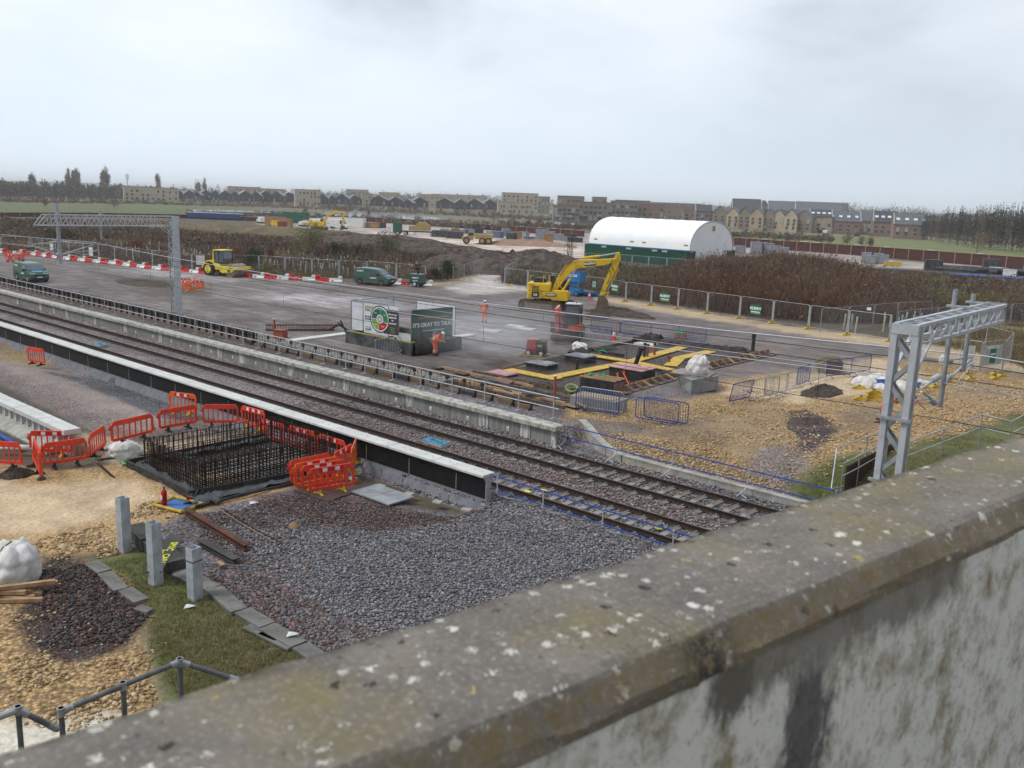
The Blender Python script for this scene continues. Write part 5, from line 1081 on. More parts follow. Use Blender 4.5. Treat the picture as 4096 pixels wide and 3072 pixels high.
# ------------------------------------------------------------------ pale ground slabs, red stub, reinforcement bundle near the boards
def slab(name,label,u0,v0,u1,v1,w,h,mt,cat='slab',z=.4):
    a,b=G(u0,v0,z),G(u1,v1,z);d=b-a;t=thing(name,label,cat,(a+b)/2,math.atan2(d.y,d.x));q=MB();q.box((0,0,h/2-.02),(d.length,w,h));q.build('slab',mt,t);return t
slab('concrete_slab','long pale concrete strip running to the printed boards',625,738,748,722,.75,.12,conc_l)
slab('concrete_slab','pale concrete strip right of the green board',962,731,1020,724,.8,.1,conc_l)
for u,v,l in [(965,700,'left one of the pale base slabs behind the green board'),(1060,716,'pale base slab in front of the distant worker'),(1135,712,'pale base slab right of the mist'),(1395,745,'pale base slab at the back of the trench'),(1115,706,'small pale base slab near the digger track')]:
    g=G(u,v);t=thing('base_slab',l,'base slab',g,.2,'pale base slabs');q=MB();q.box((0,0,.05),(1.5,.9,.12));q.build('slab',conc_l,t);q=MB()
    for dx in (-.35,-.12,.12,.35):q.tube([(dx,.1,.1),(dx,.1,.32)],.018,6)
    q.build('bolts',M('brass_bolts',(0.4,0.30,0.12),.4,.6),t)
a,b=G(575,714),G(721,714);d=b-a;t=thing('reinforcement_bundle','long brown bundle of reinforcement cages lying on the working area','reinforcement',a,math.atan2(d.y,d.x))
for i in range(44):
    x=d.length*i/43;q=MB();q.tube([(x,-.22,.02),(x,-.22,.42),(x,.22,.42),(x,.22,.02),(x,-.22,.02)],.022,5);q.build('link',M('brown_steel',(0.14,0.06,0.045),.85,.1,(0.09,0.04,0.03),6),t)
q=MB()
for y_,z_ in ((-.2,.05),(-.2,.4),(.2,.4),(.2,.05),(0,.42),(0,.05)):q.tube([(0,y_,z_),(d.length,y_,z_)],.02,5)
q.build('main_bars',MATS['brown_steel'],t)
g=G(606,731);t=thing('steel_stub','short rust red box stub beside the handrail','steel stub',g,.3);q=MB();q.box((0,0,.28),(.75,.55,.56));q.build('box',M('red_oxide',(0.36,0.09,0.06),.7,0,(0.26,0.07,0.05),3),t);q=MB();q.box((0,0,.575),(.82,.62,.035));q.build('cap_plate',MATS['red_oxide'],t)
for u,v,h_,l in [(593,728,1.2,'thin red pipe with pale cap next to the red stub'),(1197,870,1.3,'thin red pipe standing by the handrail end')]:
    g=G(u,v);t=thing('pipe_post',l,'pipe',g);q=MB();q.tube([(0,0,0),(0,0,h_)],.07,10);q.build('pipe',MATS['red_oxide'],t);q=MB();q.tube([(0,0,h_),(0,0,h_+.06)],.085,10);q.build('cap',white_m,t)
# ------------------------------------------------------------------ trench area with yellow boards
c3=lambda x,y:(1080+x/3.7236,567+y/3.7236)
def gc(x,y,z=.4):return G(*c3(x,y),z)
pitp=np.array([tuple(gc(*a))[:2] for a in [(60,865),(560,1035),(700,1010),(940,1045),(2150,735),(1700,690),(1180,625),(700,740)]])
q=MB();V=[(x,y,.412) for x,y in pitp];q.add(V,[tuple(range(len(V)))])
t=tag(q.build('trench_floor',M('wet_brown_gravel',(0.062,0.043,0.035),.5,0,(0.028,0.02,0.018),6,.8,bsc=14,coords='Object'),None),'wet brown gravel bed inside the timber framed trench','gravel bed',kind='stuff')
tag(stones('gravel',pitp,2600,.015,.035,[MATS['black_brown_stone'],rdd[2],MATS['black_brown_stone'],grs[4]],41,zoff=.01),'small brown stones over the bed of the framed trench','gravel')
def board(pts,w,label,mt=None,z=.46,nm='trench_board',cat='board',gp='yellow trench boards',th=.04):
    p=[gc(*a,z) for a in pts];t=thing(nm,label,cat,(p[0].x,p[0].y,z),0,gp)
    for i in range(len(p)-1):
        d=p[i+1]-p[i];n=max(1,round(d.length/2.4))
        for k in range(n):
            a=lerp(p[i],p[i+1],k/n);b=lerp(p[i],p[i+1],(k+1)/n);e=(b-a).normalized()*.02;q=MB();q.bar(a+e,b-e+Vector((0,0,.012*(k % 2))),w,th);q.build('board',mt or yboard,t,world=True)
    return t
board([(60,858),(470,940)],.8,'yellow boards lying at the left front of the framed trench');board([(430,920),(1030,803),(1470,680)],.8,'longest line of yellow boards running through the trench to the back',z=.47)
board([(705,740),(1080,800),(1455,880)],.7,'yellow boards crossing the longest line near the middle of the trench',z=.55);board([(1370,832),(1450,765),(1700,715)],.8,'bent line of yellow boards at the right back of the trench')
def edge(pts,label,w=.05,h=.22,mt=timber,struts=0,z=.4,nm='trench_formwork'):
    p=[gc(*a,z) for a in pts];t=thing(nm,label,'formwork',p[0],0,'timber formwork round the trench')
    for i in range(len(p)-1):
        q=MB();q.bar(p[i]+Vector((0,0,h/2)),p[i+1]+Vector((0,0,h/2)),w,h);q.build('board',mt,t,world=True)
        if struts:
            d=p[i+1]-p[i];n=max(2,int(d.length/struts));nr=Vector((d.y,-d.x,0)).normalized()
            q=MB();q.bar(p[i]+nr*.62+Vector((0,0,.03)),p[i+1]+nr*.62+Vector((0,0,.03)),.06,.05);q.build('outer_rail',timber_d,t,world=True)
            for k in range(n+1):
                s=lerp(p[i],p[i+1],k/n);q=MB();q.bar(s+Vector((0,0,h)),s+nr*.6+Vector((0,0,.06)),.16,.05);q.build('strut',ply if k % 3 else timber,t,world=True)
    return t
edge([(935,1050),(1450,905)],'near part of the ladder like timber formwork on the right of the trench',struts=.85,h=.30);edge([(1640,850),(2160,735)],'far part of the ladder like timber formwork behind the white bag',struts=.95,h=.34)
edge([(30,855),(540,752)],'low timber edge at the left back of the trench',h=.12);edge([(720,715),(1200,622)],'timber edge behind the digger bucket',h=.2,mt=timber_d);edge([(1290,640),(1990,715)],'timber edge at the back of the trench before the blue barriers',h=.22,mt=ply)
edge([(130,962),(550,1045),(700,1015)],'low dark formwork at the near left corner of the trench',h=.2,mt=timber_d);edge([(390,965),(470,1015),(540,1060)],'inner dark timber by the near left trench corner',h=.16,mt=shut)
edge([(540,1060),(760,1035)],'timber edge leading to the black box at the trench front',h=.3,mt=timber)
edge([(810,990),(950,945)],'timbers laid between the black box and the pink cover',h=.2,mt=timber_d);edge([(880,1000),(1150,960)],'longer timbers laid in front of the pink cover',h=.12,mt=shut)
rr=random.Random(12)
def ruffle(pts,label,h=.4,w=.45):
    p=[gc(*a) for a in pts];t=thing('geotextile_sheet',label,'sheet',p[0],0,'dark sheets along the trench edge');q=MB();n=26;R_=[]
    for i in range(n+1):
        f=i/n*(len(p)-1);k=min(int(f),len(p)-2);s=lerp(p[k],p[k+1],f-k);d=(p[k+1]-p[k]).normalized();nr=Vector((-d.y,d.x,0))
        R_.append([s-nr*w*(.8+rr.random()*.4)+Vector((0,0,.03)),s-nr*.12+Vector((0,0,h*rr.uniform(.5,1))),s+nr*.1+Vector((0,0,h*rr.uniform(.6,1.1))),s+nr*w*.5+Vector((0,0,.02+.1*rr.random()))])
    V=[v for r_ in R_ for v in r_];q.add(V,[(i*4+j,i*4+j+1,(i+1)*4+j+1,(i+1)*4+j) for i in range(n) for j in range(3)]);o=q.build('sheet',[black_m],t,world=True);sl=o.modifiers.new('thick','SOLIDIFY');sl.thickness=.012
ruffle([(1080,650),(1200,612),(1300,635)],'black sheet bunched up at the far corner of the trench',.5);ruffle([(1310,655),(1700,690),(1960,715)],'black sheet hanging along the back edge of the trench',.3,.35)
ruffle([(560,750),(700,715)],'dark sheet folded beside the rust stained bag',.35);ruffle([(740,715),(900,695)],'dark sheet draped over the timber edge behind the digger bucket',.25)
ruffle([(1780,785),(1960,745)],'black sheet rumpled inside the right edge of the trench',.25);ruffle([(1290,905),(1440,880)],'black sheet scrap beside the near ladder formwork',.2)
ruffle([(340,805),(520,770)],'dark sheet at the left back edge of the trench',.15)
def cover(x,y,w,d,h,label,top,rz=.05,side=black_m):
    g=gc(x,y);t=thing('chamber_cover',label,'chamber',g,rz,'covered chambers in the trench');q=MB();q.box((0,0,h/2),(w,d,h));q.build('shaft',side,t);q=MB();q.box((0,0,h+.03),(w+.12,d+.12,.05));q.box((.3,.1,h+.07),(w*.5,d*.9,.02));q.build('lid',top,t,bevel=.005)
wet_lid=M('wet_grey_lid',(0.25,0.26,0.29),.25,0,(0.15,0.155,0.17),3);pink=M('pink_plywood',(0.50,0.27,0.26),.35,0,(0.38,0.17,0.16),2)
cover(335,845,1.5,1.1,.25,'grey lidded chamber at the left of the trench',wet_lid);cover(645,795,1.5,1.2,.35,'grey lidded chamber behind the crossing of the yellow boards',wet_lid)
cover(1060,930,2.1,1.5,.6,'black chamber with a wet pink plywood lid',pink);cover(20,905,1.4,1.0,.1,'low pink lid lying left of the trench',pink)
def pipe(x,y,h,r,label,mt,lean=0,cat='pipe',capm=black_r):
    g=gc(x,y);t=thing('drain_pipe',label,cat,g,0,'upright drain pipes');q=MB();q.tube([(0,0,0),(lean,0,h)],r,12);q.build('pipe',mt,t);q=MB();q.tube([(lean*.92,0,h*.9),(lean,0,h+.03)],r*1.22,12);q.build('collar',capm,t)
brp=M('brown_pipe',(0.33,0.12,0.055),.5,0,(0.24,0.085,0.04),4)
pipe(1160,770,.95,.085,'dark upright pipe left of the two brown ones',black_m);pipe(1183,765,.85,.085,'left of the two brown upright pipes in the trench',brp);pipe(1240,755,.85,.085,'right of the two brown upright pipes in the trench',brp)
pipe(620,860,.55,.09,'short black pipe left of the long yellow boards',black_m);pipe(1357,808,.35,.09,'stub of brown pipe beside the bent yellow boards',brp);pipe(2030,740,1.35,.12,'tall black pipe at the far right corner of the trench',black_m)
pipe(1075,862,1.35,.13,'thick black pipe leaning over the pink lid',black_m,lean=.45)
g=gc(2030,745);t=thing('plastic_bag_black','black wrapping at the foot of the tall black pipe','wrapping',g+Vector((.1,-.2,0)));q=MB();q.box((0,0,.15),(.8,.5,.3),.3);q.build('wrap',black_m,t,bevel=.05)
# black box with plywood end, orange tools, grey blocks
g=gc(815,1060);t=thing('shutter_box','black shutter box with a plywood end at the front of the trench','formwork box',g,0.12);q=MB();q.box((0,0,.42),(2.0,1.0,.84));q.build('box',black_m,t);q=MB();q.box((1.03,-.1,.38),(.05,.95,.76));q.build('plywood_end',ply,t);q=MB()
for dy in (-.45,0,.45):q.box((0,dy,.88),(2.1,.12,.07))
q.build('top_timbers',timber,t)
for i,(x,y) in enumerate([(815,975),(735,965)]):g=gc(x,y+80);t=thing('plastic_strap','bright green strap lying on the black shutter box, '+('right' if i==0 else 'left')+' of two','strap',g+Vector((0,0,.93)),.4+i);q=MB();q.box((0,0,.02),(.4,.1,.04));q.tube([(-.2,0,.03),(0,.12,.08),(.2,0,.03)],.025,6);q.build('strap',M('green_strap',(0.03,0.42,0.16),.6,0,(0.02,0.3,0.1),5),t)
for (a,b,l) in [((940,980),(1000,1045),'left one of two orange handled tools leaning on the formwork'),((990,965),(1055,1015),'right one of two orange handled tools leaning on the formwork')]:
    p,e=gc(*a),gc(*b);p.z += .5;t=thing('long_handled_tool',l,'hand tool',e,0,'orange handled tools');q=MB();q.tube([e,p],.03,6);q.build('handle',orange_o,t,world=True);q=MB();q.tube([p,p+Vector((-.1,0,.1)),p+Vector((-.02,.05,.16)),p+Vector((.06,0,.06)),p],.022,6);q.build('grip',orange_o,t,world=True)
t=thing('concrete_block','grey concrete base carrying the white bulk bag','concrete base',gc(1590,1010));a,b,c_,d_=gc(1425,1000),gc(1535,1062),gc(1750,1022),gc(1650,960)
q=MB();V=[p+Vector((0,0,z)) for z in (0,.75) for p in (a+Vector((.15,.1,0)),b,c_,d_)];V[4]=a+Vector((-.15,0,.75));q.add(V,[(0,3,2,1),(4,5,6,7),(0,1,5,4),(1,2,6,5),(2,3,7,6),(3,0,4,7)]);q.build('block',M('grey_block',(0.27,0.28,0.28),.85,0,(0.19,0.195,0.195),2,.2),t,world=True)
q=MB();cm_=(a+b+c_+d_)/4;q.box((cm_.x-.3,cm_.y,1.19),(2.0,1.7,.05),.25);q.build('plywood_top',M('wet_grey_ply',(0.24,0.20,0.18),.35,0,(0.17,0.13,0.11),2),t,world=True)
def bulk_bag(name,label,loc,s=(1,1,1),seed=0,mt=bag,loops=True,cat='bulk bag',flat=1.0):
    r_=random.Random(seed);t=thing(name,label,cat,loc);q=MB();n,m_=40,16;V=[];ph=[r_.uniform(0,6.3) for _ in range(5)];lx,ly=r_.uniform(-.15,.15),r_.uniform(-.15,.15)
    for j in range(m_+1):
        f=j/m_;z=.95*s[2]*flat*(f**.9);rad=.55*(1-max(0,f-.55)**1.6*1.9)*(.93+.07*math.sin(PI*min(1,f*2)))
        for i in range(n):
            a=2*PI*i/n;c_,s_=math.cos(a),math.sin(a);sq=(abs(c_)**3.2+abs(s_)**3.2)**(-1/3.2);fold=.05*math.sin(5*a+ph[0]+2.5*f)*f+.035*math.sin(9*a+ph[1]-4*f)+.07*abs(math.sin(3.5*a+ph[2]))*(f>.5)*(f-.5)*2
            cr_=(float(vnoise(a*2.2+seed,f*3.1+seed,.55,seed))-.5)*.20;k=rad*(sq*.9+.1)*(1+fold*1.6+cr_)
            V.append((k*c_*s[0]+lx*f*f,k*s_*s[1]+ly*f*f,z*(1+.06*math.sin(4*a+ph[3])*f*f+.05*math.sin(7*a+ph[4])*f**3)))
    V.append((lx,ly,.90*s[2]*flat));F=[(j*n+i,j*n+(i+1) % n,(j+1)*n+(i+1) % n,(j+1)*n+i) for j in range(m_) for i in range(n)]+[(m_*n+i,m_*n+(i+1) % n,(m_+1)*n) for i in range(n)]
    q.add(V,F);q.build('bag',mt,t,smooth=True)
    if loops:
        q=MB();q.tube([(.12*s[0],-.46*s[1],.1),(.1*s[0],-.44*s[1],.55*s[2]),(.02,-.18*s[1],.92*s[2]),(0,.05,1.03*s[2])],.018,5);q.build('strap',black_m,t)
    return t
bulk_bag('bulk_bag','white bulk bag with a black strap on the grey concrete base',(cm_.x-.15,cm_.y+.1,1.22),(1.0,.95,.95),2)
bulk_bag('bulk_bag','rust stained white bag beside the small digger',gc(650,712),(1.0,.8,.6),3,M('rusty_bag',(0.70,0.69,0.68),.8,0,(0.42,0.13,0.04),2.6,.2,lo=.36,hi=.46))
g=gc(760,1180);t=thing('concrete_block','grey concrete block with a stepped top behind the blue barrier','concrete base',g);q=MB();q.box((0,.3,.28),(2.4,1.3,.56),.15);q.build('block',MATS['grey_block'],t);q=MB();q.box((0,.3,.575),(1.9,.8,.03),.15);q.build('sand_top',M('sand_fill',(0.40,0.31,0.19),.9),t)
# hose
g=gc(570,1105);t=thing('coiled_hose','bright green hose coiled over the handrail end','hose',g+Vector((0,0,.6)));q=MB()
for k in range(2):q.tube([(.34*math.cos(2*PI*i/18)*(1+.08*k),.1*math.sin(2*PI*i/18),.16*math.sin(2*PI*i/18)+.03*k) for i in range(19)],.017,6)
q.build('hose',M('lime_hose',(0.33,0.55,0.12),.5,0,(.25,.42,.1),4),t)
t=thing('hose_stand','short timber stand carrying the green hose','stand',g);q=MB();q.box((0,.05,.3),(.1,.1,.6));q.build('post',timber_d,t)
for u,v,l,c_ in [(1470,732,'orange crate with a green top by the back blue barriers',orange_o)]:
    g=G(u,v);t=thing('crate',l,'crate',g,.2);q=MB();q.box((0,0,.2),(.75,.5,.4));q.build('box',M('brick_crate',(.42,.17,.1),.8),t);q=MB();q.box((0,0,.44),(.6,.4,.1));q.build('top',MATS['green_strap'],t)
g=gc(820,748);t=thing('plastic_strap','green strap lying on the yellow boards by the left chamber','strap',g+Vector((0,0,.2)),.4);q=MB();q.tube([(-.25,0,.03),(-.05,.15,.1),(.1,-.1,.14),(.3,0,.03)],.05,6);q.build('strap',MATS['green_strap'],t)
g=gc(900,745);t=thing('drain_pipe','black corrugated pipe lying behind the yellow boards','pipe',g,0,'lying pipes');q=MB();q.tube([(-.8,0,.12),(0,.05,.13),(.9,0,.12)],.09,10);q.build('pipe',black_m,t)
g=gc(1560,815);t=thing('drain_pipe','coil of black pipe lying by the bent yellow boards','pipe',g,0,'lying pipes');q=MB();q.tube([(.6*math.cos(a/10*PI),.5*math.sin(a/10*PI),.1+.01*a) for a in range(2,26)],.06,8);q.build('pipe',black_m,t)
# cones
def cone(u,v,label,first=[None]):
    g=G(u,v)
    if first[0]:return dup(first[0],g,0,label)
    t=thing('traffic_cone',label,'traffic cone',g,0,'traffic cones');q=MB();q.box((0,0,.02),(.42,.42,.045));q.build('base',red_p,t);q=MB();q.tube([(0,0,.04),(0,0,.30)],[.16,.115],14);q.tube([(0,0,.56),(0,0,.76)],[.075,.03],14);q.build('cone',orange_p,t);q=MB();q.tube([(0,0,.30),(0,0,.56)],[.116,.076],14);q.build('sleeve',white_p,t);KIDS[t.name]=list(t.children);first[0]=t
cone(1326,733,'orange and white cone in front of the blue barriers');cone(1273,646,'orange and white cone in front of the big excavator arm')
# ------------------------------------------------------------------ wheels and shells
def wheel(t,x,y,r,w,tyre=black_r,rim=None,n=22,name='wheel'):
    q=MB();s=1 if y>0 else -1
    q.tube([(x,y-w/2,r),(x,y-w/2+.04,r),(x,y+w/2-.04,r),(x,y+w/2,r)],[r*.86,r,r,r*.86],n);o=q.build(name,tyre,t)
    q=MB();q.tube([(x,y+s*(w/2+.005),r),(x,y+s*(w/2+.02),r)],[r*.60,r*.50],n);q.tube([(x,y+s*(w/2+.01),r),(x,y+s*(w/2+.045),r)],r*.2,10);q.build('rim',rim or galv_l,o)
    return o
def shell(mb,prof,wf,y0s=1.0):
    n=len(prof);vs=[(x,-wf(z),z) for x,z in prof]+[(x,wf(z),z) for x,z in prof]
    mb.add(vs,[tuple(range(n)),tuple(range(2*n-1,n-1,-1))]+[(i,n+i,n+(i+1) % n,(i+1) % n) for i in range(n)])
def van(loc,rz,label):
    t=thing('parked_van',label,'van',loc,rz,'dark green vans');wf=lambda z:.90 if z<1.05 else .90-(z-1.05)*.17
    q=MB();shell(q,[(-2.18,.36),(-2.20,1.02),(-2.12,1.72),(-1.95,1.82),(-.6,1.86),(.45,1.80),(.78,1.68),(1.42,1.13),(1.95,1.0),(2.16,.84),(2.21,.5),(2.16,.32),(-2.1,.32)],wf);q.build('body',green_v,t,bevel=.05)
    q=MB();q.box((0,0,.26),(4.0,1.7,.14));q.build('underbody',black_m,t)
    def side(poly,nm,mt,d=.006):
        for s in (-1,1):
            q=MB();vs=[(x,s*(wf(z)+d),z) for x,z in poly];q.add(vs,[tuple(range(len(vs)))]);q.add([(x,s*(wf(z)-.03),z) for x,z in poly],[tuple(range(len(vs)))]);q.build(nm,mt,t)
    side([(.12,1.17),(1.22,1.17),(.78,1.58),(.55,1.66),(.12,1.68)],'side_window',glass)
    side([(-2.1,.30),(2.1,.30),(2.14,.47),(-2.14,.47)],'dirty_sill',dirt_m,.004)
    for s in (-1,1):
        q=MB();q.tube([(.02,s*.92,1.12),(.02,s*.915,.4)],.008,4);q.tube([(-1.02,s*.92,1.6*0+1.12),(-1.02,s*.915,.4)],.008,4);q.build('door_gap',black_m,t)
        q=MB();q.box((.88,s*1.0,1.2),(.12,.2,.22));q.build('mirror',black_m,t,bevel=.02)
        q=MB();q.prism([(1.9,.78),(2.16,.76),(2.10,.90),(1.82,.98)],s*.60-.24,s*.60+.26);q.build('headlight',M('headlight',(0.75,0.77,0.8),.15),t,bevel=.01)
        q=MB();q.box((-2.17,s*.78,1.1),(.06,.14,.5));q.build('tail_light',red_p,t)
        text('MURPHY',.21,ink_w,t,(-1.35,s*(wf(1.5)+.014),1.5) if s<0 else (-1.35,s*(wf(1.5)+.014),1.5),(PI/2,0,0 if s<0 else PI),bold=.01);text('MURPHY',.20,ink_w,t,(.35,s*.918,.82),(PI/2,0,0 if s<0 else PI),bold=.01)
    q=MB();vs=[(.82,-.68,1.665),(.82,.68,1.665),(1.40,.80,1.175),(1.40,-.80,1.175)];q.add([(x+.025,y,z+.02) for x,y,z in vs],[(0,1,2,3)]);q.build('windscreen',glass_b,t)
    q=MB();q.box((2.205,0,.70),(.03,1.0,.16));q.box((2.2,0,.42),(.06,1.3,.16));q.build('grille',black_m,t,bevel=.01)
    q=MB();q.box((2.24,0,.56),(.02,.52,.11));q.build('number_plate',white_m,t)
    q=MB();vs=[(1.45,-.5,1.14),(1.45,.5,1.14),(1.9,.55,1.03),(1.9,-.55,1.03)];q.add([(x,y,z+.015) for x,y,z in vs],[(0,1,2,3)]);q.build('bonnet_stripe',M('bonnet_blue',(0.10,0.35,0.55),.4),t)
    q=MB();q.tube([(-1.8,0,1.84),(-1.8,0,1.93)],.12,12);q.build('beacon',black_m,t)
    for x in (-1.35,1.38):
        for y in (-.80,.80):wheel(t,x,y,.33,.2,rim=dirt_m if label.startswith('dark') else galv)
        for s in (-1,1):q=MB();q.tube([(x,s*.88,.34),(x,s*.905,.34)],.40,20);q.build('wheel_arch',black_m,t)
    return t
a,b=G(763,613),G(826,618);m_=(a+b)/2;van((m_.x+.3,m_.y+.75,.4),math.atan2(b.y-a.y,b.x-a.x),'dark green van parked side on by the road barriers')
van(tuple(G(68,607)),math.radians(0),'muddy green van facing the camera at the left of the working area')
# ------------------------------------------------------------------ road roller
def roller(loc,rz):
    t=thing('road_roller','yellow single drum road roller with cab in front of the fence','road roller',loc,rz)
    for y in (-.85,.85):wheel(t,-1.5,y,.76,.5,black_r,yel_r,26)
    q=MB();q.tube([(1.75,-1.02,.75),(1.75,1.02,.75)],.75,36);q.build('drum',M('drum_steel',(0.32,0.27,0.22),.5,.3,(0.22,0.18,0.14),3),t,smooth=False)
    for s in (-1,1):
        q=MB();q.prism([(.35,.62),(.35,1.18),(.75,1.22),(2.85,1.18),(2.9,.95),(2.6,.92),(2.1,.55),(1.2,.5),(.8,.42)],s*1.12-.05,s*1.12+.05);q.tube([(1.75,s*1.16,.75),(1.75,s*1.24,.75)],.22,14);q.build('drum_frame',yel_r,t,bevel=.02)
        q=MB();q.tube([(1.75,s*1.24,.75),(1.75,s*1.27,.75)],.15,14);q.build('hub',black_m,t)
    q=MB();q.box((2.82,0,1.05),(.14,2.3,.30));q.box((.5,0,.95),(.25,2.3,.5));q.build('front_beam',yel_r,t,bevel=.02);text('MURPHY',.2,M('roller_ink',(0.02,0.08,0.06),.5),t,(2.1,-1.18,1.08),(PI/2,0,0),bold=.01)
    q=MB();q.prism([(-2.55,.75),(-2.6,1.05),(-2.35,1.45),(-1.7,1.72),(-.75,1.85),(-.75,1.5),(-.4,1.45),(.15,1.4),(.2,.8),(-.5,.7),(-.62,1.1),(-.95,1.5),(-1.5,1.62),(-2.0,1.45),(-2.32,.9)],-.95,.95);q.build('engine_hood',yel_r,t,bevel=.04)
    q=MB();q.box((-1.5,0,.9),(1.9,1.2,.7));q.box((-2.62,0,.75),(.2,1.7,.35));q.box((.1,0,.75),(.7,.8,.5));q.build('chassis',black_m,t,bevel=.03)
    q=MB();q.prism([(-.85,1.5),(-.85,2.85),(.42,2.85),(.55,2.0),(.42,1.5)],-.72,.72);q.build('cab',glass_b,t,bevel=.03)
    q=MB()
    for s in (-.74,.74):
        q.bar((-.86,s,1.45),(-.86,s,2.9),.12,.10,up=(1,0,0));q.bar((.45,s,2.9),(.56,s,2.0),.05,.05);q.bar((.56,s,2.0),(.45,s,1.45),.05,.05);q.bar((-.15,s,1.45),(-.15,s,2.9),.05,.05);q.bar((-.86,s,1.5),(.5,s,1.5),.08,.12)
    q.build('cab_frame',black_m,t);q=MB();q.bar((-.88,-.76,1.45),(-.88,-.76,2.9),.14,.16);q.bar((-.88,.76,1.45),(-.88,.76,2.9),.14,.16);q.build('cab_pillar',yel_r,t)
    q=MB();q.box((-.2,0,2.93),(1.5,1.62,.11));q.build('cab_roof',yel_r,t,bevel=.03);q=MB();q.box((-.2,0,1.8),(.5,.5,.6));q.build('seat',black_m,t)
a,b=G(452,594),G(530,601);m_=(a+b)/2;roller((m_.x-.8,m_.y+.2,.4),math.atan2(b.y-a.y,b.x-a.x))
# ------------------------------------------------------------------ tracked excavator
def crawler(t,L_,r,w,y,mt=track_m,nm='track'):
    q=MB();pts=[];n=9
    for i in range(n):a=PI/2+PI*i/(n-1);pts.append((-L_/2+r+math.cos(a)*r,r+math.sin(a)*r))
    for i in range(n):a=-PI/2+PI*i/(n-1);pts.append((L_/2-r+math.cos(a)*r,r+math.sin(a)*r))
    q.prism(pts,y-w/2,y+w/2);k=int(L_/.2)
    for i in range(k):
        x=lerp(-L_/2+r,L_/2-r,i/(k-1));q.box((x,y,2*r+.015),(.06,w+.02,.04));q.box((x,y,.0),(.06,w+.02,.03))
    for i in range(7):
        a=-PI/2+PI*i/6
        for sx in (1,-1):q.box((sx*(L_/2-r+math.cos(a)*(r+.01)),y,r+math.sin(a)*(r+.01)),(.06,w+.02,.06))
    o=q.build(nm,mt,t)
    for s in (-1,1):
        q=MB();q.prism([(-L_/2+r,r*.35),(L_/2-r,r*.35),(L_/2-r*1.1,r*1.5),(-L_/2+r*1.1,r*1.5)],y+s*(w/2)-.01,y+s*(w/2)+.025);q.build('track_frame',M('mud_grey',(0.20,0.165,0.13),.9,0,(0.13,0.1,0.08),3),o)
        for x in (-L_/2+r,L_/2-r):q=MB();q.tube([(x,y+s*w/2,r),(x,y+s*(w/2+.05),r)],r*.62,16);q.build('sprocket',mt,o)
def limb(mb,pts,ws,w):
    """box-section arm following pts in the XZ plane with depths ws"""
    n=len(pts);V=[]
    for i,(x,z) in enumerate(pts):
        a=Vector(pts[min(i+1,n-1)])-Vector(pts[max(i-1,0)]);a.normalize();nx,nz=-a.y,a.x
        for s in (1,-1):
            for y in (-w/2,w/2):V.append((x+nx*ws[i]/2*s,y,z+nz*ws[i]/2*s))
    F=[]
    for i in range(n-1):
        o=i*4;p=o+4;F += [(o,p,p+1,o+1),(o+2,o+3,p+3,p+2),(o,o+2,p+2,p),(o+1,p+1,p+3,o+3)]
    F += [(0,1,3,2),(n*4-4,n*4-2,n*4-1,n*4-3)];mb.add(V,F)
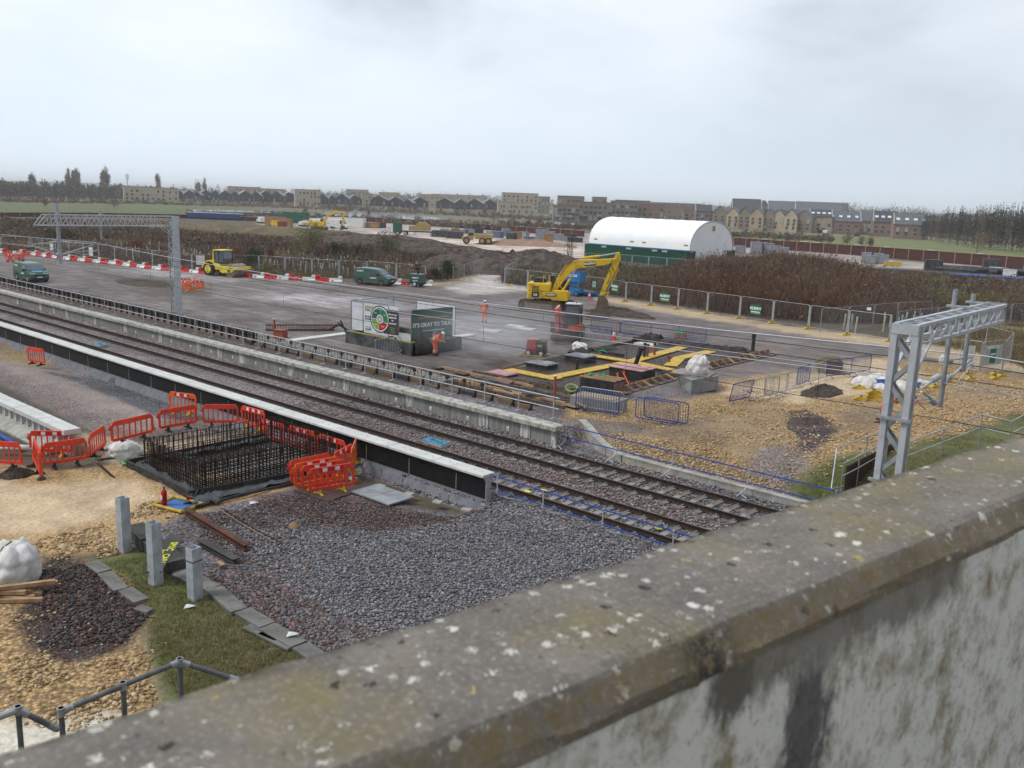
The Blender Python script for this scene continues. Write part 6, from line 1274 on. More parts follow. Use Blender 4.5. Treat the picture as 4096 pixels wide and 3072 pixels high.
def excavator(loc,rz,trz):
    t=thing('tracked_excavator','large yellow tracked excavator with its bucket resting on the ground','excavator',loc,0)
    ut=bpy.data.objects.new('undercarriage',None)
    q0=thing('tmp','a b c d','x')
    for y in (-1.22,1.22):crawler(q0,4.3,.45,.6,y)
    q=MB();q.box((0,0,.62),(2.4,2.0,.4));q.tube([(0,0,.8),(0,0,1.12)],.7,20);q.build('car_body',black_m,q0)
    for ch in list(q0.children):ch.parent=t;ch.rotation_euler=(0,0,trz)
    bpy.data.objects.remove(q0);bpy.data.objects.remove(ut)
    Rm=Matrix.Rotation(rz,4,'Z')
    def B(q,nm,mt,par=t,**k):
        o=q.build(nm,mt,par,**k)
        if par is t:o.rotation_euler=(0,0,rz)
        return o
    q=MB();q.prism([(-1.75,-.95),(-1.6,-1.35),(1.45,-1.35),(1.5,1.35),(-1.6,1.35),(-1.75,.95)],1.12,1.75,'z');bd=B(q,'upper_body',yel_m,bevel=.06)
    q=MB();q.prism([(-1.76,-.9),(-1.6,-1.36),(.35,-1.36),(.35,1.36),(-1.6,1.36),(-1.76,.9)],1.75,2.45,'z');B(q,'engine_cover',yel_m,bevel=.06)
    q=MB();q.box((-.95,-1.375,2.0),(.62,.02,.5));B(q,'grille',black_m)
    q=MB()
    for i in range(5):q.box((-.95,-1.39,1.8+.11*i),(.6,.03,.035))
    B(q,'grille_slats',yel_m)
    q=MB();q.box((-.95,-1.375,1.47),(.66,.02,.44));B(q,'number_panel',black_m)
    q=MB();q.box((.45,-1.372,1.50),(.92,.02,.26));B(q,'name_panel',black_m)
    for s,x,y,z,sz in (('MURPHY',.45,-1.39,1.50,.2),('228',-.95,-1.40,1.45,.24)):
        p=Rm @ Vector((x,y,z));text(s,sz,ink_w,t,p,(PI/2,0,rz),bold=.01)
    q=MB();q.prism([(-1.3,2.45),(-1.3,2.65),(-1.1,2.85),(-.3,2.85),(-.2,2.65),(-.2,2.45)],-.2,1.1);B(q,'exhaust_hood',black_m,bevel=.05)
    q=MB()
    for x,y in ((-1.5,-1.2),(-.3,-1.2),(-.3,0),(.2,-1.25),(.2,-.6)):q.tube([(x,y,2.4),(x,y,3.2)],.025,6)
    q.tube([(.2,-1.25,3.2),(.2,-.6,3.2)],.02,6);q.tube([(-1.5,-1.2,3.0),(-1.5,1.0,3.0)],.02,6);B(q,'handrail',yel_m)
    # cab stands on the far side
    q=MB();q.prism([(.25,1.3),(.25,2.95),(1.35,2.95),(1.75,2.1),(1.75,1.3)],.35,1.32);B(q,'cab',glass,bevel=.05)
    q=MB()
    for y in (.35,1.32):
        q.bar((.25,y,1.3),(.25,y,3.0),.09,.09);q.bar((1.35,y,3.0),(1.77,y,2.1),.07,.07);q.bar((1.77,y,2.1),(1.77,y,1.2),.07,.07);q.bar((.25,y,1.3),(1.78,y,1.3),.1,.16);q.bar((.85,y,1.3),(.85,y,3.0),.06,.06)
    q.box((.8,.83,3.02),(1.3,1.1,.08));B(q,'cab_frame',black_m)
    q=MB();q.prism([(.5,-1.34),(1.95,-1.34),(1.95,-.5),(.5,-.5)],1.0,1.9,'z');q.prism([(1.7,.3),(1.95,.3),(1.95,1.34),(1.7,1.34)],1.0,1.6,'z');B(q,'front_deck',yel_m,bevel=.05)
    # boom, arm and bucket in the plane of the machine
    q=MB();limb(q,[(.55,1.75),(1.15,2.85),(1.75,3.75),(2.35,4.2),(3.3,4.32),(4.6,4.48),(5.95,4.72)],[.42,.66,.80,.80,.70,.58,.36],.52);B(q,'boom',yel_m,bevel=.03)
    q=MB();q.box((3.7,-.275,4.34),(1.05,.02,.34),rot=Matrix.Rotation(-.12,3,'Y'));B(q,'boom_name_panel',black_m)
    p=Rm @ Vector((3.7,-.295,4.34));
    tt=text('MURPHY',.26,ink_w,t,p,(0,0,0),bold=.012);tt.rotation_euler=(Matrix.Rotation(rz,3,'Z') @ Matrix.Rotation(-.12,3,'Y') @ Matrix.Rotation(PI/2,3,'X')).to_euler()
    q=MB();limb(q,[(6.15,5.45),(6.1,4.9),(5.75,3.9),(5.15,2.35),(4.85,1.55)],[.22,.62,.56,.42,.30],.38);B(q,'arm',yel_m,bevel=.03)
    q=MB();q.tube([(2.9,-.12,4.78),(4.5,-.12,5.05)],.11,12);B(q,'arm_ram',yel_m);q=MB();q.tube([(4.5,-.12,5.05),(6.05,-.12,5.38)],.06,10);B(q,'arm_ram_rod',chrome)
    for y in (-.42,.42):q=MB();q.tube([(1.35,y,1.75),(2.0,y,2.9)],.1,12);B(q,'boom_ram',yel_m);q=MB();q.tube([(2.0,y,2.9),(2.45,y,3.8)],.055,10);B(q,'boom_ram_rod',chrome)
    q=MB();q.tube([(6.2,0,4.1),(5.75,0,2.75)],.09,10);B(q,'bucket_ram',yel_m);q=MB();q.tube([(5.75,0,2.75),(5.35,0,1.95)],.045,8);B(q,'bucket_ram_rod',chrome)
    q=MB();q.bar((4.95,0,1.85),(5.55,0,1.80),.3,.1);q.bar((5.5,0,1.95),(5.3,0,1.35),.28,.09);B(q,'bucket_linkage',yel_m)
    bk=M('worn_bucket',(0.12,0.085,0.06),.7,.3,(0.20,0.15,0.11),3)
    q=MB();P_=[(4.62,1.55),(5.05,1.60),(5.45,1.1),(5.55,.6),(5.35,.22),(4.9,.05),(4.3,.0)];In=[(4.72,1.42),(4.98,1.46),(5.3,1.05),(5.4,.62),(5.25,.32),(4.88,.16),(4.32,.05)]
    for s in (-.55,.55):q.prism(P_+[(4.45,.45)],s-.03,s+.03)
    for i in range(len(P_)-1):
        a,b,c,d=P_[i],P_[i+1],In[i+1],In[i];q.prism([a,b,c,d],-.55,.55)
    for y in (-.45,-.15,.15,.45):q.prism([(4.32,.0),(4.05,-.03),(4.32,.09)],y-.05,y+.05)
    B(q,'bucket',bk)
    q=MB()
    for k in range(4):q.tube([(.8,-.2+.12*k,2.6),(1.5,-.3+.15*k,3.95+.05*k),(2.3,-.25+.14*k,4.72),(3.0,-.2+.1*k,4.75)],.03,6)
    q.tube([(5.6,-.26,4.6),(5.35,-.34,4.1),(5.65,-.28,3.4),(5.3,-.26,2.6)],.025,6);q.tube([(5.7,-.26,4.8),(5.5,-.38,4.4),(5.85,-.3,3.8)],.025,6);B(q,'hydraulic_hoses',black_m)
    q=MB();q.tube([(.7,-.35,3.0),(1.3,-.35,2.0),(1.35,-.3,1.2)],.03,6);B(q,'yellow_sling',M('sling_yellow',(.7,.65,.05),.6),t)
    return t
excavator((-50.95,62.4,.4),math.radians(33),math.radians(8))
def heap(name,label,loc,rx,ry,h,mt,seed=1,n=60,m_=20,cat='soil heap',rough=.35,kind=None,smooth=False,jit=.09):
    q=MB();V=[]
    for j in range(m_+1):
        f=j/m_
        for i in range(n):
            a=2*PI*i/n;k=1-f;ri=(1+.22*(float(vnoise(math.cos(a)*2+9,math.sin(a)*2+9,.8,seed))-.5));x=rx*k*math.cos(a)*ri;y=ry*k*math.sin(a)*ri
            z=h*(1-k**2.0)**1.1*(1+rough*(float(fbm(x+31,y+57,max(rx,ry)*.35,seed))-.5)*1.6)+(random.uniform(-.6*jit,jit)*h if 0<f else -.25)
            V.append((x,y,z))
    F=[(j*n+i,j*n+(i+1) % n,(j+1)*n+(i+1) % n,(j+1)*n+i) for j in range(m_-1) for i in range(n)];V=V[:m_*n];V.append((0,0,h));F += [((m_-1)*n+i,(m_-1)*n+(i+1) % n,m_*n) for i in range(n)]
    q.add(V,F);o=q.build(name,mt,smooth=smooth);o.location=loc;return tag(o,label,cat,kind=kind)
g=G(1340,680);heap('spoil_heap','low dark gravel heap scraped up by the excavator bucket',(g.x,g.y,.4),3.6,1.5,.5,soil,3,rough=.7,jit=.16)
g=G(1285,684);heap('spoil_heap','dark spoil under the excavator bucket',(g.x+.3,g.y,.4),1.6,1.2,.35,soil,4)
g=G(310,612);heap('spoil_heap','low brown scrape behind the left gantry leg',(g.x,g.y,.35),5.5,3.0,.3,soil,6)
g=G(1744,900,.9);heap('gravel_heap','dark gravel heap at the top of the patch on the yellow bank',(g.x,g.y,float(zg(g.x,g.y))-.1),.8,1.2,.25,M('dark_tip',(0.10,0.078,0.065),.9,0,(0.055,0.042,0.036),7,.8,bsc=18),7,rough=.5)
g=G(1775,843,.6);heap('gravel_heap','small dark gravel heap in front of the blue bank barriers',(g.x,g.y,float(zg(g.x,g.y))-.05),1.0,2.2,.4,MATS['dark_tip'],8,rough=.6,jit=.16)
# ------------------------------------------------------------------ small orange digger
def digger(loc,rz):
    t=thing('mini_digger','small orange digger seen from the front with its arm folded down','digger',loc,rz)
    for y in (-.72,.72):crawler(t,2.3,.27,.36,y)
    q=MB();q.box((0,0,.45),(1.3,1.1,.3));q.tube([(0,0,.5),(0,0,.72)],.45,16);q.build('car_body',black_m,t)
    q=MB();q.prism([(1.2,.12),(1.32,.12),(1.38,.3),(1.3,.5),(1.2,.5)],-.95,.95);q.bar((.3,-.4,.4),(1.25,-.5,.3),.1);q.bar((.3,.4,.4),(1.25,.5,.3),.1);q.build('dozer_blade',track_m,t)
    org=M('digger_orange',(0.70,0.10,0.025),.45,0,(0.5,0.07,0.02),2)
    q=MB();q.prism([(-1.1,-.5),(-.8,-.92),(.75,-.92),(.8,.92),(-.8,.92),(-1.1,.5)],.72,1.2,'z');q.build('upper_body',org,t,bevel=.05);q=MB();q.prism([(-1.1,-.5),(-.85,-.92),(-.35,-.92),(-.35,.92),(-.85,.92),(-1.1,.5)],1.2,1.75,'z');q.prism([(.1,-.9),(.78,-.9),(.78,.9),(.1,.9)],.9,1.22,'z');q.build('hood',black_m,t,bevel=.05)
    q=MB();q.prism([(-.35,1.15),(-.3,2.55),(.45,2.55),(.75,1.9),(.72,1.15)],-.1,.9);q.build('cab',glass,t,bevel=.04)
    q=MB()
    for y in (-.1,.9):q.bar((-.32,y,1.15),(-.3,y,2.6),.07);q.bar((.45,y,2.6),(.76,y,1.9),.055);q.bar((.76,y,1.9),(.73,y,1.15),.055)
    q.build('cab_frame',black_m,t);q=MB();q.box((.08,.4,2.62),(.95,1.12,.09));q.build('cab_roof',M('pale_roof',(0.55,0.58,0.62),.3),t,bevel=.03)
    q=MB();q.bar((.75,.92,1.15),(.45,.92,1.6),.12);q.box((.5,.9,1.0),(.7,.1,.5));q.build('side_panel',org,t)
    q=MB();q.tube([(.0,.85,2.66),(0,.85,2.82)],.06,8);q.build('green_beacon',M('beacon_green',(0.02,0.5,0.2),.4),t);q=MB();q.tube([(.0,.55,2.66),(0,.55,2.8)],.06,8);q.build('orange_beacon',orange_o,t)
    q=MB();limb(q,[(.8,.85),(1.15,1.55),(1.5,2.15),(2.0,2.45),(2.5,2.35)],[.26,.34,.38,.32,.2],.26);o=q.build('boom',org,t,bevel=.015);o.location=(0,-.38,0)
    q=MB();limb(q,[(2.62,2.5),(2.5,2.2),(2.3,1.4),(2.15,.75)],[.16,.32,.28,.18],.22);o=q.build('arm',org,t,bevel=.015);o.location=(0,-.38,0)
    q=MB();q.tube([(1.0,-.38,.9),(1.75,-.38,1.95)],.06,8);q.build('ram',black_m,t);q=MB();q.tube([(1.6,-.38,2.6),(2.55,-.38,2.52)],.05,8);q.build('arm_ram',chrome,t)
    q=MB();q.prism([(2.02,.8),(2.3,.82),(2.5,.5),(2.42,.2),(2.1,.1),(1.85,.15),(2.15,.32),(2.2,.55)],-.6,-.16);q.build('bucket',track_m,t)
    q=MB();q.prism([(.6,-1.15),(.9,-1.05),(1.0,-.75),(.7,-.7)],.6,1.35,'z');q.build('knuckle',black_m,t)
    return t
g=(G(1186,738)+G(1250,740))/2;digger((g.x-.5,g.y+1.0,.4),math.radians(-62))
# ------------------------------------------------------------------ generator, lighting tower, scissor lift
g=G(1158,768);t=thing('welding_generator','red and black wheeled generator on the wet ground','generator',g,.5);q=MB();q.prism([(-.6,.22),(-.55,1.0),(0,1.05),(.1,.22)],-.4,.4);q.build('red_case',M('dark_red',(0.42,0.02,0.02),.5,0,(0.3,0.015,0.015),3),t,bevel=.04)
q=MB();q.prism([(.1,.2),(0,.98),(.6,.95),(.65,.2)],-.42,.42);q.build('black_case',black_m,t,bevel=.04);q=MB();q.box((.3,-.43,.7),(.3,.01,.12));q.build('sticker',yellow_f,t);q=MB();q.box((-.15,0,1.05),(.7,.6,.03));q.build('dusty_top',M('ochre_dust',(0.5,0.36,0.15),.9,0,(.4,.15,.1),4),t)
q=MB();q.tube([(-.9,-.5,.06),(.5,-.55,.06),(.6,.5,.06),(-.9,.5,.06),(-.9,-.5,.06)],.035,6);q.build('skid_frame',yellow_f,t);
for x in (-.4,.4):wheel(t,x,-.45,.2,.12);wheel(t,x,.45,.2,.12)
g=G(895,620);t=thing('lighting_tower','green wheeled lighting tower with folded black lamps beside the van','lighting tower',(g.x,g.y+.5,.4),.3);q=MB();q.box((0,0,.95),(1.5,1.1,.95));q.build('case',green_v,t,bevel=.06);text('MURPHY',.2,ink_w,t,(0,-.56,1.0),(PI/2,0,0),bold=.01);text('MURPHY',.16,ink_w,t,(0,-.56,.5+.18),(PI/2,0,0),bold=.005)
q=MB();q.box((0,0,.42),(1.7,1.2,.14));q.bar((-.8,0,.4),(-1.5,0,.42),.08);q.bar((.85,-.5,.5),(1.0,-.5,.05),.05);q.build('chassis',black_m,t);wheel(t,0,-.62,.32,.2);wheel(t,0,.62,.32,.2)
q=MB();q.bar((0,0,1.4),(0,0,2.2),.14);q.build('mast',black_m,t)
for dx,dz in ((-.22,2.0),(.2,2.05),(-.15,2.35),(.25,2.4)):q=MB();q.box((dx,-.12,dz),(.3,.2,.26));q.build('floodlight',black_m,t,bevel=.03)
lb=M('lift_blue',(0.03,0.20,0.48),.45,0,(0.02,0.14,0.35),2)
g=G(1220,640);t=thing('scissor_lift','blue scissor lift with a raised basket behind the excavator boom','scissor lift',(g.x,g.y+1.2,.4),.15);q=MB();q.box((0,0,.55),(2.3,1.0,.45));q.build('base',lb,t,bevel=.03)
for x in (-.8,.8):
    for y in (-.5,.5):wheel(t,x,y,.3,.22,rim=lb)
q=MB()
for k in range(2):
    for y in (-.4,.4):q.bar((-.9,y,.8+.35*k),(.9,y,1.1+.35*k),.08);q.bar((.9,y,.8+.35*k),(-.9,y,1.1+.35*k),.08)
q.build('scissor_arms',lb,t);q=MB();q.box((0,0,1.55),(2.4,1.1,.1));q.box((0,-.55,2.05),(2.4,.03,1.0));q.box((1.2,0,2.05),(.03,1.1,1.0));q.tube([(-1.2,.55,1.6),(-1.2,.55,2.6),(1.2,.55,2.6),(1.2,.55,1.6)],.025,6);q.build('basket',lb,t);text('BLUELIFT'[:0] or 'ACCESS',.34,ink_w,t,(.25,-.575,2.15),(PI/2,0,0),bold=.01)
a,b=G(1240,633),G(1268,640);t=thing('flat_trailer','low blue trailer bed lying in front of the fence by the cone','trailer',((a+b)/2),math.atan2((b-a).y,(b-a).x));q=MB();q.box((0,.6,.25),(3.9,1.6,.28));q.build('bed',lb,t,bevel=.02);q=MB();q.box((0,.6,.41),(3.6,1.4,.04));q.build('deck',black_m,t);text('MURPHY',.2,ink_w,t,(.6,-.21,.26),(PI/2,0,0),bold=.01)
q=MB();q.box((0,.6,.06),(3.0,1.2,.12));q.build('skids',black_m,t)
# white sheets and bags on the right bank
for i,(u,v,s,l) in enumerate([(1867,826,(2.0,1.3,1.0),'white bulk bag flopped over at the left of the sheets on the bank'),(1905,815,(2.4,1.4,.8),'white bag heap behind the blue sheet on the bank'),(1910,832,(2.2,1.2,.5),'flattened white bag in front of the blue sheet'),(1945,835,(2.3,1.5,.9),'large crumpled white bag beside the gantry leg'),(1990,820,(2.0,1.0,.5),'white bag on the far side of the gantry leg'),(2040,776,(.9,.7,1.0),'white sack standing beside the drop tube')]):
    g=G(u,v,.7);bulk_bag('bulk_bag',l,(g.x,g.y,float(zg(g.x,g.y))-.03),tuple(k_*.62 for k_ in s),20+i,loops=False)
g=G(1915,822,.7);t=thing('blue_sheet','dark blue sheet spread between the white bags','sheet',(g.x,g.y,float(zg(g.x,g.y))),.3);q=MB();V=[];nn_=9
for i in range(nn_):
    for j in range(nn_):V.append(((i/8-.5)*3.6,(j/8-.5)*1.6,.12+.14*random.random()))
q.add(V,[(i*9+j,i*9+j+1,(i+1)*9+j+1,(i+1)*9+j) for i in range(8) for j in range(8)]);o=q.build('sheet',M('sheet_blue',(.02,.06,.25),.6,0,(.015,.04,.16),4),t);o.modifiers.new('thick','SOLIDIFY').thickness=.02
g=G(1793,815,.4);t=thing('digger_bucket','muddy loose buckets lying behind the blue bank barriers','bucket',(g.x-.5,g.y+1,.4),.4)
for k in range(2):q=MB();q.prism([(-.6,0),(.6,0),(.8,.5),(.5,.8),(-.3,.75),(-.8,.4)],1.2*k,1.2*k+1.0);q.build('bucket',M('bucket_olive',(.16,.12,.05),.8,0,(.09,.07,.05),3),t)
# ------------------------------------------------------------------ people
def skinned(name,verts,edges,radii,root,mt,parent,sub=1):
    me=bpy.data.meshes.new(name);me.from_pydata(verts,edges,[]);o=bpy.data.objects.new(name,me);COL.objects.link(o)
    m_=o.modifiers.new('skin','SKIN');m_.use_smooth_shade=True
    if not me.skin_vertices:me.skin_vertices.new() if hasattr(me.skin_vertices,'new') else None
    sv=me.skin_vertices[0].data
    for i,r_ in enumerate(radii):sv[i].radius=(r_,r_) if not isinstance(r_,tuple) else r_;sv[i].use_root=(i==root)
    s=o.modifiers.new('sub','SUBSURF');s.levels=sub;s.render_levels=sub
    dg=bpy.context.evaluated_depsgraph_get();m2=bpy.data.meshes.new_from_object(o.evaluated_get(dg));bpy.data.objects.remove(o)
    m2.materials.clear();m2.materials.append(mt);n=bpy.data.objects.new(name,m2);COL.objects.link(n);n.parent=parent;return n
def person(label,loc,rz,J):
    """J: joint positions, figure faces +X"""
    t=thing('person',label,'person',loc,rz,'people at work');V,E,R_=[],[],[]
    def add(p,r_,par=None):
        V.append(tuple(p));R_.append(r_);i=len(V)-1
        if par is not None:E.append((par,i))
        return i
    pel=add(J['pel'],.14);bel=add(lerp(Vector(J['pel']),Vector(J['chest']),.5),.135,pel);ch=add(J['chest'],.155,bel);nk=add(J['neck'],.06,ch);hd=add(J['head'],.09,nk);tp=add(Vector(J['head'])+(Vector(J['head'])-Vector(J['neck'])).normalized()*.10,.075,hd)
    for s in ('l','r'):
        k=1 if s=='l' else -1
        sh=add(J['sh'+s],.065,ch);el=add(J['el'+s],.048,sh);wr=add(J['wr'+s],.032,el);d=(Vector(J['wr'+s])-Vector(J['el'+s])).normalized();pm_=add(Vector(J['wr'+s])+d*.07,(.042,.022),wr)
        side=d.cross(Vector((0,0,1))).normalized() if abs(d.z)<.95 else Vector((0,1,0))
        for f in range(4):
            b=Vector(J['wr'+s])+d*.10+side*(.012*(f-1.5)*1.5);L_=(.062,.075,.07,.055)[f];a_=add(b,.010,pm_);c_=add(b+d*L_*.5+Vector((0.012,0,-.008)),.009,a_);add(b+d*L_*.8+Vector((.03,0,-.022)),.008,c_)
        th=add(Vector(J['wr'+s])+d*.05+side*.045,.011,pm_);add(Vector(J['wr'+s])+d*.09+side*.06,.009,th)
        hp=add(J['hp'+s],.095,pel);kn=add(J['kn'+s],.062,hp);an=add(J['an'+s],.042,kn);add(Vector(J['an'+s])+Vector((.15,0,-.055)),.035,an)
    skinned('body',V,E,R_,0,skin,t)
    # jacket
    V,E,R_=[],[],[];a_=add(J['pel'],.185);b_=add(lerp(Vector(J['pel']),Vector(J['chest']),.5),.18,a_);c_=add(J['chest'],.20,b_);add(lerp(Vector(J['chest']),Vector(J['neck']),.85),.09,c_)
    for s in 'lr':x=add(J['sh'+s],.095,c_);y=add(J['el'+s],.075,x);add(lerp(Vector(J['el'+s]),Vector(J['wr'+s]),.97),.055,y)
    skinned('jacket',V,E,R_,0,hiviz,t)
    V,E,R_=[],[],[];a_=add(Vector(J['pel'])+Vector((0,0,.02)),.165)
    for s in 'lr':x=add(J['hp'+s],.125,a_);y=add(J['kn'+s],.092,x);add(lerp(Vector(J['kn'+s]),Vector(J['an'+s]),.92),.082,y)
    skinned('trousers',V,E,R_,0,hiviz,t)
    for s in 'lr':
        a=Vector(J['an'+s]);q=MB();q.box((a.x+.06,a.y,.055),(.30,.11,.11));q.tube([(a.x,a.y,.05),a+Vector((0,0,.08))],.058,8);q.build('boot',black_m,t,bevel=.02)
        k_,n_=Vector(J['kn'+s]),Vector(J['an'+s])
        for f in (.38,.62):p=lerp(k_,n_,f);d=(n_-k_).normalized()*.025;q=MB();q.tube([p-d,p+d],.094,12);q.build('reflective_band',hiviz_band,t)
        e_,w_=Vector(J['el'+s]),Vector(J['wr'+s])
        p=lerp(e_,w_,.5);d=(w_-e_).normalized()*.022;q=MB();q.tube([p-d,p+d],.075,10);q.build('reflective_band',hiviz_band,t)
    P0,C0=Vector(J['pel']),Vector(J['chest'])
    for f in (.18,.55):p=lerp(P0,C0,f);d=(C0-P0).normalized()*.025;q=MB();q.tube([p-d,p+d],.205,14);q.build('reflective_band',hiviz_band,t)
    h=Vector(J['head']);up=(h-Vector(J['neck'])).normalized();fw=Vector((1,0,0));fw=(fw-up*fw.dot(up)).normalized();q=MB();sd_=up.cross(fw)
    V=[];n,m_=16,6
    for j in range(m_+1):
        e_=(PI/2)*j/m_
        for i in range(n):a=2*PI*i/n;V.append(h+up*(.035+.135*math.sin(e_))+fw*(.145*math.cos(e_)*math.cos(a))+sd_*(.125*math.cos(e_)*math.sin(a)))
    F=[(j*n+i,j*n+(i+1) % n,(j+1)*n+(i+1) % n,(j+1)*n+i) for j in range(m_) for i in range(n)];q.add(V,F)
    q.add([h+up*.03+fw*.10+sd_*.1,h+up*.03+fw*.20+sd_*.05,h+up*.03+fw*.20-sd_*.05,h+up*.03+fw*.10-sd_*.1],[(0,1,2,3)]);q.build('helmet',M('helmet_white',(.8,.8,.8),.3),t,smooth=True)
    q=MB();q.tube([h+fw*.085,h+fw*.118-up*.012],[.016,.010],6);q.build('nose',skin,t)
    for k in (-1,1):
        q=MB();q.tube([h+fw*.083+sd_*.032*k+up*.02,h+fw*.093+sd_*.032*k+up*.02],.009,6);q.build('eye',blk,t);q=MB();q.tube([h+sd_*.088*k,h+sd_*.104*k],.022,8);q.build('ear',skin,t)
    q=MB();q.box(h+fw*.09-up*.04,(.012,.045,.012));q.build('mouth',M('lips',(.35,.14,.12),.6),t)
    q=MB();q.tube([h-fw*.03-up*.06,h-fw*.03+up*.05],[.088,.1],12);q.build('hair',M('dark_hair',(.05,.035,.025),.8),t)
    return t
stand=dict(pel=(0,0,.95),chest=(.0,0,1.32),neck=(.01,0,1.50),head=(.04,0,1.64),shl=(0,.2,1.42),shr=(0,-.2,1.42),ell=(.04,.29,1.14),elr=(.04,-.29,1.14),wrl=(.22,.14,1.06),wrr=(.22,-.14,1.06),
             hpl=(0,.1,.88),hpr=(0,-.1,.88),knl=(.02,.12,.48),knr=(.0,-.12,.48),anl=(0,.13,.09),anr=(-.02,-.13,.09))
person('worker in orange suit and white helmet standing with back turned on the open ground',G(1046,697),math.radians(125),stand)
bend=dict(pel=(-.12,0,.93),chest=(.12,0,1.22),neck=(.27,0,1.33),head=(.38,0,1.38),shl=(.18,.2,1.29),shr=(.18,-.2,1.29),ell=(.22,.28,1.0),elr=(.22,-.28,1.0),wrl=(.45,.12,.93),wrr=(.45,-.12,.93),
            hpl=(-.12,.1,.87),hpr=(-.12,-.1,.87),knl=(-.02,.12,.48),knr=(-.05,-.12,.48),anl=(-.08,.13,.09),anr=(-.1,-.13,.09))
person('worker in orange suit bending forward beside the dark green board',G(942,768),math.radians(25),bend)
# ------------------------------------------------------------------ reinforcement cage
X0,X1,Y0,Y1=-31.0,-26.9,14.85,20.3;zb_=-.55
t=thing('reinforcement_cage','large cage of rusty reinforcement bars standing in the sheeted pit','reinforcement cage',(-28.9,17.5,-.3))
q=MB();q.add([(X0-.5,Y0-.35,-.285),(X1+.35,Y0-.4,-.285),(X1+.4,Y1+.3,-.285),(X0-.5,Y1+.3,-.285)],[(0,1,2,3)]);q.build('blinding',M('wet_blinding',(.36,.35,.31),.4,0,(.16,.155,.15),1.2),t,world=True)
r_=random.Random(4)
def vbars(xa,ya,xb,yb,n,hgt,name='upright_bars'):
    q=MB()
    for i in range(n):
        x=lerp(xa,xb,i/(n-1));y=lerp(ya,yb,i/(n-1));h=hgt+r_.uniform(-.12,.08);q.tube([(x+r_.uniform(-.02,.02),y,-.28),(x+r_.uniform(-.03,.03),y+r_.uniform(-.03,.03),-.28+h)],.017 if i % 3 else .022,5)
    q.build(name,rebar_m,t,world=True)
for (a,b,n) in (((X0,Y0),(X1,Y0),26),((X1,Y0),(X1,Y1),38),((X1,Y1),(X0,Y1),24),((X0,Y1),(X0,Y0),30),((X0+.18,Y0+.18),(X1-.18,Y0+.18),24),((X1-.22,Y0+.2),(X1-.22,Y1-.2),36),((X0+.2,Y1-.2),(X0+.2,Y0+.2),26),((X0+1.9,Y0+.6),(X0+2.0,Y1-.4),20)):
    vbars(*a,*b,n,1.12)
def hbars(a,b,zs,name='horizontal_bars'):
    q=MB()
    for z in zs:q.tube([(*a,z+r_.uniform(-.01,.01)),(*b,z+r_.uniform(-.01,.01))],.015,5)
    q.build(name,rebar_m,t,world=True)
lo=[-.24+.075*i for i in range(7)]
hbars((X0,Y0),(X1,Y0),lo+[.5,.66,.78]);hbars((X1,Y0),(X1,Y1),lo+[.5,.64,.78]);hbars((X1,Y1),(X0,Y1),lo[::2]+[.45,.78]);hbars((X0,Y1),(X0,Y0),lo[::2]+[.3,.55,.78]);hbars((X1-.22,Y0),(X1-.22,Y1),[-.2,0,.3,.7])
q=MB()
for i in range(24):y=lerp(Y0,Y1,i/23);q.tube([(X0,y,-.22),(X1,y,-.22)],.013,5)
for i in range(20):x=lerp(X0,X1,i/19);q.tube([(x,Y0,-.20),(x,Y1,-.20)],.013,5)
q.build('bottom_mat',rebar_m,t,world=True)
q=MB()
for i in range(16):
    y=lerp(Y0,Y1,i/15);q.tube([(X0+.9,y,-.2),(X0+.9,y,.02),(X0+1.8,y,.02),(X0+1.8,y,-.2)],.013,5)
for i in range(9):q.tube([(X0+.9+.11*i,Y0+.4,.03),(X0+.9+.11*i,Y1-1.5,.03)],.013,5)
q.build('inner_mat',rebar_m,t,world=True)
def sheet_strip(label,pts,w,h=.1,seed=1,mt=dark_cloth,group='dark sheets round the reinforcement cage'):
    rr_=random.Random(seed);p=[Vector(a) for a in pts];t2=thing('geotextile_sheet',label,'sheet',p[0],0,group);q=MB();n=30;R2=[]
    for i in range(n+1):
        f=i/n*(len(p)-1);k=min(int(f),len(p)-2);s=lerp(p[k],p[k+1],f-k);d=(p[k+1]-p[k]).normalized();nr=Vector((-d.y,d.x,0));R2.append([s+nr*w*(j/5-.5)*(1+.15*rr_.random())+Vector((0,0,.02+h*(math.sin(j*1.3+i*.35)**2)*rr_.uniform(.3,1))) for j in range(6)])
    q.add([v for r2 in R2 for v in r2],[(i*6+j,i*6+j+1,(i+1)*6+j+1,(i+1)*6+j) for i in range(n) for j in range(5)]);o=q.build('sheet',mt,t2,world=True,smooth=True);o.modifiers.new('thick','SOLIDIFY').thickness=.01
sheet_strip('grey sheet lying along the near side of the reinforcement cage',[(X1+.45,Y0-.3,-.27),(X1+.5,Y1-.5,-.27)],.9,.12,2);sheet_strip('black sheet standing along the left side of the reinforcement cage',[(X0-.3,Y0-.25,-.26),(X1+.2,Y0-.35,-.26)],.45,.22,3);sheet_strip('dark sheet behind the far side of the reinforcement cage',[(X0-.35,Y0,-.26),(X0-.35,Y1,-.26)],.5,.2,5)
sheet_strip('crumpled grey sheet at the front corner of the cage',[(X1+.15,Y0-.7,-.27),(X1+.9,Y0+.2,-.27)],1.0,.16,7)
for a,b,l in (((X0-.55,Y0-.45),(X1+.1,Y0-.55),'dark board edging the left side of the cage pit'),((X1+.05,Y0-.55),(X1+1.0,Y1),'long dark pipe edging the front of the cage pit'),((X0-.6,Y0-.4),(X0-.6,Y1),'dark board edging the back of the cage pit')):
    tt=thing('pit_edging',l,'edging',(*a,-.3),0,'edging of the cage pit');q=MB();q.bar((*a,-.16),(*b,-.16),.06,.26);q.build('board',black_m,tt,world=True)
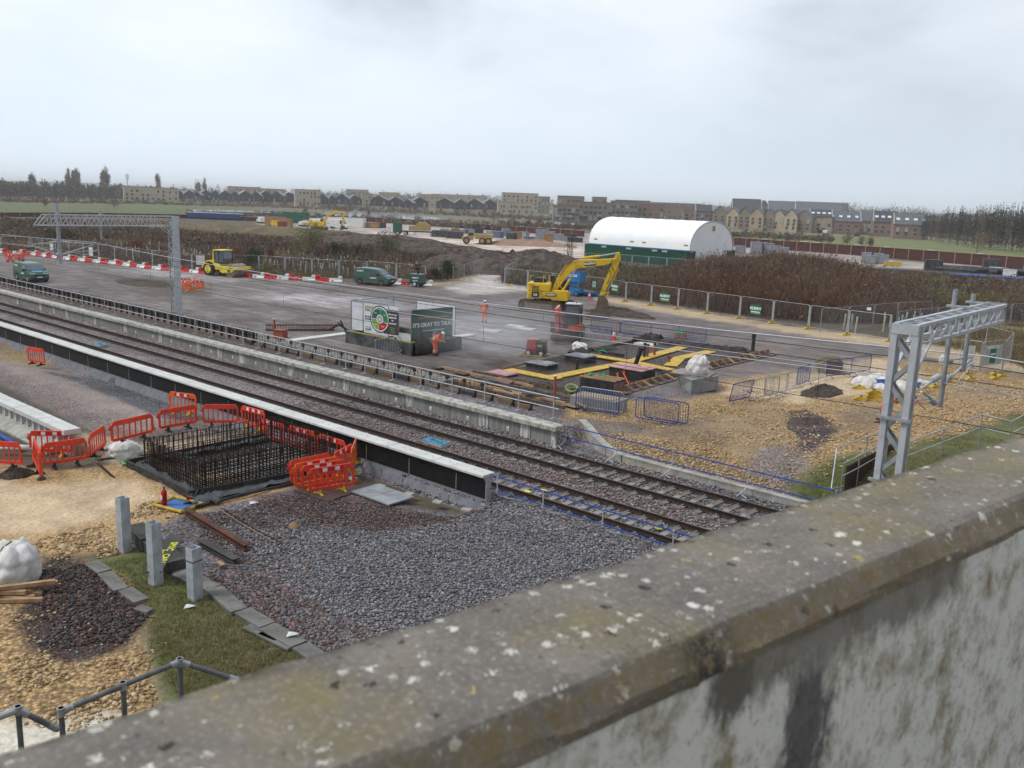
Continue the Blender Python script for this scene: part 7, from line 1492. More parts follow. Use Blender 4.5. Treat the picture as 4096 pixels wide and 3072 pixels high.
p0,p1=g2(400,1103),g2(640,1046);tt=thing('drain_pipe','long thin black pipe lying in front of the cage pit','pipe',p0,0,'lying pipes');q=MB();q.tube([p0+Vector((0,0,.06)),lerp(p0,p1,.5)+Vector((0,0,.09)),p1+Vector((0,0,.05))],.05,8);q.build('pipe',black_m,tt,world=True)
p0,p1=g2(210,997),g2(330,985);tt=thing('steel_bars','bundle of dark bars lying behind the white bag','steel bars',p0);q=MB()
for k in range(5):q.tube([p0+Vector((0,.05*k,.05+.03*(k % 2))),p1+Vector((0,.05*k,.05))],.022,5)
q.build('bars',black_m,tt,world=True)
p0,p1=g2(212,1005),g2(240,1030);tt=thing('steel_bars','short bundle of dark bars at the foot of the red barriers','steel bars',p0);q=MB()
for k in range(7):q.tube([p0+Vector((.05*k,0,.04)),p1+Vector((.05*k,0,.04))],.02,5)
q.build('bars',rebar_m,tt,world=True)
for (u,v,s,l) in ((398,990,.25,'bright green strap lying inside the cage'),(277,1000,.3,'bright green strap tangled by the white bag')):
    g=g2(u,v);tt=thing('lifting_strap',l,'strap',g);q=MB();q.tube([(s*(math.sin(k*1.1)+.3*k/3),s*math.cos(k*1.7)*1.2,.05+.04*(k % 2)) for k in range(9)],.035,6);q.build('strap',M('strap_green',(.12,.5,.2),.6,0,(.08,.35,.14),6),tt)
bulk_bag('bulk_bag','crumpled white bulk bag lying by the red barriers near the cage',g2(272,985)+Vector((0,0,.0)),(.95,1.1,.62),5)
t=bulk_bag('bulk_bag','large white bulk bag at the left edge beside the timber pile',g2(28,1250)+Vector((0,0,.05)),(1.2,1.05,.95),9)
# bollards
for i,(u,v,h,l) in enumerate([(270,1190,1.60,'leftmost and farthest of the three hollow steel posts'),(337,1262,1.72,'middle and tallest of the three hollow steel posts'),(422,1294,1.40,'rightmost hollow steel post, with a band round it')]):
    g=g2(u,v);t=thing('steel_post',l,'steel post',g,.12,'hollow steel posts beside the trough line');q=MB();w=.138
    for dx,dy,sx,sy in ((0,w-.006,2*w,.012),(0,-w+.006,2*w,.012),(w-.006,0,.012,2*w-.024),(-w+.006,0,.012,2*w-.024)):q.box((dx,dy,h/2-.1),(sx,sy,h+.2))
    q.box((0,0,h-.10),(2*w-.03,2*w-.03,.02));q.build('tube',M('zinc_post',(.50,.53,.57),.55,.3,(.36,.39,.42),5,.05),t,bevel=.004)
    if i==2:q=MB();q.box((0,0,1.06),(2*w+.03,2*w+.03,.03));q.build('band',dark_galv,t)
# extinguisher in its tray
g=g2(385,1093);t=thing('drip_tray','yellow framed tray with blue lining on the ochre ground','tray',g,.25)
q=MB();a_=.62;b_=.45;q.tube([(-a_,-b_,.06),(a_,-b_,.06),(a_,b_,.06),(-a_,b_,.06),(-a_,-b_,.06)],.055,8);q.build('rim',yellow_f,t);q=MB();q.box((0,0,.02),(2*a_-.05,2*b_-.05,.03));q.build('lining',M('tray_blue',(.05,.16,.42),.5,0,(.04,.10,.25),4),t)
g=g2(346,1094);t=thing('fire_extinguisher','red fire extinguisher standing in the yellow framed tray','fire extinguisher',g+Vector((0.05,.12,.05)));q=MB();q.tube([(0,0,0),(0,0,.02),(0,0,.42),(0,0,.48),(0,0,.52)],[.08,.09,.09,.065,.03],16);q.build('cylinder',M('extinguisher_red',(.5,.01,.02),.25,0,(.42,.01,.015),3),t,smooth=True);q=MB();q.tube([(0,0,.52),(0,0,.58)],.025,8);q.bar((-.02,0,.6),(.12,0,.62),.03);q.build('valve',black_m,t);q=MB();q.tube([(.03,0,.57),(.14,0,.5),(.13,0,.3),(.10,0,.12)],.014,6);q.build('hose',black_r,t);q=MB();q.box((0,-.09,.26),(.1,.01,.14));q.build('sticker',white_m,t)
g=g2(402,1085);t=thing('hand_tool','small black and red tool lying in the tray','tool',g+Vector((0,.1,.08)));q=MB();q.box((0,0,.06),(.22,.12,.12));q.build('body',black_m,t,bevel=.02);q=MB();q.box((.14,0,.1),(.08,.06,.06));q.build('grip',red_p,t)
# steel plates by the black wall
pl=M('grey_plate',(.30,.315,.33),.45,0,(.20,.205,.215),1.5,.08)
t=thing('ground_plate','large pale grey plate lying in front of the black wall','ground plate',(-22.65,19.2,-.26),.02);
for sx in (-.5,.5):
    for sy in (-.3,.3):q=MB();q.box((sx*.98,sy,.04),(.96,.585,.05));q.build('plate',pl,t)
t=thing('ground_plate','dark wet plate below the nested red barriers','ground plate',(-24.35,18.1,-.285),.1);q=MB();q.box((0,0,.02),(1.7,1.5,.03));q.build('plate',M('brown_wet_plate',(.10,.075,.07),.3,0,(.06,.045,.04),3),t)
for i in range(5):g=g2(760+i*62,1034+i*17);t=thing('paving_slab','small grey slab in the row at the toe of the black wall','slab',g,.1*i,'small slabs at the toe of the black wall');q=MB();q.box((0,0,.02),(.34,.26,.06));q.build('slab',conc,t)
# troughs, steel beam, lids
trm=M('trough_concrete',(.185,.178,.165),.85,0,(.12,.115,.105),3,.2)
def trough(pts,w,h,label,gp,mt=trm,L_=1.0,z=-.28):
    p=[g2(*a) for a in pts];k=0
    segs=[]
    for a,b in zip(p[:-1],p[1:]):
        n=max(1,round((b-a).length/L_))
        for i in range(n):segs.append((lerp(a,b,i/n),lerp(a,b,(i+1)/n)))
    for i,(a,b) in enumerate(segs):
        m_=(a+b)/2;t=thing('cable_trough',label+', '+ORD[i]+' from its far end','cable trough',(m_.x+random.uniform(-.03,.03),m_.y+random.uniform(-.04,.04),float(zg(m_.x,m_.y))),math.atan2(b.y-a.y,b.x-a.x)+random.uniform(-.04,.04),gp)
        q=MB();q.box((0,0,h/2),((b-a).length-.03,w,h));q.build('body',mt,t,bevel=.01)
        q=MB();q.box((0,0,h+.022),((b-a).length-.05,w+.04,.045));q.build('lid',mt,t,bevel=.008)
av=lambda x,y:(x/1.659/KV,(2000+y/1.659)/KV)
trough([av(595,430),av(700,495),av(820,610),av(935,690)],.34,.05,'worn concrete trough lid in the short line on the grass','short line of trough lids on the grass')
trough([av(900,245),av(1010,340),av(1180,490)],.48,.32,'dark raised concrete trough beside the steel posts','raised troughs beside the steel posts',M('dark_trough',(.07,.068,.063),.7,0,(.04,.04,.037),2),1.6)
trough([av(1180,500),av(1420,610),av(1600,760),av(1780,860),av(1990,990),av(2200,1130)],.40,.08,'grey concrete trough in the long line below the gravel heap','long line of concrete troughs',L_=1.1)
for (x,y,rz,l) in ((1270,520,.1,'flat grey lid lying beside the rightmost steel post'),(1180,380,-.9,'grey lid tilted behind the rightmost steel post'),(1850,940,.1,'pale lid lying loose beside the trough line'),(1760,890,.15,'dark lid lying on the grass by the trough line'),(955,740,.3,'small broken lid at the end of the short trough line')):
    g=g2(*av(x,y));t=thing('trough_lid',l,'lid',(g.x,g.y,float(zg(g.x,g.y))),rz,'loose trough lids');q=MB();k=.4 if 'broken' in l else 1.0;q.box((0,0,.06),(1.1*k,.42*max(k,.6),.06));q.build('lid',trm,t,bevel=.01)
chalk=M('yellow_chalk',(.62,.62,.06),.9)
g=g2(*av(1075,430));t=thing('graffiti_board','dark board with yellow chalk letters between the steel posts','board',g+Vector((.1,.05,.36)),-.72);q=MB();q.box((0,0,0),(2.6,.45,.03));q.build('board',MATS['dark_trough'],t)
text('SM1C   CAB4',.26,chalk,t,(0,.08,.02),(0,0,0),ext=.002,bold=.008);text('IM/O  0B',.24,chalk,t,(.25,-.13,.02),(0,0,0),ext=.002,bold=.008)
def beam(a,b,w,h,label,mt,nm='steel_beam',cat='beam'):
    a,b=g2(*av(*a)),g2(*av(*b));m_=(a+b)/2;t=thing(nm,label,cat,(m_.x,m_.y,-.26),math.atan2(b.y-a.y,b.x-a.x));L_=(b-a).length;q=MB();q.box((0,0,.02),(L_,w,.03));q.box((0,0,h/2),(L_,.03,h-.05));q.box((0,0,h),(L_,w,.03));q.build('section',mt,t);return t
beam((1235,95),(1640,345),.20,.17,'rusty steel beam lying on the gravel behind the steel posts',M('rust_beam',(.13,.06,.04),.85,.1,(.07,.035,.028),3));beam((1330,300),(1570,430),.22,.13,'black sleeper lying on the gravel with a yellow mark',MATS['dark_trough'],'timber_sleeper','sleeper')
p=[g2(*av(*a)) for a in ((1440,60),(1640,190),(1830,295),(1990,285))];t=thing('bent_bar','long thin bent bar lying on the ballast','bar',p[0]);q=MB();q.tube([x+Vector((0,0,.05)) for x in p],.016,6);q.build('bar',M('tan_bar',(.25,.18,.12),.7),t,world=True);q=MB();q.tube([x+Vector((.12,.1,.05)) for x in p[:3]],.014,6);q.build('bar',rebar_m,t,world=True)
p=[g2(*av(*a)) for a in ((1330,440),(1720,468))];t=thing('grey_bar','straight grey bar with a pale tag lying by the rightmost steel post','bar',p[0]);q=MB();q.tube([x+Vector((0,0,.1)) for x in p],.022,6);q.build('bar',dark_galv,t,world=True);m_=lerp(p[0],p[1],.35);q=MB();q.box((m_.x,m_.y,-.17),(.12,.34,.04),1.5);q.build('tag',timber,t,world=True)
for u,v,l,c_,r_s in [(*av(1950,185),'round brown boulder sitting on the ballast',och[2],.17),(*av(420,325),'pale boulder on the dark gravel edge',och[1],.13),(*av(225,345),'pale boulder beside the white bag',och[1],.14),(1645/1.0*0+1650,972,'flat grey rock lying on the yellow bank',M('grey_rock',(.30,.29,.27),.9),.2)]:
    g=g2(u,v) if u<1600 else G(u,v,.5);o=heap('boulder',l,(g.x,g.y,float(zg(g.x,g.y))),r_s*1.3,r_s,r_s*(.6 if 'flat' in l else 1.1),c_,int(u),12,5,'boulder',.4,smooth=True,jit=.05)
g=g2(*av(1925,840));o=heap('ball','small red ball on the gravel by the troughs',(g.x,g.y,-.28),.05,.05,.09,red_p,2,12,5,'ball',0,smooth=True,jit=0)
g=G(1240,883,-.1);g=G(2400/KV+(430/2.011)/KV,(1700+337/2.011)/KV,-.15);t=thing('marker_tube','short red and white tube lying on the ballast by the kerb','tube',g,2.6);q=MB();q.tube([(-.12,0,.08),(.05,0,.08)],.05,10);q.build('red_half',red_p,t);q=MB();q.tube([(.05,0,.08),(.24,0,.08)],.05,10);q.build('white_half',white_p,t)
for (u,v,l) in [(*av(1680,22),'white scrap lying on the ballast below the nested barriers'),(*av(1258,718),'white scrap lying on the grass by the rightmost post'),(*av(1940,940),'white scrap on the pale trough lid')]:
    g=g2(u,v);t=thing('litter',l,'litter',(g.x,g.y,float(zg(g.x,g.y))+.02+(.14 if 'lid' in l else 0)),1.0,'white scraps');q=MB();q.add([(-.14,-.05,0),(.1,-.07,.05),(.16,.04,.02),(-.08,.08,.06),(0,0,.09)],[(0,1,4),(1,2,4),(2,3,4),(3,0,4)]);q.build('scrap',white_m,t)
# timber pile at the left edge
g=g2(12,1290);
for k,(dx,dy,dz,a) in enumerate([(0,0,.05,.9),(.15,-.25,.05,1.0),(.35,-.1,.05,.85),(.1,.1,.18,1.25),(-.1,-.3,.18,.8),(.25,.2,.30,1.15)]):
    t=thing('timber_plank',['lowest left plank','plank second from the bottom','lowest right plank','long plank on top pointing at the gravel','plank across the middle','topmost plank with metal banding'][k]+' of the timber pile under the white bag','timber',(g.x+dx,g.y+dy,-.28+dz),a,'timber pile');q=MB();q.box((0,0,0),(1.7 if k != 3 else 2.1,.13,.10));q.build('plank',timber,t,bevel=.005)
g=g2(*av(230,455));t=thing('plastic_strap','green scrap beside the large white bag','strap',g);q=MB();q.tube([(-.08,0,.05),(0,.05,.09),(.1,0,.05)],.04,6);q.build('strap',MATS['strap_green'],t)
# white pipe, blue pipe, ramp at far left
p0,p1=g2(30,982),g2(78,984);t=thing('drain_pipe','fat white pipe between the red barriers at the left edge','pipe',p0,0,'lying pipes');q=MB();q.tube([p0+Vector((-.4,-.4,.3)),p1+Vector((0,0,.3))],.11,14);q.build('pipe',white_m,t,world=True,smooth=True)
p0,p1=g2(0,945),g2(48,975);t=thing('drain_pipe','blue pipe lying under the detached platform wall','pipe',p0,0,'lying pipes');q=MB();q.tube([p0+Vector((-.6,0,.12)),p1+Vector((0,0,.12))],.1,12);q.build('pipe',blue_m,t,world=True,smooth=True)
heap('spoil_heap','small dark heap of muddy rubbish by the left edge',g2(35,1028)+Vector((0,0,.02)),.5,.6,.22,soil,15,jit=.3)
t=thing('orange_strut','orange strut standing at the end of the red barrier row','strut',g2(90,1035));q=MB();q.bar((0,0,.05),(-.05,0,.95),.07,.10);q.build('post',orange_p,t);q=MB();q.tube([(0,0,0),(0,0,.1)],[.16,.06],8);q.build('foot',black_r,t)
# ------------------------------------------------------------------ railings of the steps beside the bridge
nl=lambda x,y:(x/4.096,1377.1+y/4.096)
def Gz(x,y,z):return G(*nl(x,y),z)
t=thing('step_handrail','dark galvanised handrail of the steps in the near left corner','handrail',Gz(1590,215,4.4)-Vector((0,0,1.2)))
zt_=4.4;A=Gz(1590,215,zt_);B_=Gz(540,655,zt_);C_=Gz(160,640,zt_);D_=Gz(520,815,zt_-.35);E_=Gz(2110,380,zt_-.35);F_=C_+(B_-A).normalized()*1.2;
for a,b in ((A,B_),(A,E_),(C_,D_),(C_,Gz(-60,720,zt_))):
    q=MB();q.tube([a,b],.031,10);q.build('rail',dark_galv,t,world=True)
    for p,w_ in ((a,b),(b,a)):d=(w_-p).normalized();q=MB();q.tube([p+d*.02,p+d*.12],.039,10);q.build('fitting',galv,t,world=True)
mid=lerp(A,B_,.505)
for p in (A,B_,C_,mid):q=MB();q.tube([p+Vector((0,0,.045)),p-Vector((0,0,max(.8,p.z-float(zg(p.x,p.y))+.1)))],.030,10);q.build('post',dark_galv,t,world=True);q=MB();q.tube([p-Vector((0,0,.05)),p+Vector((0,0,.045))],.042,10);q.build('fitting',galv,t,world=True)
q=MB();sx_,sy_=float((A.x+C_.x)/2),float(A.y)
t=tag(q.build('tmp',conc),'x x x x','x') if False else None
def dr(x,y):return (1620+x/3.4129,594+y/3.4129)
t=thing('step_handrail','two rail galvanised handrail climbing the bank at the right edge','handrail',G(*dr(1140,1190),1.0))
top=[(640,1290,1.5),(1140,1160,1.9),(1450,1130,2.0)];T1=[G(*dr(1130,1250),2.0),G(*dr(1715,1030),2.6),G(*dr(1930,1080),2.5),G(*dr(2060,1010),2.9)]
T2=[p-Vector((0,0,.5)) for p in T1]
for a,b in zip(T1[:-1],T1[1:]):q=MB();q.tube([a,b],.026,8);q.build('rail',galv,t,world=True)
for a,b in zip(T2[:-1],T2[1:]):q=MB();q.tube([a,b],.026,8);q.build('rail',galv,t,world=True)
for p in T1+[lerp(T1[0],T1[1],.5)]:q=MB();q.tube([p,Vector((p.x,p.y,float(zg(p.x,p.y))-.1))],.026,8);q.build('post',galv,t,world=True)
# trestle handrail with the brown panel
t=thing('step_handrail','galvanised handrail frame in front of the dark brown panel beside the gantry','handrail',G(*dr(640,1600),1.0));R1=[G(*dr(600,1575),.75),G(*dr(640,1280),1.9),G(*dr(870,1190),1.9),G(*dr(985,1155),1.9)]
q=MB();q.tube(R1,.025,8);q.build('rail',galv,t,world=True);q=MB();q.tube([R1[2],Vector((R1[2].x,R1[2].y,float(zg(R1[2].x,R1[2].y))))],.025,8);q.build('post',galv,t,world=True)
R2=[G(*dr(690,1390),1.6),G(*dr(810,1330),1.6),G(*dr(975,1240),1.6)];
q=MB();q.tube(R2,.024,8);q.tube([p-Vector((0,0,.45)) for p in R2],.022,8);q.build('front_rail',galv,t,world=True);q=MB()
for p in R2[:2]:q.tube([p,p-Vector((0,0,1.1))],.022,8)
q.build('front_post',galv,t,world=True);q=MB();q.tube([G(*dr(600,1580),.45),G(*dr(830,1530),.45)],.025,8);q.build('toe_rail',galv,t,world=True)
a,b=G(*dr(715,1410),1.35),G(*dr(1000,1265),1.35);d=b-a;t=thing('timber_screen','dark brown board panel behind the handrail at the foot of the gantry','panel',a-Vector((0,0,1.0)),math.atan2(d.y,d.x));L_=d.length*1.35;q=MB();q.box((L_/2,0,.5),(L_,.04,1.0));q.build('sheet',M('brown_sheet',(.055,.03,.02),.5,0,(.03,.017,.012),2),t)
for k in range(3):q=MB();q.box((L_*(.2+.28*k),-.03,.5),(.12,.03,1.0));q.build('stile',timber_d,t)
g=G(*dr(1110,1310),.8);t=thing('cable_coil','grey ribbed coil hanging behind the gantry leg','coil',g);q=MB();n=60;q.tube([(.14*math.cos(i*.9),.14*math.sin(i*.9),-.35+.02*i) for i in range(n)],.03,6);q.build('coil',galv,t)
# ------------------------------------------------------------------ white curved shelter on green containers
A_,B_,Cc=G(1262,557),G(1482,577),G(1572,567);ux=(B_-A_).normalized();L_=(B_-A_).length;Wd=12.2;rz=math.atan2(ux.y,ux.x)
green_c=M('container_green',(.012,.085,.05),.5,0,(.01,.065,.04),.6)
for r_,yy in enumerate((1.22,Wd+1.2)):
    for k in range(4):
        p=A_+ux*(L_/4*(k+.5));nrm=Vector((-ux.y,ux.x,0));c=p+nrm*yy
        t=thing('shipping_container',['first','second','third','fourth'][k]+' green container from the left under the '+('front' if r_==0 else 'rear')+' edge of the white shelter','container',(c.x,c.y,.4),rz,'green containers carrying the shelter');q=MB();Lc=L_/4-.08;q.box((0,0,1.25),(Lc-.1,2.3,2.3));
        for i in range(24):q.box((-Lc/2+.25+i*(Lc-.5)/23,-1.16,1.25),(.10,.04,2.1))
        q.build('walls',green_c,t);q=MB()
        for z in (.1,2.5):q.box((0,-1.17,z),(Lc,.1,.16));q.box((0,1.17,z),(Lc,.1,.16))
        for x in (-Lc/2,Lc/2):q.box((x,-1.17,1.3),(.12,.12,2.5));q.box((x,1.17,1.3),(.12,.12,2.5))
        q.box((0,0,2.56),(Lc,2.3,.05));q.build('frame',green_c,t)
        if r_==0:q=MB();q.box((-Lc*.0+(Lc/2-1 if k != 3 else -Lc/2+1),-1.25,2.3),(1.1,.02,.3));q.build('plate',M('pale_plate',(.4,.5,.45),.5),t)
t=thing('fabric_shelter','big white arched fabric shelter standing on green containers','shelter',(A_.x,A_.y,.4),rz);fab=M('shelter_fabric',(.90,.90,.90),.55,0,(.85,.855,.86),.6)
q=MB();n,m_=20,30;V=[];hz=2.6;Hh=4.9
for i in range(m_+1):
    x=.15+(L_-.3)*i/m_;sc=1-.012*abs(math.sin(PI*i/3))
    for j in range(n+1):
        a=PI*j/n;V.append((x,.9+(Wd+.9)/2-((Wd+.9)/2)*math.cos(a)*1.0,hz+Hh*sc*(math.sin(a)**.82)))
q.add(V,[(i*(n+1)+j,i*(n+1)+j+1,(i+1)*(n+1)+j+1,(i+1)*(n+1)+j) for i in range(m_) for j in range(n)]);o=q.build('roof',fab,t,smooth=True)
for x,nm in ((L_-.17,'end_wall'),(.17,'end_wall')):
    q=MB();pts=[(x,V[j][1],V[j][2]*.995) for j in range(n+1)];pts=[(x,.9,.1)]+pts+[(x,Wd+1.8,.1)];q.add(pts,[tuple(range(len(pts)))]);e_=q.build(nm,fab,t);e_.modifiers.new('thick','SOLIDIFY').thickness=.04
q=MB()
for j in range(n):q.tube([(L_-.12,V[j][1],V[j][2]),(L_-.12,V[j+1][1],V[j+1][2])],.07,6)
q.build('edge_trim',M('trim_grey',(.5,.5,.5),.6),t);q=MB();q.box((L_/2,.95,2.62),(L_,.12,.12));q.build('blue_edge',M('edge_blue',(.03,.17,.5),.5),t)
gold=M('gold_badge',(.50,.33,.08),.6,0,(.35,.22,.05),8)
for fx,dz in ((.06,.75),(.43,.75),(.55,.75),(.94,.75)):q=MB();yb_=1.05+.02;q.box((L_*fx+.35,.98,hz+.75),(.85,.05,.5));q.build('badge',gold,t)
q=MB();q.box((L_-.10,7.6,hz+3.7),(.06,.7,.85));q.build('badge',gold,t)
# ------------------------------------------------------------------ red hoarding fence with timber frame, far side of the yard
hred=M('hoarding_red',(.075,.032,.028),.8,0,(.07,.02,.02),1);tim=M('hoarding_post',(.42,.30,.17),.8,0,(.3,.2,.12),2);capm=M('white_prop',(.62,.6,.55),.7)
def hoarding(pts,label,step=3.6,hh=2.4):
    p=[G(*a) for a in pts];t=thing('timber_hoarding',label,'hoarding',(p[0].x,p[0].y,.4));cnt=0
    for a,b in zip(p[:-1],p[1:]):
        d=b-a;n=max(1,round(d.length/step));q=MB();q.bar(a+Vector((0,0,hh/2)),b+Vector((0,0,hh/2)),.06,hh);q.build('boards',hred,t,world=True)
        nr=Vector((d.y,-d.x,0)).normalized();q=MB()
        if nr.dot(a)>0:nr=-nr
        q.bar(a+nr*.06+Vector((0,0,hh)),b+nr*.06+Vector((0,0,hh)),.14,.10)
        for i in range(n):c=lerp(a,b,i/n);q.bar(c+nr*.12,c+nr*.12+Vector((0,0,hh)),.14,.14)
        q.build('timber_frame',tim,t,world=True)
        q=MB()
        for i in range(0,n,3):c=lerp(a,b,(i+.5)/n);e_=d.normalized()*.9;q.bar(c+nr*.25-e_+Vector((0,0,hh+.1)),c+nr*.25+e_+Vector((0,0,hh+.1)),.22,.14)
        q.build('props',capm,t,world=True)
    return t
hoarding([(-60,469),(190,468),(420,472),(560,478)],'dark red timber hoarding on the left, in front of the green field',5,1.3);hoarding([(780,478),(900,486),(1050,497),(1262,512)],'dark red timber hoarding behind the parked machines in the middle',5,1.9)
hoarding([(1560,531),(1750,545),(1900,556),(2212,582),(2300,590)],'dark red timber hoarding on the right, below the green field',3.6)
# ------------------------------------------------------------------ far vehicles and stock
def simple_van(loc,rz,s,mt,label,L2=5.4,H2=2.4,gp='white vans in the stock yard'):
    t=thing('parked_van',label,'van',loc,rz,gp);q=MB();q.prism([(-L2/2,.4),(-L2/2,H2-.1),(-L2/2+.2,H2),(L2/2-1.9,H2),(L2/2-1.0,1.35),(L2/2-.1,1.1),(L2/2,.4)],-1,1);q.build('body',mt,t,bevel=.08)
    q=MB();
    for y in (-1.01,1.01):q.prism([(L2/2-2.4,1.3),(L2/2-1.2,1.3),(L2/2-1.9,H2-.25),(L2/2-2.4,H2-.25)],y-.01,y+.01)
    q.add([(L2/2-1.02+.03,-.85,1.42),(L2/2-1.02+.03,.85,1.42),(L2/2-1.82+.03,.8,H2-.1),(L2/2-1.82+.03,-.8,H2-.1)],[(0,1,2,3)]);q.build('windows',glass,t)
    for x in (-L2/2+1,L2/2-1):
        q=MB();q.tube([(x,-1.03,.36),(x,1.03,.36)],.36,14);q.build('wheels',black_r,t)
for u,v,rz_,l,L2,H2 in [(683,491,2.6,'white van parked at the left of the far yard',5.3,2.3),(733,494,.5,'white van left of the far yellow digger',6,2.7),(655,489,2.8,'white car parked beside the orange pallets',4.3,1.5),(565,482,2.8,'long white van at the left end of the far yard',5.6,2.0)]:simple_van(G(u,v),rz_,1,white_m,l,L2,H2)
def boxy(name,cat,u,v,w,d,h,mt,label,rz_=.5,gp=None,extra=None,z=.4):
    g=G(u,v,z);t=thing(name,label,cat,g,rz_,gp);q=MB();q.box((0,0,h/2),(w,d,h));q.build('body',mt,t,bevel=.04);q=MB()
    q.box((0,0,h+.03),(w+.1,d+.1,.06));q.box((-w/2+.1,-d/2-.01,h/2),(.12,.05,h));q.box((w/2-.1,-d/2-.01,h/2),(.12,.05,h));q.build('edge',extra or mt,t);return t
grn2=M('cabin_green',(.02,.12,.08),.6,0,(.02,.09,.06),1);tan2=M('tan_stack',(.38,.22,.11),.8,0,(.28,.16,.08),1);wrap=M('grey_wrapped_stack',(.30,.31,.34),.6,0,(.21,.22,.25),1.2);blkp=M('black_stack',(.03,.03,.035),.6,0,(.08,.08,.09),1.5)
g=G(465,474);t=thing('blue_lorry_trailer','long blue trailer with white roof in front of the hoarding','trailer',g,math.radians(38));q=MB();q.box((0,0,1.3),(19,2.6,1.6));q.build('box',M('trailer_blue',(.03,.07,.22),.5,0,(.025,.055,.17),.3),t);q=MB();q.box((0,0,2.15),(19.1,2.7,.12));q.build('roof',white_m,t)
q=MB();q.box((0,0,.5),(18,2,.4));q.build('chassis',black_m,t)
boxy('site_cabin','cabin',745,490,13,3,2.8,white_m,'long white cabin behind the far yellow digger',.55);boxy('site_cabin','cabin',620,481,12,3,2.8,grn2,'left green cabin in the far yard',.6);boxy('site_cabin','cabin',640,479,9,3,3.2,grn2,'tall green cabin beside the white one',.6);boxy('storage_box','box',695,488,7,3,2.2,white_m,'low white unit left of the far yellow digger',.5)
rr=random.Random(77)
for i in range(6):boxy('pallet_stack','pallet stack',585+i*7,486+i*.8,3,2,1.8+rr.random(),tan2,'tan pallet stack left of the white van, %s from the left' % ORD[i],.5,'tan pallet stacks')
for i in range(22):boxy('pallet_stack','pallet stack',960+i*13+rr.uniform(-4,4),500+i*1.1+rr.uniform(-2,5),2.4,1.6,rr.uniform(.8,2.2),[wrap,blkp,tan2,wrap,M('blue_grey_crate',(.12,.15,.25),.7)][i % 5],'wrapped stack of material in front of the middle hoarding',rr.random(),'stacks before the middle hoarding')
for i,(u,v,h) in enumerate([(1170,517,2.6),(1185,518,2.2),(1200,519,1.6),(1215,519,1.6),(1232,521,1.9),(1245,524,1.2)]):boxy('pallet_stack','pallet stack',u,v,3.2,2,h,wrap if i<4 else blkp,'stack beside the left end of the white shelter, %s from the left' % ORD[i],.6,'stacks left of the shelter')
for i,(u,v,h) in enumerate([(1598,547,1.6),(1632,548,2.6),(1645,548,2.5),(1659,549,2.4),(1673,551,2.0),(1690,552,1.8)]):boxy('pallet_stack','pallet stack',u,v,2.3,2,h,wrap,'grey wrapped stack right of the white shelter, %s from the left' % ORD[i],.6,'wrapped stacks right of the shelter')
for i,(u,v,h) in enumerate([(1870,567,2.0),(1880,569,1.6),(1896,568,1.9),(1908,569,1.7)]):boxy('pallet_stack','pallet stack',u,v,1.8,1.6,h,wrap,'grey wrapped stack by the right hoarding, %s from the left' % ORD[i],.4,'wrapped stacks by the right hoarding')
for i in range(7):boxy('yellow_crate','crate',1913+i*5,573+i*.3,.8,.7,.6,yellow_f,'yellow crate in the row by the right hoarding, %s from the left' % ORD[i],.4,'yellow crates')
for i in range(9):
    a,b=G(2010+i*22,583+i*1.2),G(2110+i*22,590+i*1.4);t=thing('black_pipe','long black pipe in the pile below the right hoarding, %s from the left' % ORD[i],'pipe',a,0,'black pipes');q=MB();q.tube([a+Vector((0,0,.4+.35*(i % 2))),b+Vector((0,0,.4+.35*(i % 2)))],.36,10);q.build('pipe',blkp,t,world=True)
for i in range(3):
    a,b=G(2030+i*70,593+i*4),G(2130+i*80,600+i*5);t=thing('blue_pipe','long blue pipe in front of the black pipes, %s from the left' % ORD[i],'pipe',a,0,'blue pipes');q=MB();q.tube([a+Vector((0,0,.2)),b+Vector((0,0,.2))],.16,8);q.build('pipe',M('pipe_blue',(.04,.15,.55),.5),t,world=True)
for u,v,l in [(2015,583,'black stack at the left end of the pipes'),(2140,580,'black crate behind the pipes')]:boxy('pallet_stack','pallet stack',u,v,3,2,1.8,blkp,l,.4)
for i,(u,v) in enumerate([(2150,590),(2163,592),(2180,596)]):boxy('white_crate','crate',u,v,2,1.2,1.0,white_m,'white crate on the pile of pipes, %s from the left' % ORD[i],.3,'white crates on the pipes')
def far_digger(u,v,rz_,label,s=1.0):
    t=thing('tracked_excavator',label,'excavator',G(u,v),rz_);q=MB();q.box((0,-1.1,.45),(4.2,.6,.9));q.box((0,1.1,.45),(4.2,.6,.9));q.build('tracks',track_m,t,bevel=.15);q=MB();q.prism([(-2.2,1),(-2.2,2.3),(.3,2.4),(1.6,1.9),(1.6,1)],-1.35,1.35);q.build('upper_body',yel_m,t,bevel=.05)
    q=MB();q.prism([(.2,1.9),(.2,3.1),(1.2,3.1),(1.6,1.9)],.3,1.3);q.build('cab',glass,t);q=MB();limb(q,[(1,2),(2.5,4.2),(4.6,5.2),(7,5.0)],[.5,.75,.6,.35],.5);limb(q,[(7.2,5.4),(7,4.8),(6.6,3),(6.2,1.4)],[.3,.5,.45,.3],.4);q.build('boom',yel_m,t);q=MB();q.prism([(6.2,1.6),(7,1.3),(6.8,.4),(5.9,.2)],-.6,.6);q.build('bucket',track_m,t);return t
far_digger(690,497,math.radians(38),'yellow excavator among the vans in the far yard')
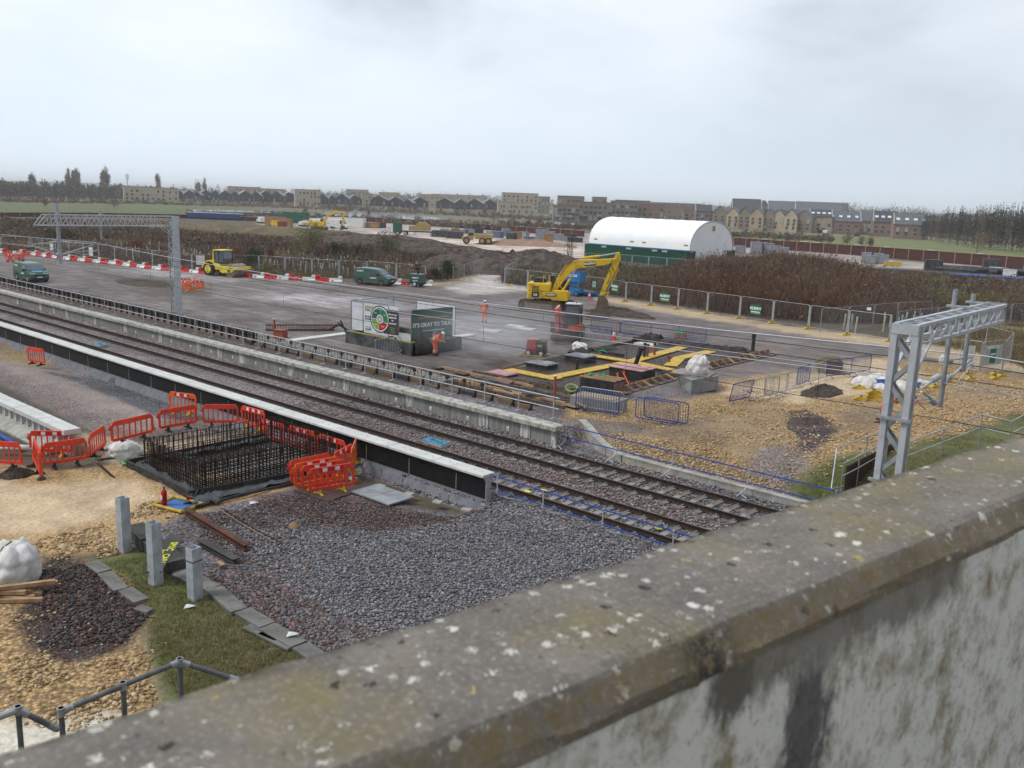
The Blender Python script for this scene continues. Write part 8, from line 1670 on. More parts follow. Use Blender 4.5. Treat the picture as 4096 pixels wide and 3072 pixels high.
t=thing('wheeled_loader','yellow articulated dump truck on the pale haul road','dump truck',G(1030,527),math.radians(222));q=MB();q.prism([(-3.5,1.2),(-3.8,2.2),(.6,2.3),(.4,1.1)],-1.2,1.2);q.build('skip_body',M('dusty_yellow',(.42,.31,.10),.7,0,(.3,.22,.1),1),t,bevel=.1);q=MB();q.prism([(.8,.9),(.8,2.6),(1.9,2.6),(2.2,1.7),(3.4,1.5),(3.4,.8)],-1.1,1.1);q.build('cab',MATS['dusty_yellow'],t,bevel=.05);q=MB();q.box((1.3,0,2.2),(1.0,2.25,.6));q.build('cab_glass',glass,t)
for x in (-2.6,-1.2,2.3):
    for y in (-1.1,1.1):wheel(t,x,y,.75,.5,rim=MATS['dusty_yellow'])
t=thing('lorry','green lorry carrying a yellow machine in the far yard','lorry',G(905,509),math.radians(222-180+180));q=MB();q.box((5.6,0,1.9),(2.2,2.4,2.8));q.build('cab',grn2,t,bevel=.1);q=MB();q.box((-.8,0,1.05),(11.5,2.4,.3));q.build('bed',black_m,t);q=MB();q.prism([(-3,1.4),(-3,2.6),(-1.5,3.6),(0,3.5),(.8,2.6),(2.6,2.4),(2.6,1.4)],-1,1);q.build('load',MATS['dusty_yellow'],t,bevel=.1)
for x in (5.4,3.4,-3.5,-4.7):
    for y in (-1.1,1.1):wheel(t,x,y,.5,.35)
for u,v,s,l in [(890,506,1.2,'white bag left of the green lorry'),(880,505,1.2,'white bag farthest left of the green lorry')]:boxy('white_bag','bag',u,v,1.6,1.4,1.2,white_m,l,.3)
for u,v,w_,l,mt_ in [(802,492,5,'brown heap of stacked boards in the far yard',tan2),(822,492,3,'dark skip in the far yard',blkp),(955,512,5,'row of dark tyres behind the lorry',blkp),(982,515,4,'black drums heaped in the yard',blkp),(598,489,3,'yellow dumper beside the vans',yel_m),(665,487,3,'yellow platform machine beside the vans',yel_m),(610,491,2,'small red machine by the vans',M('dull_red',(.22,.05,.04),.7))]:boxy('yard_item','equipment',u,v,w_,2,1.6,mt_,l,.4)
# ------------------------------------------------------------------ distant houses
def mpp(p):return math.hypot(p.x,p.y)/1920.0*1.0
brick_d=M('dark_brick_far',(.20,.145,.11),.9,0,(.15,.105,.08),.5);brick_t=M('tan_brick',(.42,.33,.235),.9,0,(.34,.265,.185),.35);brick_y=M('buff_brick',(.50,.41,.30),.9,0,(.40,.32,.225),.35);brick_r=M('rose_brick',(.27,.18,.145),.9,0,(.21,.14,.11),.35);brick_g=M('grey_brown_brick',(.27,.22,.18),.9,0,(.20,.16,.13),.35)
clad=M('black_cladding',(.028,.03,.036),.7,0,(.018,.019,.023),.8,streak=True);slate=M('slate_roof',(.13,.14,.155),.6,0,(.095,.10,.115),.6);slate_l=M('light_slate_roof',(.22,.235,.26),.5,0,(.16,.17,.19),.6);slate_d=M('dark_slate',(.07,.075,.088),.6,0,(.05,.053,.062),.6)
win_d=M('window_dark',(.045,.05,.06),.25,0,(.03,.032,.04),1);win_l=M('window_light',(.42,.46,.48),.2,0,(.25,.28,.30),1);win_w=M('skylight',(.8,.84,.88),.15,0,(.6,.64,.68),1);frame_w=M('pale_frame',(.5,.47,.42),.7)
WM={}
def win_mesh(w,h,glassm):
    k=(round(w,1),round(h,1),glassm.name)
    if k not in WM:
        q=MB();q.box((0,.02,0),(w,.14,h));a=q.build('w',glassm).data;q=MB();q.box((0,-.03,-h/2-.06),(w+.2,.16,.12));q.box((0,-.03,h/2+.05),(w+.16,.12,.10));q.box((0,-.06,0),(.07,.05,h));b=q.build('w2',frame_w).data
        for o in list(COL.objects):
            if o.name in ('w','w2'):bpy.data.objects.remove(o)
        WM[k]=(a,b)
    return WM[k]
def house(name,label,u0,u1,vb,vt,kind,wall,roof,nx=3,nz=3,turn=0.0,depth=11,cat='house',gp=None,eave=None,glassm=None,base=None,ww=1.3,wh=1.5,rnd=1,balcony=0,skyl=0,chim=0,z=.4):
    c=G((u0+u1)/2,vb,z);k=mpp(c)*1.02;W_=(u1-u0)*k;H_=(vb-vt)*k;He=(vb-eave)*k if eave is not None else (H_*.72 if kind != 'flat' else H_);az=math.atan2(c.y,c.x)-PI/2+turn
    t=thing(name,label,cat,c,az,gp);glassm=glassm or win_d;r_=random.Random(int(u0*7+vb));d=depth
    q=MB()
    if kind=='flat':q.box((0,d/2,H_/2),(W_,d,H_));q.build('wall',wall,t);q=MB();q.box((0,d/2,H_+.12),(W_+.3,d+.3,.26));q.build('roof',roof,t)
    elif kind=='front':# ridge runs away from the viewer, off-centre peak
        pk=.45*W_-W_/2 if rnd==1 else 0;q.prism([(-W_/2,0),(W_/2,0),(W_/2,He*.96),(pk,H_),(-W_/2,He)],0,d);q.build('wall',wall,t);q=MB();e=.25
        q.prism([(-W_/2-e,He-.15),(pk,H_+.05),(pk,H_+.33),(-W_/2-e,He+.15)],-e,d+e);q.prism([(W_/2+e,He*.96-.15),(pk,H_+.05),(pk,H_+.33),(W_/2+e,He*.96+.15)],-e,d+e);q.build('roof',roof,t)
    else:
        q.prism([(0,0),(d,0),(d,He),(d/2,H_),(0,He)],-W_/2,W_/2,'x');q.build('wall',wall,t);q=MB();e=.3
        q.prism([(-e,He-.2),(d/2,H_+.04),(d/2,H_+.34),(-e,He+.1)],-W_/2+.15,W_/2-.15,'x');q.prism([(d+e,He-.2),(d/2,H_+.04),(d/2,H_+.34),(d+e,He+.1)],-W_/2+.15,W_/2-.15,'x');q.build('roof',roof,t)
        q=MB()
        for sx in (-1,1):q.bar((sx*(W_/2-.05),-.3,He+.1),(sx*(W_/2-.05),d/2,H_+.5),.35,.25)
        q.build('gable_coping',frame_w,t)
    if base:q=MB();q.box((0,-.08,1.3),(W_*.96,.3,2.6));q.build('brick_base',base,t)
    for i in range(nx):
        for j in range(nz):
            if r_.random()<.12:continue
            x=lerp(-W_/2,W_/2,(i+.5)/nx)+r_.uniform(-.2,.2);zz=lerp(1.2,He-1.3,(j+.5)/nz) if nz>1 else He*.5;g_=glassm if r_.random()>.22 else win_l;a,b=win_mesh(min(ww,W_/nx*.62),wh*(1.3 if j==0 and r_.random()<.3 else 1),g_)
            w=bpy.data.objects.new('window',a);COL.objects.link(w);w.parent=t;w.location=(x,-.05-(.2 if base and zz<2.6 else 0),zz);fr=bpy.data.objects.new('window_frame',b);COL.objects.link(fr);fr.parent=w
    for i in range(balcony):
        x=lerp(-W_/2,W_/2,(i % 2+.35)/2.2);zz=He*(.33+.3*(i//2));q=MB();q.box((x,-.6,zz),(2.6,1.2,.12));q.box((x,-1.15,zz+.55),(2.6,.05,1.0));q.box((x-1.28,-.6,zz+.55),(.05,1.2,1.0));q.build('balcony',clad if wall is clad else galv,t)
    for i in range(skyl):
        x=lerp(-W_/2,W_/2,(i+.5)/skyl);f=.45;q=MB();a_=math.atan2(H_-He,d/2);q.box((x,d/2*f-.0,He+(H_-He)*f+.35),(1.5,1.3,.12),rot=Matrix.Rotation(a_,3,'X'));q.build('skylight',win_w,t)
    if chim:q=MB();q.box((W_*.3,d*.5,H_+.5),(.9,.9,1.6));q.build('chimney',wall,t)
    return t
hs=[(381,400,436,415),(400,420,437,414),(420,434,438,417),(434,458,438,414),(458,476,439,414),(476,500,440,415),(500,519,441,416),(519,545,442,415),(545,563,443,416),(563,588,443,415),(588,611,444,416),(611,642,444,418),
      (689,708,448,421),(708,727,448,424),(727,752,449,421),(752,783,449,424),(801,838,453,425),(841,870,454,427),(870,892,455,432),(892,924,455,428),(943,981,458,430),(982,1010,459,432),(1010,1042,460,431),(1042,1075,460,433)]
for i,(a,b,vb,vt) in enumerate(hs):
    blk_i=0 if i<12 else 1 if i<16 else 2 if i<20 else 3;pos=i-(0,12,16,20)[blk_i];n_=(12,4,4,4)[blk_i];ordn=['first','second','third','fourth','fifth','sixth','seventh','eighth','ninth','tenth','eleventh','twelfth'][pos]
    house('black_house','black gabled house, %s from the left in the %s' % (ordn,['long first row','second row','third row','fourth row'][blk_i]),a,b,vb,vt,'front',clad,slate_l,2,3,(-.12,.10,-.2,.16)[i % 4],13,'house','black gabled houses',vt+(vb-vt)*.30,win_d,brick_t,balcony=2 if i % 3==0 else 0,skyl=0)
ap=[('low tan apartment block with wide dark balconies at far left',277,352,437,409,brick_y,8,3,1),('pale wing joining the far left apartment block to the black houses',352,384,436,412,brick_y,3,3,0),
      ('long tan block rising behind the leftmost black houses',497,560,436,407,brick_t,9,3,0),('tan block behind the right end of the leftmost black houses',560,615,437,411,brick_t,8,3,0),('pale grey apartment block between the first two black rows',640,690,447,413,brick_y,7,4,2),
      ('tan block behind the second black row',750,794,441,412,brick_t,6,3,0),('tan wing right of the second black row',783,802,450,421,brick_t,3,3,0),('tan block behind the third black row',820,862,446,418,brick_t,6,3,0),
      ('tan block left behind the fourth black row',905,945,450,422,brick_t,5,3,0),('long tan block behind the fourth black row',935,1050,451,423,brick_t,14,3,0),('tall tan corner block in the middle with deep balconies',1085,1160,463,420,brick_y,8,5,2),('dark flank of the tall tan corner block',1160,1186,462,427,brick_g,3,4,0),('lower front wing of the tall tan corner block with slender windows',1076,1150,466,439,brick_y,14,2,0),
      ('brown block with rooftop storey right of the tall tan one',1205,1259,476,427,brick_g,6,4,2),('brown tower like block beside a stepped terrace',1279,1308,474,429,brick_g,3,4,1),('long stepped brown terrace in the middle distance, left part',1196,1250,481,446,brick_g,6,3,2),('stepped brown terrace, middle part with slanted screens',1250,1320,482,440,brick_g,7,3,2),('stepped brown terrace, right part with slanted screens',1320,1375,483,438,brick_g,6,3,2),
      ('brown block with arched opening left of the gabled houses',1375,1432,484,445,brick_r,5,3,1),('low rose brick block behind the white framed house',1432,1502,480,450,brick_r,7,2,0),('narrow grey house left of the gabled houses',1476,1502,488,458,brick_g,2,3,0),('flat roofed brown block on the skyline left of centre right',1330,1400,476,436,brick_g,5,2,0),('low dark brown block on the skyline right of the terraces',1400,1510,470,441,brick_d,9,2,0)]
for l,a,b,vb,vt,w,nx,nz,bal in ap:house('apartment_block',l,a,b,vb,vt,'flat',w,slate,nx,nz,0.06,14,'apartments','tan and brown apartment blocks',balcony=bal,ww=1.4,wh=1.7)
gb=[('brown gabled house with a solar panel at the left of the brick row',1502,1537,490,447,brick_g,'side'),('grey gabled house second in the brick row',1538,1566,492,450,brick_g,'front'),('buff gabled house third in the brick row',1568,1594,494,452,brick_y,'front'),('grey gabled house fourth in the brick row',1594,1618,496,452,brick_g,'front'),('buff gabled house fifth in the brick row',1618,1646,498,454,brick_t,'front'),('grey gabled house sixth in the brick row',1646,1668,499,456,brick_g,'front'),('pale buff gabled house seventh in the brick row',1668,1692,500,457,brick_y,'front'),('palest buff gabled house, eighth in the brick row',1694,1718,502,457,brick_y,'front'),('brown gabled house ninth in the brick row',1718,1750,503,459,brick_g,'front'),('buff house with five small skylights left of the wide brown houses',1750,1792,504,459,brick_t,'side'),
      ('wide rose brick house with four bright skylights, first of the wide ones',1792,1852,506,463,brick_r,'side'),('set back brown house with a pale green roof between the wide ones',1855,1888,507,462,brick_g,'side'),('wide brown house with bunched skylights',1888,1934,511,464,brick_r,'side'),('rightmost wide brick house beside the dark wood',1934,1996,516,470,brick_r,'side')]
for i,(l,a,b,vb,vt,w,kd) in enumerate(gb):house('brick_house',l,a,b,vb,vt,kd,w,slate if i % 3 else slate_d,2 if kd=='front' else 4,3 if i<10 else 2,.12 if kd=='side' else -.18,10,'house','gabled brick houses',None if i<10 else vt+(vb-vt)*.42,skyl=4 if i in (9,10,12,13) else 0,rnd=0,ww=1.1,wh=1.4)
house('large_hall','large dark roofed building behind the gabled brick houses, left part',1582,1640,486,435,'side',brick_d,slate_d,0,0,.1,18,'building',eave=456);house('large_hall','dark roofed building with solar panels between the two long roofs',1636,1660,486,438,'front',brick_d,slate_d,0,0,.1,18,'building',eave=454,rnd=0)
house('large_hall','long grey roof rising behind the buff gabled houses',1660,1722,488,440,'side',brick_g,slate,0,0,.1,18,'building',eave=458);house('large_hall','longest grey roof at the right behind the brick row',1722,1822,492,443,'side',brick_y,slate,0,0,.08,16,'building',eave=461)
# solar panels
g=G(1648,486);k=mpp(g);t=thing('solar_array','solar panels on the dark roof beside the long grey ones','solar panels',g+Vector((0,0,35*k)),math.atan2(g.y,g.x)-PI/2);q=MB();q.box((0,-.5,0),(5,.1,3.0),rot=Matrix.Rotation(-.7,3,'X'));q.build('panels',M('solar',(.10,.13,.2),.2,0,(.07,.09,.14),2),t)
# mast
g=G(277,432);t=thing('radio_mast','thin pale radio mast on the skyline left of the apartments','mast',g,.3);q=MB();q.tube([(0,0,0),(0,0,21)],.35,6);q.build('mast',galv_l,t);q=MB()
for z in (17,18.5,20):q.box((0,0,z),(2.2,2.2,.8))
q.build('antennas',white_m,t)
# parked cars far away
for i,(u,v,m_,l) in enumerate([(224,432,white_m,'white car far off by the field, left of three'),(378//1,433,white_m,'white car below the black houses, farthest left'),(392,433,white_m,'white van below the first black houses'),(548+260,452,white_m,'white car below the third black row, left'),(840,453,white_m,'white car below the third black row, right'),(257,433,white_m,'small pale car at the field edge'),(1774,504,blkp,'black car in front of the buff brick houses'),(1783,505,white_m,'white car beside the black one at the brick houses'),(1850,510,blkp,'dark car between the wide brick houses'),(1496,497,white_m,'white van left of the gabled brick houses'),(1470,493,white_m,'pale car by the slanted screens')]):simple_van(G(u,v),.4+.2*i,1,m_,l,4.6,1.7 if 'van' not in l else 2.3,'distant cars')
# ------------------------------------------------------------------ lake and far hills
for nm,pts,l in (('lake',[(690,458),(760,459),(860,464),(968,473),(965,477),(860,475),(740,470),(690,465)],1),('lake',[(560,454),(605,456),(600,460),(560,458)],2),('lake',[(405,455),(480,455),(590,458),(585,462),(480,460),(405,459)],3)):
    q=MB();V=[G(u,v,.55) for u,v in pts];q.add([(p.x,p.y,.95) for p in V],[tuple(range(len(V)))]);tag(q.build('lake',M('lake_water',(.30,.33,.36),.08,0,(.26,.29,.32),.05,spec=1.0)),kind='structure')
def ridge(u0,u1,D,hgt,seed,mt):
    q=MB();n=60;V=[]
    for i in range(n+1):
        r_=ray(lerp(u0,u1,i/n),430);d=Vector((r_.x,r_.y)).normalized();e=math.sin(PI*i/n)**.7;h=hgt*e*(.75+.5*float(fbm(i*1.0,0,14,seed)))
        for k,f in ((0,0),(.25,.6),(.5,1),(1.0,0)):V.append((d.x*(D+k*700),d.y*(D+k*700),-1+h*f))
    q.add(V,[(i*4+j,(i+1)*4+j,(i+1)*4+j+1,i*4+j+1) for i in range(n) for j in range(3)]);tag(q.build('hills',mt,smooth=True),kind='structure')
hm=M('wooded_hill',(.085,.09,.075),.95,0,(.05,.055,.045),.01)
ridge(-200,560,2900,23,1,hm);ridge(560,1250,2600,22,2,hm);ridge(1150,1900,3000,26,3,hm);ridge(1700,2500,2500,24,4,hm)
# ------------------------------------------------------------------ vegetation
def tris(name,C,S,N_,mats,mi,seed,up=.0,parent=None):
    """N_ small leaf faces: centres C (n,3), sizes S (n,)"""
    rg=np.random.default_rng(seed);n=len(C);a=rg.normal(size=(n,3));a[:,2] += up;a /= np.linalg.norm(a,axis=1,keepdims=True);b=rg.normal(size=(n,3));b -= a*(a*b).sum(1,keepdims=True);b /= np.linalg.norm(b,axis=1,keepdims=True)
    V=np.stack([C+a*S[:,None]*.8,C-a*S[:,None]*.5+b*S[:,None]*.4,C-a*S[:,None]*.5-b*S[:,None]*.4],1).reshape(-1,3);F=np.arange(n*3).reshape(-1,3);return raw(name,V,F,mats,mi,parent)
TM={}
def leafm(nm,c,c2=None):return M(nm,c,.9,0,c2 or tuple(x*.7 for x in c),.6,spec=.15)
bark=leafm('bark',(.09,.07,.055));twig1=leafm('twig_grey_brown',(.20,.16,.125));twig2=leafm('twig_dark',(.11,.085,.068));twig3=leafm('twig_pale',(.30,.245,.19));ever1=leafm('evergreen_dark',(.025,.04,.018));ever2=leafm('evergreen_mid',(.05,.07,.03));oliv1=leafm('olive_leaf',(.19,.18,.07));oliv2=leafm('olive_leaf_pale',(.28,.25,.12));rus1=leafm('russet_twig',(.20,.098,.052));rus2=leafm('dark_russet',(.085,.048,.032));wdd=leafm('wood_dark',(.055,.048,.042));org1=leafm('orange_twig',(.30,.155,.06));red1=leafm('beech_red',(.20,.055,.03))
def tree(label,p,h,w,mats,n=900,name='tree',cat='tree',gp=None,trunk=.3,shape=1.0,leaf=.35,seed=1,clumps=14,bare=True,stems=1):
    rg=np.random.default_rng(seed);t=thing(name,label,cat,p,0,gp);q=MB();r_=random.Random(seed);tr=max(.06,h*.018);ends=[]
    for s in range(stems):
        ox,oy=(r_.uniform(-w*.15,w*.15),r_.uniform(-w*.15,w*.15)) if stems>1 else (0,0)
        q.tube([(ox,oy,-.2),(ox*1.2+r_.uniform(-.1,.1),oy*1.2,h*trunk),(ox*1.4+r_.uniform(-.3,.3),oy*1.4+r_.uniform(-.2,.2),h*.62),(ox*1.5,oy*1.5,h*.95)],[tr,tr*.75,tr*.45,tr*.12],7)
    for k in range(9 if bare else 6):
        a=k*2.4+r_.random();z0=h*(trunk*.6+(1-trunk)*.75*k/9);e=Vector((math.cos(a)*w*.42*r_.uniform(.6,1),math.sin(a)*w*.42*r_.uniform(.6,1),min(h*.95,z0+h*r_.uniform(.15,.3))));q.tube([(0,0,z0),lerp(Vector((0,0,z0)),e,.5)+Vector((0,0,h*.02)),e],[tr*.4,tr*.25,tr*.08],5);ends.append(e)
    q.build('trunk',bark,t)
    cc=rg.normal(size=(clumps,3));cc /= np.linalg.norm(cc,axis=1,keepdims=True);cc *= rg.uniform(.25,.85,(clumps,1));zc=h*(trunk+(1-trunk)*.52);cc=cc*np.array([w*.5,w*.5,h*(1-trunk)*.48*shape])+np.array([0,0,zc]);rr_=rg.uniform(.16,.30,clumps)*w
    ci=rg.integers(0,clumps,n);C=cc[ci]+rg.normal(size=(n,3))*rr_[ci][:,None]*.55*np.array([1,1,min(2.5,h/w*.6)]);C[:,2]=np.clip(C[:,2],h*trunk*.5,h*1.02);mi=(ci+rg.integers(0,2,n)) % len(mats)
    tris('crown',C,rg.uniform(.5,1.2,n)*leaf,n,mats,mi,seed+5,parent=t);return t
# poplars and skyline trees
for i,(u,vt,vb,wpx,l) in enumerate([(72,380,428,9,'bare poplar standing alone at the far left of the skyline'),(150,377,430,9,'left poplar of the tall clump on the skyline'),(161,380,430,8,'middle poplar of the tall clump on the skyline'),(170,377,430,10,'right poplar of the tall clump on the skyline'),(224,377,432,8,'left half of the twin poplar beside the mast'),(232,375,432,10,'right half of the twin poplar beside the mast'),(342,386,432,8,'single slim poplar behind the far left apartments'),(429,394,434,8,'shorter of two slim poplars behind the black houses'),(443,387,434,7,'taller of two slim poplars behind the black houses')]):
    p=G(u,vb);k=mpp(p);tree(l,p,(vb-vt)*k*1.12,wpx*k*1.35,[twig1,twig3,twig1],1300,'poplar_tree','poplar','slim bare poplars on the skyline',.12,1,.9,50+i,16)
def wood(name,label,us,vb,vts,dep,mats,n,leaf,seed,z=.4,jit=6,bare=0.0,up=1.2):
    rg=np.random.default_rng(seed);C=[];S=[];MI=[];q=MB()
    m_=int((us[-1]-us[0])/jit)
    for i in range(m_):
        u=us[0]+(i+.5)*jit+rg.uniform(-2,2);vb_=np.interp(u,us,vb);vt_=np.interp(u,us,vts)+rg.uniform(-6,5);p=G(u,vb_,z);k=mpp(p);h=(vb_-vt_)*k;w=jit*k*rg.uniform(1.1,2.0);dd=rg.uniform(0,dep);r_=Vector((p.x,p.y,0)).normalized();p=p+r_*dd;nn_=int(n/m_)
        c=rg.normal(size=(nn_,3));c=c/np.linalg.norm(c,axis=1,keepdims=True)*rg.uniform(0,1,(nn_,1))**.42;c=c*np.array([w*.72,w*.72,h*.5])*(1+.18*np.sin(c[:,:1]*9+i)*np.cos(c[:,2:]*7))+np.array([p.x,p.y,z+h*.5]);c[:,2]=np.maximum(c[:,2],z);C.append(c);S.append(rg.uniform(.5,1.3,nn_)*leaf);MI.append((rg.integers(0,2,nn_)+rg.integers(0,len(mats))) % len(mats));q.bar((p.x,p.y,z-.5),(p.x,p.y,z+h*.8),.3+h*.01)
    C=np.concatenate(C);o=tris(name,C,np.concatenate(S),len(C),mats,np.concatenate(MI),seed+1,up=up);return tag(o,label,'trees',kind='stuff')
wood('treeline','dark wood along the skyline at far left',[-160,0,100,200,270,380],[430,430,430,433,434,434],[398,397,400,403,405,408],60,[twig1,twig2,ever2,twig1,twig2],26000,1.2,201)
wood('treeline','far trees rising behind the black houses and tan blocks',[380,600,800,1000,1200],[432,438,444,450,456],[408,411,416,421,430],60,[twig1,twig2,ever2],20000,1.2,202)
wood('treeline','trees behind the terraces and brick houses on the right',[1200,1400,1560,1700,1822,1990],[462,468,476,482,486,495],[436,440,441,440,446,452],50,[twig2,wdd,twig1,ever1],34000,.6,203)
wood('treeline','dense dark wood at the right edge beyond the field',[1990,2060,2120,2212,2330],[518,530,540,548,556],[466,462,458,460,462],25,[wdd,twig2,twig1,ever1,twig2],105000,.26,204,jit=5)
wood('treeline','taller bare trees in front of the brick houses wood',[1815,1850,1900,1960,2010],[500,502,505,508,510],[442,446,451,455,459],20,[twig1,twig2,twig3],30000,.30,205,jit=6)
wood('hedge','scrubby hedge running below the black houses',[0,300,600,900,1200],[437,441,449,462,478],[430,434,442,455,468],20,[twig1,twig2,twig3,rus1],12000,.8,206)
wood('hedge','low bare hedge in front of the terraces and allotments',[1080,1250,1450,1600,1800],[490,497,507,513,522],[476,484,494,498,512],14,[twig1,twig2,twig3,rus1],14000,.5,207)
wood('hedge','scattered bushes between the lake and the yard',[400,600,800,1000,1100],[468,470,480,495,503],[458,460,467,478,484],12,[twig1,twig3,twig2],7000,.5,208)
for i,(u,vt,vb,w,mts,l) in enumerate([(248//1,432,455,26,[twig1,twig2],'bare thicket standing in the green field at left'),(97,432,450,10,[twig1,twig2],'small bare tree in the green field, far left'),
  (1644,497,529,22,[twig1,twig2],'first small bare tree right of the shelter'),(1671,500,530,16,[twig1,twig3],'second small bare tree right of the shelter'),(1698,500,532,20,[twig1,twig2],'third small bare tree right of the shelter'),(1724,500,533,22,[twig1,twig3],'fourth small bare tree right of the shelter'),(1770,508,537,18,[twig1,twig2],'fifth small bare tree right of the shelter'),(1791,505,538,20,[twig1,twig3],'sixth small bare tree right of the shelter'),(1829,504,541,30,[twig1,twig2],'widest of the small bare trees by the field'),(1858,508,543,18,[twig1,twig3],'eighth small bare tree by the field'),(1877,508,545,18,[twig1,twig2],'rightmost small bare tree by the field'),
  (2110,502,548,62,[org1,rus1,twig3],'big orange brown bush in front of the dark wood'),(1066,458,483,40,[org1,rus1,twig3],'orange brown bush near the tall tan corner block'),(728,440,470,20,[twig1,oliv1],'bare tree by the lake, left'),(745,442,470,16,[twig1,twig2],'second bare tree by the lake'),(660,446,472,14,[twig1,oliv1],'slender bare tree left of the lake'),(795,446,474,16,[twig1,oliv1],'greenish bare tree in front of the lake')]):
    p=G(u,vb);k=mpp(p);tree(l,p,(vb-vt)*k,w*k,mts,800,'tree','tree','small bare trees in the distance',.15,1,max(.2,k*.9),80+i)
def near_tree(l,u,vb,h,w,mts,n,leaf,seed,**k):return tree(l,G(u,vb),h,w,mts,n,'tree' if h>2.5 else 'bush','tree' if h>2.5 else 'bush',None,k.get('trunk',.1),1,leaf,seed,k.get('clumps',22),True,k.get('stems',1))
near_tree('large yellow green bush above the scrub left of the vans',675,560,5.6,6.6,[oliv1,oliv2,oliv2,twig1],4200,.16,301,stems=4);near_tree('olive green tree on the slope above the lighting tower',838,560,4.6,5.0,[oliv1,twig1,ever2],2200,.18,302,stems=2)
near_tree('dark evergreen bush beside the access road fence',968,607,2.9,2.2,[ever1,ever2],2000,.13,303);near_tree('small dark round bush near the access road',940,606,1.7,1.1,[ever1,ever2],1000,.10,304);near_tree('dark green bush low on the slope below the soil mound',728,558,2.6,3.4,[ever1,ever2],1500,.16,305);near_tree('long dark green bush left of the olive tree',775,563,2.3,5.5,[ever1,ever2,twig2],1800,.16,306)
near_tree('dark evergreen bush behind the fence right of the roller',545,584,3.2,2.8,[ever1,ever2],2000,.13,307);near_tree('pale green shrub behind the roller fence',572,590,1.6,2.0,[oliv1,oliv2],800,.11,308);near_tree('green leafy bush right of the excavator arm',1325,590,2.6,3.4,[ever2,oliv1],1500,.14,309);near_tree('slim bare birch saplings left of the shelter containers',1228,578,5.0,2.6,[twig3,rus1],450,.12,310,stems=5)
near_tree('dark evergreen patch in the scrub at far left',128,530,3.0,6,[ever1,ever2,twig2],1600,.2,311);near_tree('red leaved beech bush in the plantation, left',300,548,2.4,2.6,[red1,rus1],1200,.13,312);near_tree('red leaved beech bush behind the roller',470,570,2.2,1.8,[red1,rus1],900,.12,313);near_tree('red leaved beech bush right of the roller',513,572,2.4,2.6,[red1,rus1],1100,.12,314);near_tree('tall red leaved bush under the large yellow green one',585,574,2.8,1.3,[red1,rus1],900,.12,315)
def brush(name,label,polys,n,hmin,hmax,cols,k,seed,spread=.5,wob=.35,cat='scrub',wmul=1.0,hfun=None,zp=.4):
    rg=np.random.default_rng(seed);pts=[]
    per=[max(1,int(n*f)) for f in [1/len(polys)]*len(polys)]
    for poly,m_ in zip(polys,per):
        poly=np.array(poly,float);u=rg.uniform(poly[:,0].min(),poly[:,0].max(),m_*4);v=rg.uniform(poly[:,1].min(),poly[:,1].max(),m_*4);ok=inside(poly,u,v)>0;u,v=u[ok][:m_],v[ok][:m_];pts.append(np.stack([u,v],1))
    uv=np.concatenate(pts);f=np.array(_f);cr_=np.array(CR);cu_=np.array(CU);d=f[None]+cr_[None]*((uv[:,:1]*KV-2048)/FPX)-cu_[None]*((uv[:,1:]*KV-1536)/FPX);t_=(zp-CH)/d[:,2];X=d[:,0]*t_;Y=d[:,1]*t_;D=np.hypot(X,Y)
    clump=fbm(X,Y,5,seed);keep=clump>.34;X,Y,D,uv,clump=X[keep],Y[keep],D[keep],uv[keep],clump[keep];n=len(X)
    big=1+np.clip(D/140,0,1.4);H_=rg.uniform(hmin,hmax,n)*(.55+.9*clump)
    if hfun is not None:H_=H_*hfun(uv[:,0],uv[:,1])
    B=np.repeat(np.stack([X,Y,zg(X,Y)],1),k,0);Hk=np.repeat(H_,k)*rg.uniform(.5,1.05,n*k);Dk=np.repeat(D,k);sp_=np.repeat(big,k)*spread
    B[:,:2] += rg.normal(size=(n*k,2))*sp_[:,None]*.55;lean=rg.normal(size=(n*k,2))*wob*Hk[:,None]*.5;w=np.maximum(.008,Dk*.00022)*rg.uniform(.7,1.6,n*k)*wmul;a=rg.uniform(0,PI,n*k);dx,dy=np.cos(a)*w,np.sin(a)*w
    mid=B+np.concatenate([lean*.35,(Hk*.55)[:,None]],1);top=B+np.concatenate([lean,Hk[:,None]],1);B[:,2] -= .1
    o1=np.stack([dx,dy,dx*0],1);V=np.stack([B-o1,B+o1,mid+o1*.8,mid-o1*.8,top],1)
    V=V.reshape(-1,3);F=[];base=np.arange(n*k)*5;F=np.concatenate([np.stack([base,base+1,base+2],1),np.stack([base,base+2,base+3],1),np.stack([base+3,base+2,base+4],1)])
    nf_=n*6;fi=rg.integers(0,n*k,nf_);fr2=rg.uniform(.35,1.0,nf_)[:,None];fc_=B[fi]*(1-fr2)+top[fi]*fr2+rg.normal(size=(nf_,3))*.12;sz=np.maximum(.03,Dk[fi]*.0011)[:,None]*rg.uniform(.6,1.5,(nf_,1))*min(1,hmax)*wmul;aa=rg.normal(size=(nf_,3));bb=rg.normal(size=(nf_,3));off=len(V);V=np.concatenate([V,np.stack([fc_+aa*sz*.7,fc_-aa*sz*.3+bb*sz*.4,fc_-aa*sz*.3-bb*sz*.4],1).reshape(-1,3)]);F=np.concatenate([F,np.arange(nf_*3).reshape(-1,3)+off])
    ci=np.repeat((fbm(X,Y,9,seed+9)*1.6*len(cols)).astype(int)+rg.integers(0,2,n),k)+rg.integers(0,2,n*k);mi=np.concatenate([ci]*3+[ci[fi]]) % len(cols)
    return tag(raw(name,V,F,cols,mi),label,cat,kind='stuff')
grs1=leafm('dead_grass',(.27,.205,.115));grs2=leafm('rank_grass',(.19,.165,.075))
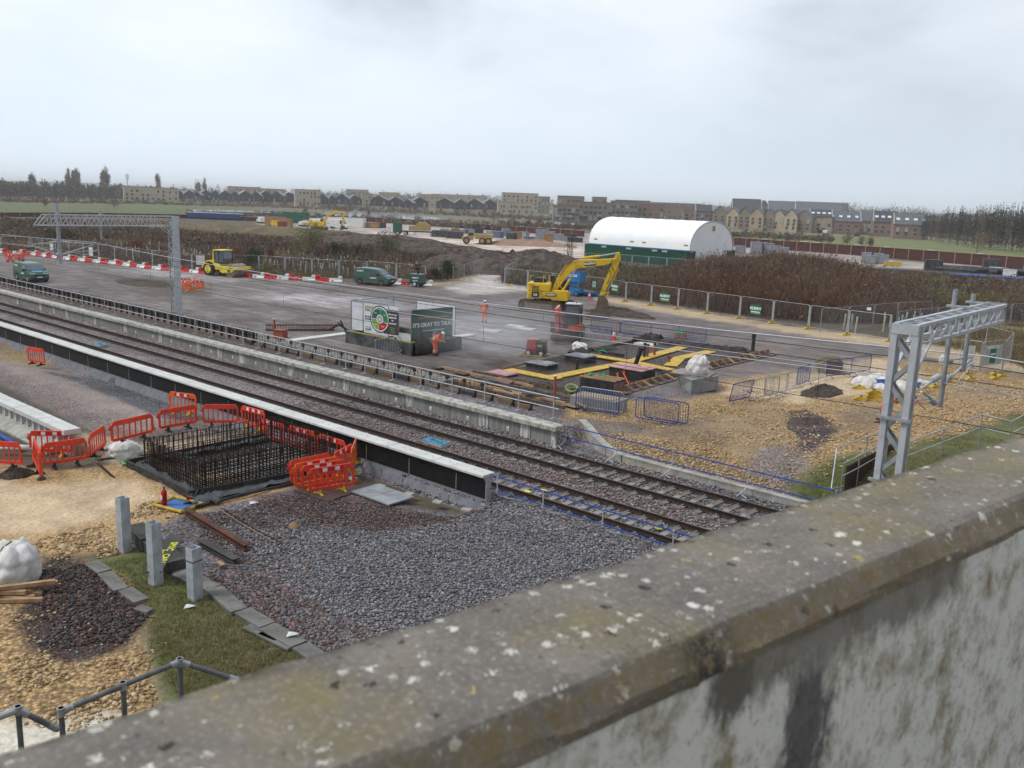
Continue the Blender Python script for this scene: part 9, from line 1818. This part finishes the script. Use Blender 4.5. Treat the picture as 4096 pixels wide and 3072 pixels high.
LS=[(-60,478),(0,478),(330,486),(400,490),(560,510),(720,530),(860,540),(1000,548),(1060,565),(1020,595),(950,605),(760,600),(600,588),(440,582),(250,562),(66,541),(-60,536)]
brush('scrub','brown scrub and rank growth behind the left fence',[LS],15000,.5,1.5,[rus2,twig1,rus1,grs2,grs1,twig3,rus1,twig1],7,401,wob=.55)
brush('rough_grass','dead grass between the young trees behind the left fence',[[(-60,510),(300,530),(560,545),(900,570),(960,600),(760,602),(440,585),(250,563),(66,542),(-60,537)]],11000,.25,.8,[grs1,grs2,grs1,twig1],8,402)
brush('scrub','dark russet thicket band in the middle of the left scrub',[[(-60,485),(330,495),(470,515),(640,525),(700,545),(900,560),(1040,565),(1030,585),(900,580),(640,552),(330,530),(-60,515)]],6000,.8,2.0,[rus2,twig1,rus1,twig1],8,403,wob=.5)
brush('brushwood','tall red brown willow thicket on the right of the shelter',[[(1420,610),(1480,588),(1560,575),(1700,578),(1850,590),(1940,620),(1960,700),(1740,695),(1600,680),(1460,660),(1350,640)],[(1480,588),(1700,580),(1860,600),(1900,660),(1700,670),(1500,640)]],15000,1.1,3.2,[rus1,rus2,rus1,twig2,rus1,twig1,rus2],9,404,spread=.7,wob=.8,hfun=lambda u,v:np.interp(u,[1350,1460,1560,1800,1960],[.45,.8,1.12,1.1,.7]))
brush('brushwood','darker thicket thinning out toward the right edge',[[(1850,610),(1980,612),(2212,625),(2300,640),(2300,690),(2130,695),(1960,700),(1880,660)]],9000,.8,2.2,[rus2,twig1,rus1,oliv1,twig1],8,405,wob=.5)
brush('scrub','brown scrub between the soil mound and the excavator fence',[[(1080,560),(1180,575),(1262,585),(1480,595),(1420,650),(1310,635),(1090,612),(1130,590)]],7000,.5,1.7,[rus2,rus1,twig2,grs2,twig1],9,406)
brush('rough_grass','tufts of grass on the verge between the trough lines',[[(215,1215),(330,1200),(400,1255),(480,1325),(690,1435),(640,1520),(380,1500),(330,1400),(320,1320)]],6000,.025,.08,[leafm('verge_green',(.15,.20,.05)),leafm('verge_olive',(.23,.20,.085)),leafm('verge_straw',(.36,.29,.16)),MATS['verge_olive']],7,407,spread=.10,wmul=.5,wob=1.3,zp=-.3)
brush('rough_grass','green grass at the foot of the right gantry',[[(1700,1040),(1790,1000),(1960,990),(2250,900),(2250,960),(1900,1060),(1740,1065)]],4500,.03,.09,[MATS['verge_green'],MATS['verge_olive'],MATS['verge_straw'],MATS['verge_green']],7,408,spread=.12,wmul=.5,wob=1.3,zp=.6)
brush('rough_grass','rough olive grass beyond the mesh enclosure at the right edge',[[(1975,700),(2330,670),(2330,850),(2210,790),(2130,765),(2000,740)]],6000,.15,.5,[grs2,grs1,MATS['verge_olive'],rus1],8,409)
# plastic tree shelters in the plantation
tube_m=M('tree_tube',(.48,.50,.40),.7,0,(.36,.38,.29),2);rg=np.random.default_rng(9);first=None
pl_=np.array([(-40,520),(300,535),(600,552),(900,578),(960,602),(760,600),(440,583),(250,562),(66,540)],float);cnt=0
pl2=np.array([(1740,712),(1940,700),(2000,690),(2200,655),(2212,690),(2000,720),(1930,735)],float)
while cnt<190:
    pp=pl_ if cnt<160 else pl2;u=rg.uniform(pp[:,0].min(),pp[:,0].max());v=rg.uniform(pp[:,1].min(),pp[:,1].max())
    if inside(pp,np.array([u]),np.array([v]))[0]<0:continue
    g=G(u,v);lb_='pale plastic tree tube standing in the left plantation' if cnt<160 else 'pale plastic tree tube standing in the scrub behind the right gantry';gp_='tree tubes in the left plantation' if cnt<160 else 'tree tubes behind the right gantry'
    if first is None:q=MB();q.tube([(0,0,-.1),(0,0,1.2)],.07,6);first=q.build('tree_shelter',tube_m);o=first
    else:o=first.copy();COL.objects.link(o)
    o.location=g;o.rotation_euler=(rg.uniform(-.08,.08),rg.uniform(-.08,.08),0);o.scale=(1,1,rg.uniform(.8,1.15));tag(o,lb_,'tree tube',gp_);cnt += 1
# ------------------------------------------------------------------ spoil mounds
def mound(label,u,v,rx,ry,h,rz=.7,seed=1,mt=soil,nm='spoil_mound',cat='soil mound'):
    g=G(u,v);o=heap(nm,label,(g.x,g.y,.3),rx,ry,h,mt,seed,90,30,cat,.6,jit=.05);o.rotation_euler=(0,0,rz);return o
lumpy=M('lumpy_clay',(.125,.10,.085),.95,0,(.055,.042,.035),.9,1.0,bsc=3,lo=.38,hi=.62);grassy=M('grassy_mound',(.17,.145,.085),.95,0,(.11,.095,.06),.35,.8,bsc=4)
mound('big dark brown soil mound left of the access road top',1105,588,15,6.5,3.3,.75,2,lumpy);mound('brown soil mound running right from the olive tree',960,556,17,6,2.1,.7,3,lumpy);mound('dark lumpy soil mound below the parked lorry',790,530,24,8,2.2,.7,4,lumpy)
mound('low dark soil ridge below the pale haul road',890,538,16,4,1.6,.72,5,lumpy);mound('grassy mound below the white vans',590,512,34,9,2.6,.65,6,grassy);mound('broad grassy mound at the left of the far yard',470,505,30,9,2.2,.6,7,grassy);mound('reddish sand pile in the yard left of the shelter',1140,530,12,6,1.3,.7,8,M('red_sand',(.34,.22,.16),.9,0,(.24,.16,.12),1,.4));mound('dark soil bank below the black pipes',1880,592,20,4,1.2,.5,9,M('black_soil',(.05,.045,.042),.95,0,(.03,.026,.025),1,.5))
mound('dark soil bank farther right below the blue pipes',2080,612,16,4,1.0,.45,10,MATS['black_soil'])
for i,(u,v) in enumerate([(1205,488),(1220,492),(1262,495),(1290,497),(1330,499),(1180,487),(1240,491),(1350,500),(1380,503)]):boxy('garden_shed','shed',u,v,2,1.6,1.6,[white_m,grn2,win_l][i % 3],'small shed in the allotments before the terraces',.3*i,'allotment sheds')
# ------------------------------------------------------------------ damp air and the drifting steam
vol=bpy.data.materials.new('damp_air');vol.use_nodes=True;n=vol.node_tree;n.nodes.clear();o_=n.nodes.new('ShaderNodeOutputMaterial');pv=n.nodes.new('ShaderNodeVolumePrincipled');pv.inputs['Density'].default_value=HAZE;pv.inputs['Color'].default_value=(1,1,1,1);pv.inputs['Anisotropy'].default_value=0;n.links.new(pv.outputs[0],o_.inputs['Volume'])
q=MB();q.box((0,0,16),(14000,14000,38));hz=q.build('haze',vol);tag(hz,kind='stuff')
if SMOKE:
    sv=bpy.data.materials.new('steam');sv.use_nodes=True;n=sv.node_tree;n.nodes.clear();o_=n.nodes.new('ShaderNodeOutputMaterial');pv=n.nodes.new('ShaderNodeVolumePrincipled');pv.inputs['Color'].default_value=(.9,.92,.95,1)
    tc=n.nodes.new('ShaderNodeTexCoord');gr=n.nodes.new('ShaderNodeTexGradient');gr.gradient_type='SPHERICAL';nz=n.nodes.new('ShaderNodeTexNoise');nz.inputs['Scale'].default_value=2.5;nz.inputs['Detail'].default_value=3;mu_=n.nodes.new('ShaderNodeMath');mu_.operation='MULTIPLY';mu2=n.nodes.new('ShaderNodeMath');mu2.operation='MULTIPLY';mu2.inputs[1].default_value=.30
    n.links.new(tc.outputs['Object'],gr.inputs[0]);n.links.new(tc.outputs['Object'],nz.inputs['Vector']);n.links.new(gr.outputs['Fac'],mu_.inputs[0]);n.links.new(nz.outputs['Fac'],mu_.inputs[1]);n.links.new(mu_.outputs[0],mu2.inputs[0]);n.links.new(mu2.outputs[0],pv.inputs['Density']);n.links.new(pv.outputs[0],o_.inputs['Volume'])
    q=MB();q.box((0,0,0),(2,2,2));s=q.build('steam',sv);g=G(1052,778);s.location=(g.x,g.y+1,2.2);s.scale=(3.4,6.5,2.0);s.rotation_euler=(0,0,-.5);tag(s,'thin grey steam drifting over the wet ground beside the bending worker','steam',kind='stuff')
